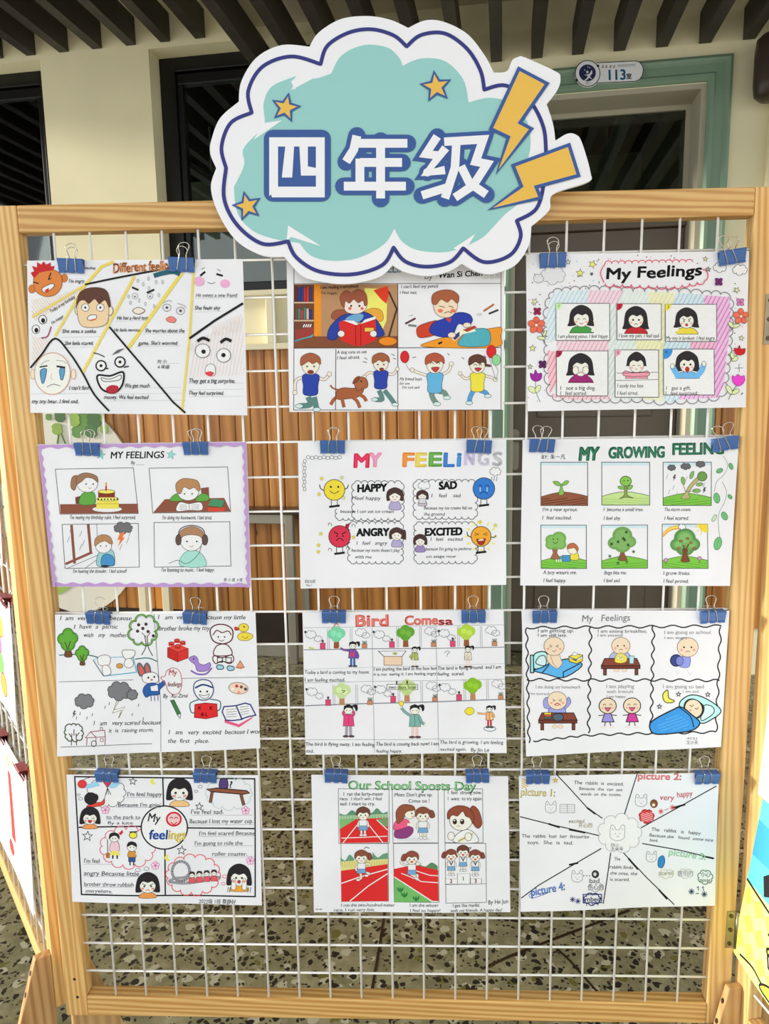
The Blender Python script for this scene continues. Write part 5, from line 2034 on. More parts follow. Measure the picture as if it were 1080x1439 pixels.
for (x, y, rx, ry, r) in ((968, 234, 16, 10, -25), (1020, 214, 16, 9, 70), (955, 360, 24, 14, 80), (1016, 354, 12, 8, 50), (990, 442, 20, 13, 65), (943, 452, 18, 8, -60), (958, 568, 30, 17, -75)):
    I.ell(x, y, rx, ry, (110, 184, 120) if (x, y) != (943, 452) else (214, 224, 204), (50, 100, 60), 2.2, rot=r)
    I.line([(x-rx*0.8*math.cos(math.radians(r)), y-rx*0.8*math.sin(math.radians(r))), (x+rx*0.8*math.cos(math.radians(r)), y+rx*0.8*math.sin(math.radians(r)))], (70, 130, 80), 1.6)
lines_of_text(I, [("I'm a new sprout.", 152, 420, 17, 314), ('I  feel excited.', 150, 458, 17, 286), ('I  become a small tree.', 432, 420, 17, 616), ('I feel shy.', 432, 460, 17, 512), ('The storm comes.', 712, 420, 16, 836), ('I feel scared.', 712, 460, 17, 826),
                  ('A boy waters me.', 154, 708, 17, 308), ('I feel happy.', 154, 744, 17, 260), ('Bugs bite me.', 434, 710, 17, 538), ('I feel sad.', 432, 746, 17, 510), ('I grow fruits.', 706, 712, 17, 830), ('I feel proud.', 706, 748, 17, 822)], (30, 30, 34), 0.2, 0.05, 0.003)
I.build('artwork', o)

# ---- sheet 7: picnic, toys, storm and prize
o, sf = sheet('drawing_sheet', [(77.2, 863.7), (358.7, 860), (365.8, 1051), (81.6, 1061.6)], 'hand-lettered sheet with a picnic, a blue-clad rabbit, toy duck and storm clouds in four quarters', 0.0015, 0.9)
I = Ink(60, 840, 3.375, sf)
I.line([(528, 78), (545, 300), (560, 500), (562, 726)], (90, 90, 96), 2.5)
I.line([(78, 398), (430, 388)], (90, 90, 96), 2.5)
I.line([(660, 382), (1024, 376)], (90, 90, 96), 2.5)
TL_ = (30, 106, 110)
I.curve([(78, 272), (140, 268), (220, 272), (262, 282)], TL_, 5)
I.curve([(440, 290), (500, 285), (545, 302)], TL_, 5)
for x, y, s in ((120, 205, 1.0), (188, 268, 0.68)):
    I.shape([(x-16*s, y+72*s), (x-6*s, y+30*s), (x+6*s, y+30*s), (x+20*s, y+72*s)], (110, 70, 46), BK, 2)
    for dx, dy, q in ((-22, -10, 28), (20, -14, 28), (0, -36, 26), (0, 14, 34)):
        I.ell(x+dx*s, y+dy*s, q*s, q*s, (84, 150, 50), (40, 70, 30), 2.5)
    for dx, dy, q in ((-18, -8, 24), (16, -12, 24), (0, -30, 22), (0, 10, 28)):
        I.ell(x+dx*s, y+dy*s, q*s, q*s, (96, 164, 58), None)
    I.line([(x, y+40*s), (x-14*s, y+5*s)], (60, 50, 36), 4)
    I.line([(x, y+40*s), (x+12*s, y)], (60, 50, 36), 4)
I.scallop([(430, 200), (420, 150), (440, 110), (490, 92), (528, 110), (532, 160), (520, 200), (470, 212)], 18, (96, 150, 66), 8, 1)
I.scallop([(434, 196), (426, 150), (444, 114), (490, 98), (524, 114), (527, 160), (516, 194), (470, 206)], 18, (40, 60, 40), 2, 1)
for x, y in ((455, 128), (490, 125), (450, 158), (500, 160), (525, 180), (475, 145)):
    I.dot(x, y, 8, (70, 46, 50))
I.curve([(484, 180), (490, 230), (470, 270)], (70, 50, 40), 4)
I.curve([(496, 180), (500, 230), (522, 275)], (70, 50, 40), 4)
I.line([(490, 185), (470, 165)], (70, 50, 40), 3)
I.line([(494, 185), (512, 165)], (70, 50, 40), 3)
I.line([(240, 295), (290, 370), (446, 352), (430, 280)], (90, 170, 196), 5)
I.line([(240, 295), (262, 284), (432, 278)], (90, 170, 196), 3)
I.line([(240, 296), (288, 368)], (110, 80, 70), 2.5)
I.shape([(262, 300), (265, 280), (295, 270), (320, 280), (318, 312), (290, 322), (268, 315)], (236, 232, 226), (110, 70, 60), 2.5)
I.shape([(285, 325), (310, 320), (325, 345), (320, 362), (290, 366)], (238, 236, 238), (110, 70, 60), 2.5)
I.shape([(382, 275), (378, 252), (400, 246), (436, 250), (436, 272), (415, 288), (395, 290)], (240, 240, 240), BK, 2.5)
I.shape([(395, 292), (420, 288), (432, 315), (410, 332), (388, 318)], (240, 240, 240), (90, 60, 50), 2.5)
I.ell(366, 322, 16, 12, (200, 150, 80), (80, 60, 40), 2)
for x, y in ((200, 488), ):
    I.cloud(x, y, 54, 32, (120, 120, 124), (50, 50, 54), 3)
I.cloud(366, 440, 64, 42, (120, 120, 124), (50, 50, 54), 3)
I.cloud(426, 458, 28, 26, (120, 120, 124), (50, 50, 54), 3)
I.line([(350, 490), (362, 490), (340, 530), (392, 515), (362, 568), (376, 530), (334, 545), (352, 490)], (130, 120, 40), 2.5)
I.fill([(152, 532), (160, 534), (152, 545), (162, 546), (142, 566), (150, 550), (144, 548)], (70, 70, 74))
for x, y in ((182, 540), (240, 545), (320, 492), (428, 545), (458, 500), (480, 565), (165, 560), (215, 560), (300, 510)):
    I.line([(x, y), (x-4, y+14)], (80, 80, 86), 3)
I.scallop([(120, 665), (112, 625), (140, 600), (180, 605), (190, 650), (170, 670)], 13, (60, 80, 40), 5, 1)
for p in ([(142, 640), (140, 696)], [(162, 640), (165, 696)], [(142, 660), (128, 640)], [(162, 655), (178, 635)], [(152, 650), (152, 620)]):
    I.line(p, (80, 60, 44), 4)
RH = (150, 50, 70)
I.line([(212, 695), (214, 660), (206, 660), (230, 632), (296, 625), (300, 658), (298, 695)], RH, 3.5)
I.line([(214, 660), (256, 658), (300, 656)], RH, 3)
I.line([(230, 632), (256, 658), (256, 695)], RH, 3)
I.ell(246, 688, 12, 14, None, BK, 3)
I.rect(276, 664, 290, 678, None, RH, 2.5)
I.line([(276, 628), (276, 612), (286, 612), (286, 626)], GY, 3)
I.line([(90, 704), (520, 690)], (70, 70, 76), 2.5)
# rabbit
I.shape([(462, 370), (448, 330), (455, 308), (472, 318), (488, 358)], (110, 110, 116), (40, 40, 60), 2.5)
I.shape([(490, 360), (482, 325), (495, 308), (510, 325), (512, 358)], (110, 110, 116), (40, 40, 60), 2.5)
I.shape([(466, 362), (458, 330), (468, 322), (482, 355)], (214, 90, 80), None)
I.shape([(496, 356), (490, 328), (498, 320), (505, 352)], (214, 90, 80), None)
I.shape([(472, 380), (480, 360), (520, 352), (545, 365), (548, 395), (520, 405), (485, 400)], (236, 236, 240), (40, 40, 60), 2.5)
I.dot(502, 378, 5)
I.dot(530, 374, 5)
I.ell(518, 388, 6, 4, (200, 60, 70))
I.shape([(476, 440), (490, 412), (520, 402), (550, 408), (575, 392), (580, 410), (555, 436), (552, 458), (512, 462), (490, 470)], (46, 92, 160), (24, 40, 90), 2.5)
I.fill([(512, 420), (545, 412), (548, 440), (516, 440)], (236, 236, 240))
for x in (514, 530, 546):
    I.line([(x, 460), (x+2, 488)], (60, 70, 140), 3)
I.shape([(560, 378), (580, 370), (590, 345), (620, 332), (650, 350), (660, 400), (650, 445), (620, 458), (595, 440), (582, 405)], None, (190, 100, 90), 3)
I.text('My', 596, 366, 26, (200, 70, 50), 636, 0, 0.005, 0.1)
I.text('feelings', 592, 420, 22, (130, 60, 50), 656, 0, 0.005, 0.1)
# brick, horse, boy, duck, top
RD = (206, 50, 44)
I.fill([(592, 235), (640, 258), (640, 304), (592, 282)], (190, 40, 38))
I.fill([(640, 258), (690, 240), (690, 285), (640, 304)], RD)
I.fill([(592, 235), (642, 218), (690, 240), (640, 258)], (216, 70, 60))
for p in ([(592, 235), (640, 258), (640, 304), (592, 282), (592, 235)], [(640, 258), (690, 240), (690, 285), (640, 304)]):
    I.line(p, (90, 20, 20), 2)
for x, y in ((610, 220), (637, 206), (664, 216), (640, 234)):
    I.fill([(x-13, y-6), (x+13, y-6), (x+13, y+8), (x-13, y+8)], (190, 44, 40))
    I.ell(x, y-6, 13, 6, (220, 70, 60), (90, 20, 20), 2)
PU = (160, 128, 200)
I.shape([(700, 300), (695, 285), (720, 275), (735, 290), (740, 310), (765, 318), (790, 308), (796, 322), (780, 345), (735, 348), (722, 318)], PU, (80, 56, 110), 2.5)
I.curve([(702, 345), (735, 362), (775, 360), (802, 332)], (130, 96, 176), 8)
I.dot(715, 290, 4)
DR = (96, 40, 46)
I.shape([(800, 190), (795, 150), (825, 128), (870, 130), (900, 155), (895, 200), (860, 218), (820, 212)], (238, 238, 240), DR, 6)
I.curve([(806, 178), (825, 155), (850, 165), (880, 158), (894, 178)], DR, 5)
eyes(I, 832, 862, 186, 4)
I.curve([(836, 200), (848, 206), (860, 200)], DR, 3)
I.shape([(810, 255), (830, 225), (870, 222), (895, 250), (890, 272), (820, 275)], (238, 238, 240), DR, 5)
I.shape([(806, 290), (815, 275), (850, 285), (895, 272), (905, 295), (885, 312), (850, 300), (820, 312)], (238, 238, 240), DR, 5)
I.rect(828, 284, 852, 306, None, BK, 4)
I.rect(868, 284, 894, 306, None, BK, 4)
for x, y in ((840, 330), (890, 335)):
    I.shape([(x-16, y), (x-10, y-12), (x+14, y-8), (x+16, y+6), (x-6, y+10)], (150, 196, 210), (30, 60, 90), 4)
I.ell(952, 142, 24, 20, (246, 206, 70), (130, 96, 30), 2.5)
I.shape([(925, 178), (945, 165), (985, 170), (996, 185), (975, 202), (940, 202), (926, 192)], (246, 206, 70), (130, 96, 30), 2.5)
I.shape([(930, 145), (912, 138), (910, 152), (926, 154)], (200, 60, 50), (100, 30, 30), 2)
I.dot(954, 138, 4)
I.curve([(945, 182), (960, 194), (975, 182)], (130, 96, 30), 2.5)
I.fill([(916, 332), (936, 298), (956, 330), (940, 340)], (220, 150, 110))
I.line([(916, 332), (936, 298), (956, 330), (916, 332)], (110, 70, 50), 2.5)
# prize boy
I.shape([(718, 445), (720, 405), (755, 388), (795, 398), (810, 440), (790, 478), (745, 482)], (238, 238, 240), (40, 60, 120), 5)
I.curve([(722, 428), (760, 412), (806, 425)], (40, 60, 120), 8)
eyes(I, 748, 780, 444, 5)
I.shape([(742, 458), (766, 464), (790, 456), (780, 474), (756, 474)], (245, 245, 245), BK, 2.5)
for p in ([(740, 482), (700, 500), (704, 540), (720, 545)], [(795, 480), (840, 490), (842, 525), (826, 535)]):
    I.curve(p, (40, 110, 110), 5)
I.shape([(722, 505), (770, 498), (826, 502), (830, 560), (775, 572), (720, 566)], (212, 40, 44), (110, 16, 20), 3, False)
for t, x, y in (('K', 736, 530), ('K', 790, 530), ('8-L', 750, 560)):
    I.text(t, x, y, 18, (50, 20, 20), None, 0, 0.01)
I.ell(928, 428, 46, 27, (240, 200, 180), (110, 80, 70), 2.5, rot=6)
for x, y, c in ((900, 432, (240, 240, 240)), (920, 418, (190, 60, 60)), (942, 422, (110, 80, 60)), (962, 432, (70, 70, 74)), (930, 448, (240, 150, 120))):
    I.dot(x, y, 8, c)
I.fill([(605, 485), (622, 482), (655, 548), (640, 556)], (60, 120, 70))
I.line([(605, 485), (640, 556), (652, 572), (655, 548), (622, 482)], (30, 60, 40), 3)
I.fill([(862, 575), (930, 598), (1000, 560), (992, 572), (932, 612), (864, 590)], (220, 90, 130))
I.shape([(852, 540), (860, 515), (918, 510), (945, 575), (900, 580), (870, 578)], (240, 240, 244), (40, 50, 120), 6, False)
I.shape([(918, 510), (960, 498), (985, 505), (1010, 555), (975, 562), (945, 572)], (240, 240, 244), (40, 50, 120), 6, False)
for k in range(4):
    I.line([(870, 530+k*11), (920, 524+k*12)], (90, 90, 100), 2)
    I.line([(936, 518+k*12), (978, 512+k*11)], (90, 90, 100), 2)
lines_of_text(I, [('I  am  very happy because', 80, 106, 20, 420), ('I  have  a  picnic', 146, 146, 20, 354), ('with   my   mother.', 192, 186, 20, 404), ('I   am  very sad because my little', 544, 102, 20, 960), ('brother broke my toy.', 550, 156, 22, 794, -0.5), ('I   am   very scared because', 242, 602, 21, 560, -0.4), ('it  is  raining storm.', 314, 636, 19, 526, -0.4),
                  ('I   am   very  excited  because I won', 596, 646, 21, 1034, -0.5), ('the  first   place.', 594, 686, 20, 790, -0.5), ('By  Xu Zirui', 570, 474, 18, 686, -1)], (34, 32, 36), 0.2, 0.05, 0.002)
I.build('artwork', o)

# ---- sheet 8: bird comes
o, sf = sheet('drawing_sheet', [(424.8, 860.7), (707.2, 857), (711.3, 1057.2), (429.3, 1060)], 'Bird Comes sheet with red title and six rooms with a tree outside the window', 0.0015, 1.9)
I = Ink(410, 840, 3.375, sf)
I.text('Bird', 298, 136, 52, (214, 80, 76), 456, -1.5, 0.03, 0.0, 0.03)
I.text('Come', 534, 128, 42, (214, 80, 76), 690, -1, 0.03, 0.0)
I.text('sa', 692, 128, 34, (214, 80, 76), 762, -1, 0.03, 0.0)
I.text('Bird', 300, 133, 47, (232, 130, 116), 453, -1.5, -0.004, 0.0, 0.03)
I.text('Come', 537, 126, 37, (232, 130, 116), 687, -1, -0.004, 0.0)
I.text('A', 184, 150, 34, (236, 170, 160), 234, 0, 0.0)
for y0, y1 in ((142, 128),):
    I.line([(56, y0), (1004, y1)], (150, 152, 158), 2)
I.line([(56, 246), (380, 242), (686, 240), (1006, 234)], (130, 132, 140), 4)
I.line([(60, 402), (1008, 386)], (150, 152, 158), 2)
I.line([(64, 510), (390, 500), (692, 492), (1012, 482)], (130, 132, 140), 5)
I.line([(66, 672), (1014, 666)], (150, 152, 158), 2)
I.line([(56, 338), (370, 330), (1006, 312)], (170, 172, 178), 1.6)
I.line([(380, 140), (384, 400), (392, 730)], (130, 132, 140), 2)
I.line([(682, 132), (688, 390), (696, 730)], (130, 132, 140), 2)
cells = [(58, 150, 0), (382, 150, 1), (690, 145, 2), (64, 420, 3), (388, 410, 4), (694, 400, 5)]
TC = [(120, 200, 160), (96, 156, 50), (170, 200, 70), (190, 210, 150), (180, 200, 130), (130, 180, 40)]
TX = [(210, 172), (538, 166), (826, 162), (236, 440), (544, 424), (856, 416)]
for (cx, cy, k), (tx, ty) in zip(cells, TX):
    for px_ in ((tx-42, tx-34), (tx+66, tx+74)):
        for x in px_:
            I.line([(x, ty-28), (x+2, ty+70)], (140, 142, 150), 2)
    I.fill([(tx-10, ty+28), (tx+12, ty+28), (tx+15, ty+68), (tx-12, ty+68)], (140, 84, 50) if k < 3 else (176, 130, 90))
    for dx, dy, q in ((-22, 0, 22), (20, -4, 24), (0, -14, 24), (0, 12, 26)):
        I.ell(tx+dx, ty+dy, q, q, TC[k], None)
    for dx, dy, q in ((-12, -4, 14), (14, 4, 14)):
        I.ell(tx+dx, ty+dy, q, q, tuple(min(255, v+16) for v in TC[k]), None)
    for x, y, rx, ry in ((cx+32, cy+24, 30, 17), (cx+66, cy+44, 22, 13), (tx+118, ty-8, 32, 16), (tx+140, ty+6, 24, 12)):
        I.cloud(x, y, rx, ry, None, (110, 112, 120), 2)
    vx = tx-64
    I.rect(vx-12, ty+42, vx+12, ty+70, (206, 70, 110), (120, 40, 70), 1.8)
    I.line([(vx, ty+42), (vx, ty+34)], BK, 5)
    I.dot(vx, ty+32, 6, (90, 60, 60))
    qx = tx+134
    I.rect(qx-12, ty+46, qx+12, ty+66, (190, 130, 96), (110, 70, 50), 1.8)
    for dx in (-10, -3, 4, 11):
        I.line([(qx+dx*0.5, ty+46), (qx+dx, ty+32)], (60, 80, 50), 3)
    I.dot(cx+6, cy+12, 6, (60, 60, 64))
I.line([(80, 236), (104, 240)], (190, 196, 90), 8)


def kid8(cx, cy, s, top, leg, arm=None, pony=1):
    I.line([(cx-8*s, cy+52*s), (cx-9*s, cy+100*s)], leg, 13*s)
    I.line([(cx+9*s, cy+52*s), (cx+10*s, cy+100*s)], leg, 13*s)
    I.ell(cx-12*s, cy+102*s, 13*s, 5*s, (90, 70, 70), BK, 1.5)
    I.ell(cx+14*s, cy+102*s, 13*s, 5*s, (90, 70, 70), BK, 1.5)
    I.shape([(cx-20*s, cy+4*s), (cx+20*s, cy+4*s), (cx+26*s, cy+56*s), (cx-24*s, cy+56*s)], top, (50, 40, 60), 2, False)
    I.line([(cx, cy+6*s), (cx, cy+54*s)], (60, 50, 60), 1.5)
    for a in (arm or []):
        I.curve(a, (50, 40, 60), 12*s)
        I.curve(a, top, 8.5*s)
        I.dot(a[-1][0], a[-1][1], 6*s, (246, 222, 206))
    I.ell(cx, cy-17*s, 20*s, 20*s, (246, 226, 216), (70, 50, 50), 1.8)
    I.fill([(cx-22*s, cy-14*s), (cx-20*s, cy-34*s), (cx, cy-42*s), (cx+20*s, cy-34*s), (cx+22*s, cy-16*s), (cx+8*s, cy-26*s), (cx-8*s, cy-26*s)], BK)
    I.shape([(cx+pony*16*s, cy-36*s), (cx+pony*38*s, cy-40*s), (cx+pony*42*s, cy-20*s), (cx+pony*34*s, cy-10*s), (cx+pony*28*s, cy-26*s)], BK, None)
    eyes(I, cx-8*s, cx+8*s, cy-14*s, 2.4)


kid8(288, 240, 0.82, (120, 80, 160), (60, 100, 160), [[(270, 250), (245, 246), (226, 236)], [(306, 254), (314, 275), (308, 292)]])
I.ell(286, 268, 12, 12, (190, 60, 110))
I.fill([(436, 278), (522, 278), (522, 320), (436, 320)], (232, 196, 170))
I.line([(436, 278), (522, 278), (522, 320), (436, 320), (436, 278)], (110, 80, 70), 2.5)
I.line([(436, 278), (408, 252)], (60, 50, 50), 3)
I.line([(522, 278), (542, 250)], (60, 50, 50), 3)
I.line([(410, 254), (540, 252)], (110, 80, 70), 2)
I.fill([(474, 266), (488, 258), (502, 264), (490, 272)], (150, 160, 80))
kid8(582, 258, 0.66, (170, 180, 100), (236, 220, 210), [[(572, 270), (560, 280), (574, 292)]])
kid8(834, 255, 0.70, (236, 214, 196), (228, 210, 196), [[(822, 268), (826, 284), (846, 282)]])
I.curve([(722, 262), (735, 252), (748, 258), (734, 268)], (110, 112, 120), 2.5)
I.line([(738, 268), (734, 280)], (110, 112, 120), 2)
kid8(268, 548, 1.05, (216, 64, 120), (160, 150, 160), [[(250, 560), (244, 545), (256, 532)], [(288, 560), (294, 545), (282, 532)]])
I.line([(236, 438), (252, 440), (240, 450)], (70, 60, 40), 4)
kid8(582, 548, 1.08, (120, 170, 160), (226, 196, 190), [[(564, 558), (536, 540), (516, 516)], [(602, 560), (616, 590), (632, 598)]])
I.shape([(508, 495), (525, 488), (528, 505), (515, 512)], (240, 210, 60), (130, 110, 40), 2)
I.rect(450, 410, 596, 434, None, (60, 60, 66), 2)
I.text('two days later', 458, 430, 15, (40, 40, 44), 590)
I.line([(496, 394), (496, 410)], BK, 6)
I.line([(546, 392), (546, 408)], BK, 6)
kid8(936, 540, 0.72, (240, 170, 110), (190, 40, 60), [[(922, 550), (900, 550), (876, 546)], [(950, 548), (958, 562), (948, 570)]])
I.ell(938, 620, 28, 12, None, (60, 120, 120), 3)
I.shape([(820, 535), (838, 520), (860, 526), (862, 545), (842, 556), (824, 548)], (246, 214, 60), (140, 116, 40), 2.5)
lines_of_text(I, [('Today a bird is coming to my home.', 60, 360, 17, 368), ('I am feeling excited.', 60, 396, 17, 252), ('I am putting the bird in the box but', 386, 346, 16, 686, -1), ('it is not  eating it. I am feeling angry', 386, 370, 14, 684, -1), ('The bird is flying around  and I am', 690, 342, 17, 990, -1.2), ('feeling  scared.', 690, 368, 16, 816, -0.5),
                  ('The bird is flying away. I am feeling', 64, 700, 17, 392), ('sad.', 66, 732, 16, 104), ('The bird is coming back now! I am', 398, 698, 17, 694), ('feeling happy.', 400, 730, 15, 522), ('The bird is growing. I am feeling', 700, 692, 17, 1000), ('excited again.', 702, 724, 15, 826), ('By Jin Le', 846, 728, 17, 934)], (40, 40, 46), 0.08)
I.build('artwork', o)

# ---- sheet 9: bald boy in six wavy boxes
o, sf = sheet('drawing_sheet', [(732.4, 857), (1024.6, 858.4), (1011.9, 1048.9), (738.4, 1061.6)], 'My Feelings sheet with thick wavy black boxes and a bald child in bed', 0.002, 2.8)
I = Ink(720, 840, 3.375, sf)


def wob(a, b, n=7, am=6, w=6):
    out = []
    L_ = math.hypot(b[0]-a[0], b[1]-a[1])
    nx, ny = -(b[1]-a[1])/L_, (b[0]-a[0])/L_
    for k in range(n*6+1):
        t = k/(n*6)
        s = am*math.sin(t*n*2*math.pi)
        out.append((a[0]+(b[0]-a[0])*t+nx*s, a[1]+(b[1]-a[1])*t+ny*s))
    I.line(out, BK, w)


I.text('My   Feelings', 326, 114, 32, (90, 90, 96), 556, -1.5, -0.012, 0.1, 0.03)
wob((66, 142), (990, 134), 9, 6)
wob((66, 142), (76, 685), 8, 6)
wob((986, 138), (962, 632), 6, 6)
wob((66, 388), (980, 392), 11, 6)
wob((96, 676), (352, 650), 4, 4)
wob((352, 650), (962, 634), 7, 5)
wob((370, 138), (358, 640), 8, 7)
wob((668, 130), (656, 640), 8, 7)
SKB = (250, 206, 180)


def bald(cx, cy, r, mouth=0, out=(90, 60, 50)):
    I.ell(cx, cy, r, r*0.92, SKB, out, 2.2)
    if mouth == 0:
        I.line([(cx-r*.45, cy-r*.15), (cx-r*.2, cy), (cx-r*.45, cy+r*.1)], BK, 2.5)
        I.line([(cx+r*.45, cy-r*.15), (cx+r*.2, cy), (cx+r*.45, cy+r*.1)], BK, 2.5)
        I.curve([(cx-r*.2, cy+r*.4), (cx, cy+r*.52), (cx+r*.25, cy+r*.35)], (180, 50, 50), 2.5)
    elif mouth == 1:
        eyes(I, cx-r*.35, cx+r*.35, cy, r*.09)
        I.curve([(cx-r*.2, cy+r*.45), (cx, cy+r*.35), (cx+r*.2, cy+r*.45)], (150, 50, 50), 3)
    elif mouth == 2:
        for s in (-1, 1):
            I.curve([(cx+s*r*.55, cy-r*.05), (cx+s*r*.38, cy-r*.22), (cx+s*r*.2, cy-r*.05)], BK, 2.5)
        I.shape([(cx-r*.35, cy+r*.2), (cx, cy+r*.22), (cx+r*.35, cy+r*.2), (cx+r*.1, cy+r*.6), (cx-r*.1, cy+r*.6)], (200, 90, 120), BK, 2)
    for s in (-1, 1):
        I.ell(cx+s*r*.6, cy+r*.25, r*.14, r*.1, (246, 150, 140))


# bed 1
BL = (90, 170, 224)
I.shape([(96, 290), (110, 262), (150, 256), (168, 280), (165, 330), (100, 335)], (176, 224, 224), BK, 5)
I.fill([(84, 272), (98, 272), (100, 355), (84, 355)], (150, 210, 220))
I.line([(84, 272), (98, 272), (100, 355), (84, 355)], BK, 5, True)
I.shape([(110, 310), (125, 280), (150, 275), (160, 300), (150, 322)], (200, 234, 232), BK, 4)
I.shape([(100, 345), (140, 330), (180, 310), (260, 290), (318, 305), (322, 330), (240, 378), (160, 362)], BL, BK, 5)
I.line([(318, 312), (240, 352), (240, 376)], BK, 5)
I.line([(172, 318), (140, 356)], BK, 5)
I.shape([(162, 290), (172, 260), (215, 262), (228, 290), (234, 312), (210, 335), (178, 315)], SKB, (120, 80, 60), 2)
I.line([(180, 275), (190, 310), (208, 330)], (120, 80, 60), 2)
bald(196, 230, 48, 0)
I.fill([(266, 285), (300, 300), (330, 285), (330, 302), (302, 310), (268, 302)], (240, 200, 60))
I.fill([(266, 280), (296, 264), (332, 272), (302, 292)], (246, 214, 80))
I.line([(266, 280), (296, 264), (332, 272), (330, 300), (302, 312), (268, 302), (266, 280), (302, 292), (332, 274)], BK, 3)
I.shape([(282, 270), (292, 258), (308, 266), (300, 275)], (245, 245, 245), (120, 120, 120), 2)


def desk(x0, x1, y, h):
    I.fill([(x0+16, y), (x1-16, y), (x1, y+34), (x0, y+34)], (130, 66, 52))
    I.line([(x0+16, y), (x1-16, y), (x1, y+34), (x0, y+34)], BK, 4, True)
    I.fill([(x0, y+34), (x1, y+34), (x1, y+48), (x0, y+48)], (110, 54, 42))
    I.line([(x0, y+34), (x1, y+34), (x1, y+48), (x0, y+48)], BK, 3, True)
    for x in (x0+10, x1-24):
        I.rect(x, y+48, x+14, y+48+h, (120, 60, 46), BK, 3)


I.shape([(462, 292), (475, 260), (515, 252), (548, 262), (556, 292)], (170, 176, 214), (90, 90, 130), 2.5)
bald(513, 228, 44, 1)
desk(420, 604, 288, 30)
I.shape([(484, 302), (492, 270), (515, 262), (540, 280), (538, 302), (512, 310)], (244, 214, 80), (140, 110, 30), 2.5)
for x, y in ((500, 285), (520, 290), (512, 275)):
    I.star(x, y, 10, (230, 240, 230), (160, 150, 60), 1.5)
I.fill([(552, 276), (576, 276), (573, 312), (554, 312)], (170, 214, 220))
I.line([(552, 276), (576, 276), (573, 312), (554, 312)], (60, 110, 120), 2.5, True)
for x in (492, 530):
    I.ell(x, 344, 14, 7, SKB, (200, 160, 150), 1.5)
# going to school
I.shape([(790, 318), (795, 285), (820, 275), (842, 285), (836, 328), (800, 330)], (140, 150, 220), (70, 70, 130), 2.5)
I.ell(776, 298, 28, 28, (60, 70, 130), (24, 28, 60), 4)
I.ell(792, 300, 18, 22, (120, 130, 200), (24, 28, 60), 2)
bald(830, 235, 50, 1)
for p in ([(775, 345), (780, 365), (790, 352)], [(825, 340), (842, 368), (850, 355)]):
    I.line(p, (190, 190, 196), 2)
# homework
I.shape([(150, 520), (146, 485), (165, 472), (185, 520)], (150, 156, 214), (90, 90, 130), 2.5)
I.shape([(245, 520), (262, 470), (275, 495), (250, 525)], (150, 156, 214), (90, 90, 130), 2.5)
I.shape([(172, 545), (180, 520), (240, 520), (246, 545)], (150, 156, 214), (90, 90, 130), 2.5)
bald(210, 486, 46, 0)
I.curve([(196, 508), (210, 498), (226, 508)], (190, 50, 50), 4)
desk(122, 304, 544, 32)
for k, c in enumerate([(60, 110, 100), (200, 90, 60), (240, 206, 70)]):
    I.rect(148, 562-k*10, 182, 572-k*10, c, BK, 2.5)
I.ell(214, 564, 26, 18, (80, 96, 110), BK, 3)
for x in (198, 226):
    I.ell(x, 608, 13, 9, SKB, (200, 160, 150), 1.5)
# friends
for cx, c in ((450, (150, 140, 210)), (566, (200, 60, 150))):
    for s in (-1, 1):
        I.line([(cx+s*8, 580), (cx+s*16, 612)], BK, 4)
        I.ell(cx+s*22, 612, 12, 7, (236, 214, 214), None)
        I.line([(cx+s*16, 555), (cx+s*44, 558)], BK, 4)
    I.shape([(cx-14, 545), (cx+14, 545), (cx+30, 588), (cx-28, 588)], c, BK, 4, False)
    bald(cx, 512, 40, 2, BK)
    I.ell(cx, 512, 41, 37, None, BK, 4)
# bed 2
I.shape([(790, 515), (830, 465), (900, 470), (985, 530), (940, 575), (880, 590)], (176, 226, 224), BK, 5)
I.shape([(890, 565), (905, 510), (945, 515), (950, 545), (900, 580)], (200, 236, 232), BK, 4)
I.shape([(812, 530), (820, 488), (860, 478), (905, 510), (900, 550), (870, 570)], (50, 44, 48), None)
I.ell(856, 524, 40, 44, SKB, BK, 3, rot=-30)
I.curve([(838, 508), (848, 514), (856, 506)], BK, 3)
I.curve([(862, 522), (872, 526), (878, 518)], BK, 3)
I.ell(842, 532, 7, 5, (246, 150, 140))
I.shape([(652, 625), (660, 585), (760, 530), (800, 518), (850, 555), (885, 590), (850, 625), (760, 640), (680, 645)], (60, 144, 214), BK, 6)
I.curve([(790, 520), (840, 560), (856, 612)], BK, 5)
I.hatch([(680, 600), (780, 550), (840, 590), (820, 620), (700, 632)], -20, 14, (80, 164, 226), 5)
I.shape([(735, 438), (712, 460), (722, 494), (752, 498), (766, 488), (740, 474)], (246, 220, 90), BK, 4)
for x, y in ((786, 458), (924, 458), (696, 516)):
    I.star(x, y, 12, None, BK, 3.5)
lines_of_text(I, [('I am getting up.', 118, 164, 17, 290), ('I am still lazy.', 118, 184, 14, 258)], (60, 58, 62), 0.0)
lines_of_text(I, [('I am eating breakfast.', 402, 166, 16, 638), ('I am excited', 402, 184, 13, 520)], (120, 118, 124), 0.0)
lines_of_text(I, [('I am going to school.', 718, 172, 17, 944), ('I am angry', 718, 196, 13, 830), ('I am doing my homework', 108, 430, 16, 322), ("I'm bored.", 76, 460, 12, 176), ('I am playing', 442, 428, 18, 576), ('with friends', 444, 452, 15, 572), ('I am happy', 444, 474, 13, 536), ('I am going to bed', 712, 430, 18, 906), ("I am sad", 806, 450, 13, 880)], (150, 150, 156), 0.0)
lines_of_text(I, [('4(2)', 820, 668, 9, 872), ('王小天', 820, 690, 14, 876)], (110, 108, 112), 0.0)
I.build('artwork', o)

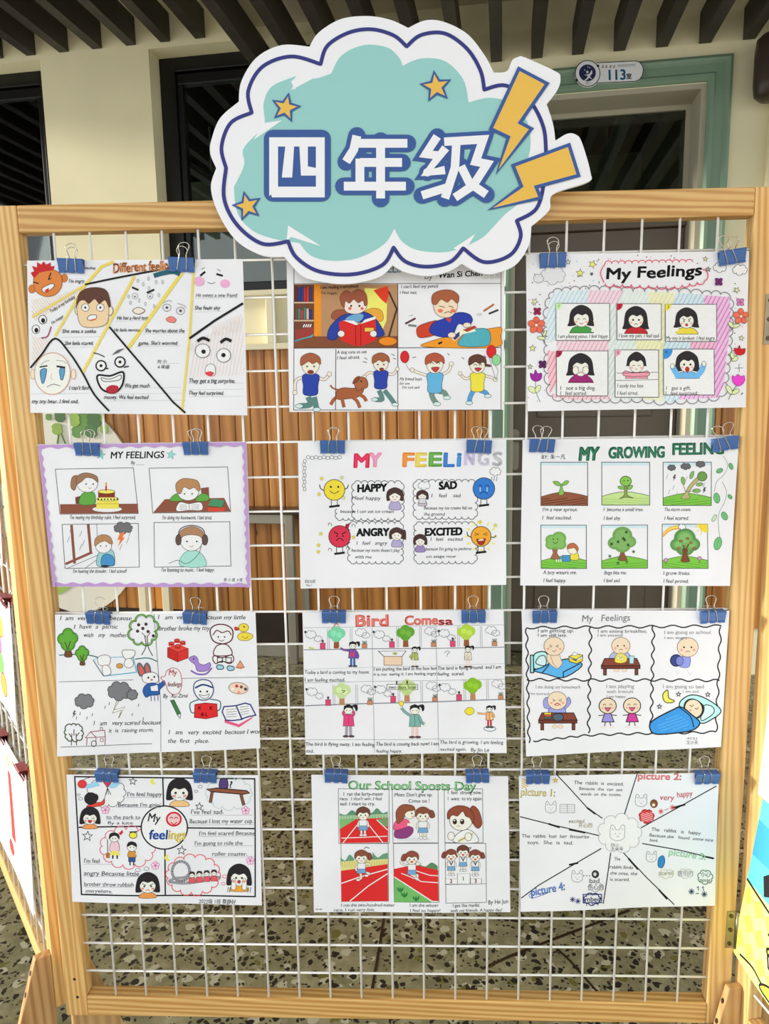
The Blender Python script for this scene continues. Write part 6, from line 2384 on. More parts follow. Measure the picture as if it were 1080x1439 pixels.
# ---- sheet 10: big black frame with round title
o, sf = sheet('drawing_sheet', [(93.3, 1088.6), (363.3, 1089.4), (368.3, 1270.6), (102.2, 1266.4)], 'My feelings sheet with a thick black frame, round centre title and roller coaster', 0.0015, 0.2)
I = Ink(80, 1065, 3.6, sf)
I.line([(90, 95), (1000, 106), (1004, 696), (126, 688)], BK, 7, True)
I.line([(535, 98), (540, 250)], BK, 7)
I.line([(548, 455), (550, 692)], BK, 7)
I.line([(110, 350), (430, 345)], BK, 7)
I.line([(655, 352), (1002, 358)], BK, 7)
I.cloud(250, 175, 104, 70, (226, 232, 240), (70, 70, 80), 3, 11)
I.cloud(870, 180, 124, 76, None, (170, 200, 190), 3, 12)
I.cloud(358, 450, 146, 100, None, (206, 90, 110), 4, 13)
I.cloud(690, 590, 142, 98, None, (216, 60, 60), 4, 14)
I.fill([(110, 120), (160, 132), (200, 118), (220, 140), (160, 155), (108, 150)], (150, 200, 230))
I.fill([(260, 140), (300, 118), (320, 130), (300, 150), (270, 155)], (150, 200, 230))
I.ell(128, 132, 22, 20, (216, 60, 60), (150, 30, 30), 3)
I.curve([(130, 112), (170, 98), (230, 96)], BK, 2.5)
I.fill([(232, 118), (278, 120), (256, 150)], (200, 60, 90))
I.line([(232, 118), (278, 120), (256, 150)], BK, 3, True)
for x in (248, 262, 274):
    I.line([(256, 152), (x, 186)], BK, 3)
I.curve([(254, 155), (240, 205), (225, 225)], BK, 2.5)
I.shape([(150, 245), (180, 228), (225, 222), (240, 205), (236, 235), (180, 248)], (216, 70, 56), BK, 2.5)
I.ell(172, 205, 34, 32, (40, 36, 40))
I.ell(195, 200, 16, 20, (40, 36, 40))


def girl10(cx, cy, s, shirt, face=0, hands=False):
    H = (38, 34, 38)
    I.shape([(cx-42*s, cy+68*s), (cx-26*s, cy+44*s), (cx+26*s, cy+44*s), (cx+42*s, cy+68*s)], shirt, BK, 2)
    I.shape([(cx-48*s, cy-36*s), (cx, cy-62*s), (cx+48*s, cy-36*s), (cx+62*s, cy+30*s), (cx+48*s, cy+42*s), (cx, cy+30*s), (cx-48*s, cy+42*s), (cx-62*s, cy+30*s)], H, None)
    I.ell(cx, cy+8*s, 40*s, 36*s, (246, 226, 218), (60, 40, 40), 1.8)
    I.shape([(cx-42*s, cy+4*s), (cx-40*s, cy-34*s), (cx, cy-46*s), (cx+40*s, cy-34*s), (cx+42*s, cy+4*s), (cx+24*s, cy-14*s), (cx, cy-8*s), (cx-24*s, cy-14*s)], H, None)
    if face == 0:
        for x in (-18, 18):
            I.curve([(cx+(x-8)*s, cy+12*s), (cx+x*s, cy+4*s), (cx+(x+8)*s, cy+12*s)], BK, 2.5)
        I.shape([(cx-12*s, cy+20*s), (cx+12*s, cy+20*s), (cx, cy+36*s)], (200, 50, 60), BK, 2)
    elif face == 1:
        eyes(I, cx-18*s, cx+18*s, cy+8*s, 6*s)
        for x in (-18, 18):
            I.line([(cx+x*s, cy+12*s), (cx+x*s, cy+34*s)], (150, 200, 230), 4*s)
        I.curve([(cx-8*s, cy+32*s), (cx, cy+26*s), (cx+8*s, cy+32*s)], BK, 2.5)
    elif face == 2:
        I.line([(cx-28*s, cy-4*s), (cx-8*s, cy+6*s)], BK, 3)
        I.line([(cx+28*s, cy-4*s), (cx+8*s, cy+6*s)], BK, 3)
        eyes(I, cx-17*s, cx+17*s, cy+10*s, 5*s)
        I.curve([(cx-9*s, cy+34*s), (cx, cy+26*s), (cx+9*s, cy+34*s)], (180, 40, 40), 3)
    else:
        eyes(I, cx-14*s, cx+14*s, cy+6*s, 5*s)
        I.ell(cx, cy+24*s, 8*s, 8*s, (190, 50, 50), BK, 1.8)
        for x in (-26, 26):
            I.shape([(cx+(x-10)*s, cy+58*s), (cx+(x-9)*s, cy+20*s), (cx+(x+2)*s, cy+8*s), (cx+(x+10)*s, cy+22*s), (cx+(x+9)*s, cy+58*s)], (246, 226, 218), BK, 2)
    for x in (-26, 26):
        I.ell(cx+x*s, cy+22*s, 8*s, 6*s, (240, 140, 130))


girl10(168, 298, 0.86, (240, 150, 90), 0)
girl10(620, 168, 1.1, (246, 186, 130), 1)
girl10(462, 634, 1.0, (240, 150, 80), 2)
girl10(922, 598, 1.05, (246, 160, 60), 3)
for x in (868, 878, 970, 982):
    I.line([(x, 650), (x-4, 676)], BK, 3)
BR = (140, 84, 60)
I.shape([(756, 158), (810, 152), (960, 166), (974, 178), (940, 184), (780, 170)], BR, BK, 5, False)
for p in ([(785, 172), (776, 226)], [(930, 184), (945, 240)]):
    I.line(p, BK, 16)
    I.line(p, BR, 9)
I.shape([(822, 150), (826, 110), (845, 104), (862, 112), (862, 152)], (90, 66, 120), BK, 4)
for y in (122, 134, 146):
    I.line([(826, y), (860, y+2)], (60, 40, 90), 3)
I.text('?', 870, 150, 32, BK, None, 0, 0.02)
for x, y, r in ((384, 118, 20), (720, 245, 20), (155, 395, 26), (632, 465, 23)):
    I.star(x, y, r, (235, 235, 238), BK, 4, 5)
for x, y in ((486, 118), (560, 500)):
    I.shape([(x, y-16), (x-14, y), (x-4, y+16), (x+12, y+12), (x, y+2), (x+6, y-10)], (246, 220, 80), None)
for x, y in ((246, 262), (954, 266), (500, 540), (978, 518)):
    for k in range(5):
        t = math.radians(72*k-90)
        I.ell(x+12*math.cos(t), y+12*math.sin(t), 9, 9, (246, 206, 226), (206, 80, 130), 2.4)
    I.dot(x, y, 5, (206, 80, 130))
I.ell(544, 350, 117, 108, (230, 230, 234), BK, 7)
I.text('My', 456, 318, 42, (50, 48, 56), 520, 6, 0.01, 0.1)
I.ell(592, 308, 36, 33, (236, 190, 190), (200, 30, 50), 9)
for x in (580, 604):
    I.curve([(x-9, 305), (x, 298), (x+9, 305)], (150, 30, 50), 4)
I.curve([(576, 322), (592, 334), (608, 322)], (200, 30, 50), 5)
for ch, c, x in (('feel', (50, 90, 170), 466), ('ings', (246, 206, 100), 562)):
    I.text(ch, x, 408, 46, c, x+(92 if ch == 'feel' else 88), 0, 0.022, 0.1)
# mother and brother
I.shape([(270, 470), (276, 425), (310, 425), (314, 470)], (240, 190, 200), BK, 2)
I.fill([(276, 470), (312, 468), (320, 490), (272, 490)], (246, 214, 90))
for x in (284, 306):
    I.line([(x, 490), (x, 508)], BK, 7)
I.ell(290, 402, 24, 22, (246, 226, 218), BK, 2)
I.shape([(264, 410), (268, 384), (290, 376), (314, 386), (316, 410), (300, 394), (280, 396)], (38, 34, 38), None)
I.line([(256, 410), (258, 480)], (110, 70, 40), 4)
I.fill([(246, 480), (270, 478), (268, 505), (250, 505)], (170, 110, 50))
I.shape([(362, 500), (366, 470), (396, 470), (400, 500)], (200, 140, 60), BK, 2)
I.rect(364, 500, 398, 522, (50, 80, 140), BK, 2)
for x in (372, 390):
    I.line([(x, 522), (x, 540)], BK, 6)
I.ell(380, 448, 24, 22, (246, 226, 218), BK, 2)
I.shape([(356, 448), (360, 428), (380, 420), (402, 430), (404, 448), (380, 438)], (38, 34, 38), None)
eyes(I, 372, 390, 450, 3)
eyes(I, 283, 298, 406, 3)
I.line([(400, 480), (440, 520)], (246, 226, 218), 6)
I.ell(386, 390, 20, 16, (240, 214, 70), BK, 3)
I.line([(368, 374), (408, 372)], BK, 6)
I.fill([(312, 380), (322, 372), (330, 362), (336, 376), (324, 390)], (200, 50, 60))
for x, y, r in ((412, 562, 13), (455, 556, 13), (120, 206, 10), (110, 186, 8), (725, 145, 11), (704, 168, 9), (850, 598, 12), (842, 634, 10)):
    I.ell(x, y, r, r*0.7, None, (216, 60, 60) if x > 840 else (120, 120, 130), 2.5)
# roller coaster
GRY = (150, 150, 156)
I.ell(628, 570, 44, 50, None, GRY, 14)
I.curve([(566, 620), (600, 605), (650, 600), (680, 570)], GRY, 13)
I.curve([(566, 622), (640, 632), (730, 622), (830, 600)], GRY, 13)
for k in range(22):
    t = math.radians(16.4*k)
    I.line([(628+37*math.cos(t), 570+43*math.sin(t)), (628+51*math.cos(t), 570+57*math.sin(t))], (70, 70, 76), 2)
for k in range(18):
    x = 572+k*14.5
    y = 622+7*math.sin(math.pi*k/17)-k*1.1
    I.line([(x, y-7), (x+3, y+7)], (70, 70, 76), 2)
for k in range(4):
    x = 684+k*37
    y = 604-k*3
    I.rect(x-16, y, x+16, y+26, (216, 90, 100), (120, 30, 40), 2)
    I.ell(x, y-14, 14, 14, (246, 226, 218), (60, 40, 40), 1.8)
    I.shape([(x-15, y-14), (x-10, y-30), (x+10, y-30), (x+15, y-14), (x, y-22)], (60, 44, 40), None)
    eyes(I, x-5, x+5, y-12, 2)
for xa, xb, y in ((350, 530, 200), (300, 528, 250), (250, 420, 312), (680, 850, 288), (850, 990, 290), (668, 994, 338), (716, 1000, 396), (690, 990, 445), (780, 996, 500), (132, 290, 536), (134, 420, 596), (140, 390, 650), (144, 286, 684)):
    I.line([(xa, y), (xb, y-1)], (150, 150, 160), 1.6)
lines_of_text(I, [("I'm feel happy", 354, 194, 22, 530), ("Because I'm goin'", 308, 246, 19, 524), ('to the park to', 250, 308, 19, 422), ('fly a kite', 256, 336, 16, 384), ("I've feel sad.", 676, 282, 22, 842), ('Because I lost my water cup.', 670, 330, 22, 992), ("I'm feel scared Because", 718, 390, 20, 1000), ("I'm going to ride the", 696, 440, 20, 938), ('roller coaster.', 784, 494, 20, 962),
                  ("I'm feel", 136, 530, 22, 216), ('angry Because little', 136, 592, 22, 418), ('brother throw rubbish', 138, 646, 21, 390), ('everywhere.', 146, 678, 18, 282), ('2022级 1班 蔡静好', 718, 732, 19, 906, 0.5)], (60, 58, 64), 0.05)
I.build('artwork', o)

# ---- sheet 11: sports day
o, sf = sheet('drawing_sheet', [(437.2, 1088.8), (713.6, 1090.8), (716.5, 1280.3), (441.5, 1278.8)], 'Our School Sports Day sheet with green title and red running track scenes', 0.0035, 1.2, 0.004)
I = Ink(420, 1065, 3.484, sf)
I.text('Our School Sposts Day', 240, 152, 40, (40, 110, 60), 864, 0.6, 0.028, 0.0)
I.text('Our School Sposts Day', 243, 150, 36, (150, 212, 150), 861, 0.6, -0.004, 0.0)
for x0, y0, x1, y1 in ((192, 150, 440, 414), (206, 414, 436, 694), (456, 152, 680, 414), (462, 416, 682, 698), (710, 150, 898, 414), (714, 416, 914, 702)):
    I.line([(x0, y0), (x1, y0+2), (x1+2, y1), (x0+4, y1)], (80, 80, 86), 2.4, True)
I.line([(714, 614), (914, 612)], (90, 90, 96), 2)
RT = (210, 44, 44)
GT = (110, 164, 110)


def bush(x0, x1, y, h, c):
    pts = [(x0, y)]
    n = max(3, int((x1-x0)/26))
    for k in range(n+1):
        pts.append((x0+(x1-x0)*k/n, y-h*(0.7+0.3*math.sin(k*2.3+x0))))
    pts.append((x1, y))
    I.fill(catmull(pts[1:-1], False, 4)+[(x1, y), (x0, y)], c)


def girl11(cx, cy, s, hair=(130, 76, 56), face=0, tail=1, shirt=(222, 224, 228), short=(110, 160, 200), legs=None, arms=None):
    for l in (legs if legs is not None else [[(cx-9*s, cy+74*s), (cx-9*s, cy+105*s)], [(cx+9*s, cy+74*s), (cx+9*s, cy+105*s)]]):
        I.curve(l, (70, 50, 50), 12*s)
        I.curve(l, (246, 222, 208), 9*s)
        I.ell(l[-1][0], l[-1][1], 11*s, 6*s, (236, 236, 240), (70, 60, 60), 1.6)
    for a in (arms if arms is not None else [[(cx-20*s, cy+34*s), (cx-26*s, cy+50*s), (cx-24*s, cy+64*s)], [(cx+20*s, cy+34*s), (cx+26*s, cy+50*s), (cx+24*s, cy+64*s)]]):
        I.curve(a, (70, 50, 50), 11*s)
        I.curve(a, (246, 222, 208), 8*s)
    I.shape([(cx-20*s, cy+28*s), (cx+20*s, cy+28*s), (cx+20*s, cy+60*s), (cx-20*s, cy+60*s)], shirt, (80, 80, 90), 1.8, False)
    I.shape([(cx-20*s, cy+58*s), (cx+20*s, cy+58*s), (cx+24*s, cy+80*s), (cx-24*s, cy+80*s)], short, (50, 70, 110), 1.8, False)
    if tail:
        I.shape([(cx+tail*22*s, cy-18*s), (cx+tail*46*s, cy-22*s), (cx+tail*56*s, cy+6*s), (cx+tail*36*s, cy+12*s)], hair, (80, 46, 36), 1.8)
    I.ell(cx, cy+2*s, 30*s, 27*s, (248, 226, 212), (80, 50, 46), 1.8)
    I.shape([(cx-34*s, cy+6*s), (cx-32*s, cy-24*s), (cx, cy-40*s), (cx+32*s, cy-24*s), (cx+34*s, cy+6*s), (cx+20*s, cy-10*s), (cx, cy-6*s), (cx-18*s, cy-10*s)], hair, (80, 46, 36), 1.8)
    eyes(I, cx-12*s, cx+12*s, cy+4*s, 4*s, (50, 36, 36))
    if face == 0:
        I.curve([(cx-6*s, cy+18*s), (cx, cy+14*s), (cx+6*s, cy+18*s)], (150, 60, 60), 2)
    else:
        I.shape([(cx-8*s, cy+13*s), (cx+8*s, cy+13*s), (cx, cy+23*s)], (190, 60, 60), None)
    for x in (-19, 19):
        I.ell(cx+x*s, cy+13*s, 6*s, 4*s, (246, 170, 160))


# track 1
I.fill([(198, 300), (436, 290), (436, 410), (202, 412)], RT)
I.fill([(198, 296), (290, 290), (200, 345)], (120, 176, 110))
I.fill([(385, 300), (434, 288), (434, 335), (400, 325)], (110, 150, 100))
bush(198, 290, 298, 44, (90, 140, 110))
bush(330, 434, 290, 46, (90, 140, 110))
I.fill([(198, 280), (434, 272), (434, 290), (198, 298)], (160, 190, 150))
for x in range(206, 432, 14):
    I.line([(x, 278), (x, 296)], (110, 140, 110), 2.5)
for p in ([(290, 318), (215, 412)], [(330, 310), (412, 412)], [(208, 388), (432, 380)], [(380, 300), (434, 350)]):
    I.line(p, (236, 226, 226), 4)
girl11(314, 274, 0.95, (104, 66, 54), 0, 0)
# track 2
bush(204, 270, 520, 54, (100, 150, 120))
bush(360, 434, 505, 50, (100, 150, 120))
I.fill([(206, 500), (434, 490), (436, 520), (206, 546)], (214, 206, 130))
for x in range(212, 434, 12):
    I.line([(x, 500), (x+1, 528)], (170, 164, 100), 2)
I.fill([(206, 545), (434, 515), (436, 694), (208, 694)], RT)
for p in ([(208, 606), (300, 575), (434, 540)], [(250, 692), (340, 620), (436, 560)]):
    I.line(p, (236, 226, 226), 5)
girl11(306, 482, 0.95, (130, 76, 56), 0, 1, legs=[[(300, 555), (305, 580), (290, 590)], [(325, 555), (345, 560), (330, 570)]], arms=[[(288, 520), (278, 535), (285, 545)], [(324, 516), (340, 512), (348, 525)]])
I.curve([(318, 440), (330, 432), (345, 438)], BK, 3)
# mother scene
I.ell(560, 398, 85, 8, (210, 210, 216))
I.shape([(466, 380), (475, 345), (520, 332), (555, 340), (556, 365), (530, 388), (490, 392)], (136, 60, 120), (80, 30, 70), 2)
I.shape([(462, 345), (470, 310), (500, 295), (535, 305), (540, 330), (510, 342), (480, 350)], (226, 90, 130), (130, 40, 70), 2)
I.shape([(478, 310), (475, 260), (505, 228), (555, 232), (568, 255), (545, 260), (520, 262), (515, 290), (490, 318)], (140, 80, 56), (80, 46, 36), 2)
I.ell(542, 272, 26, 26, (248, 226, 212), (80, 50, 46), 1.8)
I.shape([(512, 280), (514, 248), (540, 236), (566, 250), (556, 258), (530, 262)], (140, 80, 56), None)
I.dot(552, 270, 4)
I.line([(550, 286), (560, 284)], (190, 50, 60), 3)
I.curve([(530, 325), (560, 318), (584, 292)], (248, 226, 212), 12)
girl11(606, 280, 1.05, (130, 76, 56), 0, 1)
# finish scene
bush(560, 678, 545, 36, (90, 130, 90))
I.fill([(464, 540), (560, 520), (680, 545), (682, 692), (640, 690), (464, 580)], RT)
I.fill([(466, 578), (650, 696), (466, 698)], (110, 176, 100))
I.line([(466, 578), (655, 696)], (236, 226, 226), 5)
for p in ([(500, 560), (600, 600), (680, 605)], [(560, 545), (640, 570), (682, 572)]):
    I.line(p, (236, 226, 226), 4)
girl11(552, 490, 0.95, (140, 76, 60), 1, -1, legs=[[(545, 565), (565, 575), (580, 590)], [(560, 565), (580, 570), (575, 585)]], arms=[[(532, 524), (505, 515), (496, 500)], [(572, 520), (590, 515), (560, 508)]])
for x, y in ((495, 640), (515, 665), (572, 682)):
    for t in (-1, 0, 1):
        I.shape([(x, y+12), (x+t*10-5, y-2), (x+t*14, y-14), (x+t*10+5, y)], (50, 120, 60), None)
# portrait
I.shape([(760, 412), (770, 375), (820, 350), (862, 372), (872, 412)], (230, 232, 236), (60, 60, 66), 2.5)
for k, c in enumerate([(240, 214, 90), (120, 120, 130), (240, 214, 90)]):
    I.line([(778, 402+k*5), (850, 366+k*6)], c, 4)
I.shape([(830, 270), (850, 235), (880, 260), (895, 320), (875, 345), (850, 320)], (140, 74, 54), (80, 40, 30), 2.5)
I.ell(792, 305, 56, 50, (248, 228, 216), (70, 46, 44), 2.5)
I.shape([(728, 300), (730, 260), (775, 234), (830, 244), (856, 285), (850, 320), (836, 295), (815, 285), (800, 262), (775, 285), (750, 280)], (140, 74, 54), (80, 40, 30), 2.5)
for x in (762, 798):
    I.ell(x, 312, 11, 14, (60, 40, 36))
    I.dot(x-2, 306, 4, (240, 240, 240))
I.curve([(772, 336), (780, 332), (788, 337)], (150, 60, 60), 2.5)
for x, y in ((744, 382), (828, 385)):
    I.ell(x, y, 17, 20, (248, 228, 216), (70, 46, 44), 2.2)
# podium
for x0, y0, x1, t, c in ((716, 586, 774, '2', (150, 40, 50)), (774, 562, 836, '1', (50, 50, 56)), (838, 586, 892, '3', (150, 40, 50))):
    I.rect(x0, y0, x1, 612, (236, 236, 240), (80, 80, 86), 2.2)
    I.fill([(x0, y0), (x0+8, y0-8), (x1+6, y0-8), (x1, y0)], (246, 246, 248))
    I.text(t, (x0+x1)/2-8, 606 if t != '1' else 594, 18, c, None, 0, 0.02, 0)
girl11(744, 478, 0.85, (130, 70, 56), 1, -1)
girl11(802, 458, 0.85, (104, 60, 50), 1, 0, arms=[[(786, 488), (776, 470), (772, 452)], [(818, 488), (828, 470), (832, 450)]])
girl11(862, 480, 0.85, (130, 70, 56), 1, 1)
for x in (744, 802, 862):
    I.line([(x-8, 504 if x != 802 else 484), (x, 520 if x != 802 else 500), (x+8, 504 if x != 802 else 484)], (40, 40, 50), 5)
I.line([(826, 440), (842, 436), (836, 446)], BK, 3)
lines_of_text(I, [('I  ran the forty-meter', 216, 184, 18, 412), ("race.  I don't win. I feel", 198, 206, 16, 404), ('sad. I start to cry.', 200, 230, 16, 372), ("Mom: Don't give up.", 466, 188, 18, 652), ('Come on !', 534, 218, 17, 638), ('I  feel  strong now.', 726, 178, 18, 894), ('I  want  to try again.', 726, 208, 17, 896),
                  ('I run the two-hundred-meter', 206, 720, 16, 468), ('race. I run very fast.', 170, 742, 15, 372), ('I am the winner', 540, 720, 16, 682), ('I feel so happy!', 542, 744, 15, 690), ('I get the medal.', 750, 722, 16, 884), ('with my friends. A happy day!', 740, 746, 15, 992), ('By He Jun', 924, 712, 20, 1022, -3), ("四1班", 82, 734, 7, 114)], (50, 48, 54), 0.05)
I.build('artwork', o)

# ---- sheet 12: rabbit story rays
o, sf = sheet('drawing_sheet', [(728.7, 1090.8), (1010, 1085.7), (1003.3, 1271.1), (731, 1280.3)], 'rabbit story sheet with black rays from a cloud and coloured picture numbers', 0.0015, 2.2)
I = Ink(710, 1065, 3.484, sf)
for pts in ([(248, 80), (310, 145), (400, 245), (474, 296)], [(645, 76), (612, 180), (580, 282)], [(1032, 138), (850, 240), (662, 342)], [(668, 418), (850, 452), (1020, 492)], [(575, 462), (690, 585), (824, 716)], [(514, 462), (495, 590), (476, 710)], [(468, 442), (330, 522), (160, 622), (76, 684)], [(70, 286), (240, 330), (458, 380)]):
    I.line(pts, BK, 5)
for a, b in (((210, 322), (265, 340)), ((310, 350), (390, 366)), ((600, 490), (648, 545)), ((310, 522), (355, 512)), ((400, 245), (440, 275)), ((820, 245), (880, 228)), ((750, 645), (790, 690)), ((960, 480), (1018, 492))):
    I.line([a, b], BK, 9)
I.cloud(558, 368, 112, 92, (230, 230, 234), (150, 150, 158), 2.4, 9)


def bunny(cx, cy, s, c=(110, 110, 118)):
    I.shape([(cx-30*s, cy+18*s), (cx-32*s, cy-10*s), (cx-26*s, cy-34*s), (cx-14*s, cy-30*s), (cx-8*s, cy-16*s), (cx+8*s, cy-16*s), (cx+16*s, cy-32*s), (cx+28*s, cy-34*s), (cx+30*s, cy-8*s), (cx+28*s, cy+18*s), (cx+10*s, cy+30*s), (cx-12*s, cy+30*s)], None, c, 2.2)
    eyes(I, cx-10*s, cx+10*s, cy+2*s, 2.2*s, c)
    I.curve([(cx-5*s, cy+12*s), (cx, cy+15*s), (cx+5*s, cy+12*s)], c, 2)
    for x in (-20, 20):
        I.line([(cx+x*s-4, cy-22*s), (cx+x*s+3, cy-12*s)], c, 1.8)


for x, y, s in ((222, 242, 0.85), (548, 368, 1.15), (664, 210, 0.9), (714, 484, 0.8), (350, 578, 0.85)):
    bunny(x, y, s)
YL, RE, GN, BU, NV = (216, 184, 90), (206, 60, 80), (110, 180, 130), (50, 90, 170), (40, 46, 110)
I.text('picture 1:', 72, 182, 34, (150, 120, 50), 240, 2, 0.02, 0.05)
I.text('picture 1:', 72, 180, 30, (240, 216, 140), 238, 2, -0.002, 0.05)
I.hatch([(78, 100), (110, 100), (110, 145), (78, 150)], 30, 10, YL, 5)
I.star(244, 110, 15, YL, (150, 120, 50), 2)
I.rect(266, 228, 338, 268, None, (110, 110, 118), 2)
I.line([(302, 228), (302, 268)], (110, 110, 118), 2)
for k in range(3):
    I.line([(270, 238+k*10), (334, 238+k*10)], (150, 150, 156), 1.6)
I.text('excited', 308, 318, 18, (150, 140, 100), 384, 0, 0.0, 0.1)
I.text('开心的', 356, 340, 18, (170, 150, 100), 424, 0, 0.0, 0)
I.text('picture 2:', 645, 104, 32, (206, 50, 60), 858, 1, 0.02, 0.05)
I.text('picture 2:', 646, 102, 28, (240, 130, 130), 856, 1, -0.006, 0.05)
I.ell(726, 224, 18, 20, (130, 76, 50), (70, 40, 30), 2.5)
I.dot(724, 230, 8, (240, 220, 180))
I.text('very', 754, 206, 28, RE, 824, 2, 0.0, 0.05)
I.text('happy', 838, 194, 28, RE, 916, -6, 0.0, 0.05)
I.cloud(690, 286, 40, 34, (214, 60, 66), (150, 20, 36), 4)
I.hatch([(660, 270), (720, 265), (720, 310), (665, 312)], 20, 9, (246, 200, 200), 3)
for x in (760, 816):
    for k in range(4):
        t = math.radians(45*k+12)
        I.line([(x-14*math.cos(t), 262-(x-760)*0.35-14*math.sin(t)), (x+14*math.cos(t), 262-(x-760)*0.35+14*math.sin(t))], RE, 3)
I.line([(778, 256), (798, 248)], RE, 3)
I.text('picture 3:', 796, 474, 30, (90, 150, 110), 978, 8, 0.015, 0.05)
I.text('picture 3:', 797, 473, 27, (170, 220, 180), 976, 8, -0.004, 0.05)
I.shape([(745, 520), (750, 490), (770, 478), (780, 500), (775, 525), (765, 538), (750, 535)], (50, 130, 190), (20, 60, 110), 2.5)
I.dot(768, 484, 6, (50, 130, 190))
I.text('scared', 752, 574, 22, (160, 160, 110), 820, -1, 0.0, 0.05)
I.cloud(786, 568, 44, 17, None, (180, 176, 120), 2.2)
I.text('害怕的', 842, 576, 20, (150, 150, 150), 918, -1, 0.0, 0)
I.cloud(880, 566, 46, 17, None, (160, 160, 150), 2.2)
I.cloud(976, 582, 40, 34, None, (60, 110, 70), 4)
I.text('小心', 954, 580, 20, (60, 110, 70), 1000, 0, 0.005, 0)
I.text('mouse', 948, 604, 18, (60, 110, 70), 1000, 0, 0.005, 0)
for x, y in ((908, 652), (970, 664)):
    for k in range(4):
        t = math.radians(45*k+8)
        I.line([(x-15*math.cos(t), y-15*math.sin(t)), (x+15*math.cos(t), y+15*math.sin(t))], (40, 60, 90), 4)
I.line([(928, 662), (944, 660)], (40, 60, 90), 4)
for x in (942, 966):
    I.line([(x, 648), (x, 628), (x-7, 634)], (40, 60, 90), 4)
I.text('picture 4:', 124, 674, 38, BU, 292, -11, 0.016, 0.1)
I.text('picture 4:', 126, 671, 33, (90, 130, 196), 290, -11, -0.006, 0.1)
I.curve([(130, 655), (114, 672), (135, 682), (200, 660)], BU, 3)
for x in (382, 396, 410):
    I.dot(x, 574, 3)
I.ell(438, 566, 17, 18, (60, 56, 60), BK, 3)
I.ell(436, 566, 8, 9, (200, 200, 204))
I.text('bad', 406, 608, 22, (70, 68, 74), 456, 0, 0.005, 0.1)
I.text('伤心的', 400, 640, 22, (90, 88, 96), 478, 0, 0.0, 0)
I.cloud(440, 628, 44, 17, None, (110, 110, 116), 2)
I.rect(378, 664, 468, 704, None, NV, 5)
I.cloud(422, 686, 48, 26, None, NV, 5)
I.text('mbed', 386, 698, 24, NV, 462, 0, 0.01, 0)
for k in range(4):
    t = math.radians(45*k)
    for x, y in ((326, 688), (352, 696)):
        I.line([(x-14*math.cos(t), y-14*math.sin(t)), (x+14*math.cos(t), y+14*math.sin(t))], NV, 3.5)
for x in (394, 424, 450):
    I.line([(x, 706), (x+1, 718)], NV, 4)
lines_of_text(I, [('The  rabbit  is  excited.', 334, 128, 17, 578, 2), ('Because  she  can  see', 358, 156, 15, 572, 2), ('words  on  the  screen.', 366, 184, 15, 566, 1), ('The  rabbit  lost  her  favourite', 78, 388, 17, 408, 1), ('toys.  She  is  sad.', 106, 420, 17, 330, 1), ('The   rabbit   is   happy', 712, 356, 17, 956, 5), ('Because she   found  some nice', 702, 384, 16, 1016, 5), ('food.', 704, 408, 15, 746, 4),
                  ('The', 530, 500, 16, 560), ('rabbit finds', 506, 538, 16, 622, 2), ('the nose, she', 510, 568, 16, 644, 2), ('is scared.', 508, 598, 16, 606, 2), ('四(1)', 514, 430, 11, 552), ('王朵朵', 512, 450, 15, 574)], (70, 68, 76), 0.05)
I.build('artwork', o)


# ------------------------------------------------------------------ binder clips
def clip_meshes():
    W, H, D, t = 0.0172, 0.0178, 0.0082, 0.0006
    bm_ = bmesh.new()
    prof = [(-0.0008, 0.0), (-0.0016, 0.001), (-D, H-0.0015), (-D+0.0012, H), (D-0.0012, H), (D, H-0.0015), (0.0046, 0.001), (0.0038, 0.0), (0.0032, 0.0014), (D-0.0018, H-0.0022), (-D+0.0018, H-0.0022), (-0.0004, 0.0014)]
    A = [bm_.verts.new((-W, y, z)) for y, z in prof]
    B = [bm_.verts.new((W, y, z)) for y, z in prof]
    n = len(prof)
    for i in range(n):
        bm_.faces.new((A[i], A[(i+1) % n], B[(i+1) % n], B[i]))
    for R_ in (A, B):
        for i in range(n//2):
            j = n-1-i
            a, b = R_[i], R_[(i+1) % n]
            c, d = R_[j-1 if j > 0 else n-1], R_[j]
            if len({a, b, c, d}) == 4:
                bm_.faces.new((a, b, c, d))
    # rolled lips that hold the wire handles
    for y0 in (-0.0018, 0.0047):
        for x0, x1 in ((-W, -0.0085), (-0.0035, 0.0035), (0.0085, W)):
            tube(bm_, [(x0, y0, 0.0006), (x1, y0, 0.0006)], 0.0013, 8)
    return bm_


def handle_bm(front, lean, over):
    s = -1 if front else 1
    y0 = -0.0021 if front else 0.0050
    half = [(0.0062, y0, 0.0006), (0.0058, y0+s*0.0040, 0.0095), (0.0050, s*0.0092, 0.0182)]
    if over:
        half += [(0.0046, s*0.0096, 0.0196), (0.0046, s*0.0060, 0.0204), (0.0052, -s*0.001, 0.0206), (0.0072, -s*0.0060, 0.0210), (0.0060, -s*0.0095, 0.0214), (0.0, -s*0.0112, 0.0216)]
    else:
        half += [(0.0046, s*0.0106, 0.0225), (0.0070, s*0.0122, 0.0285), (0.0072, s*0.0130, 0.0315), (0.0052, s*0.0136, 0.0345), (0.0, s*0.0140, 0.0360)]
    pts = [(-x, y, z) for x, y, z in half]+[p for p in half[-2::-1]]
    pts = [(x+lean*max(0, z-0.0006), y, z) for x, y, z in pts]
    bm_ = bmesh.new()
    tube(bm_, catmull(pts, False, 3), 0.00062, 6)
    return bm_


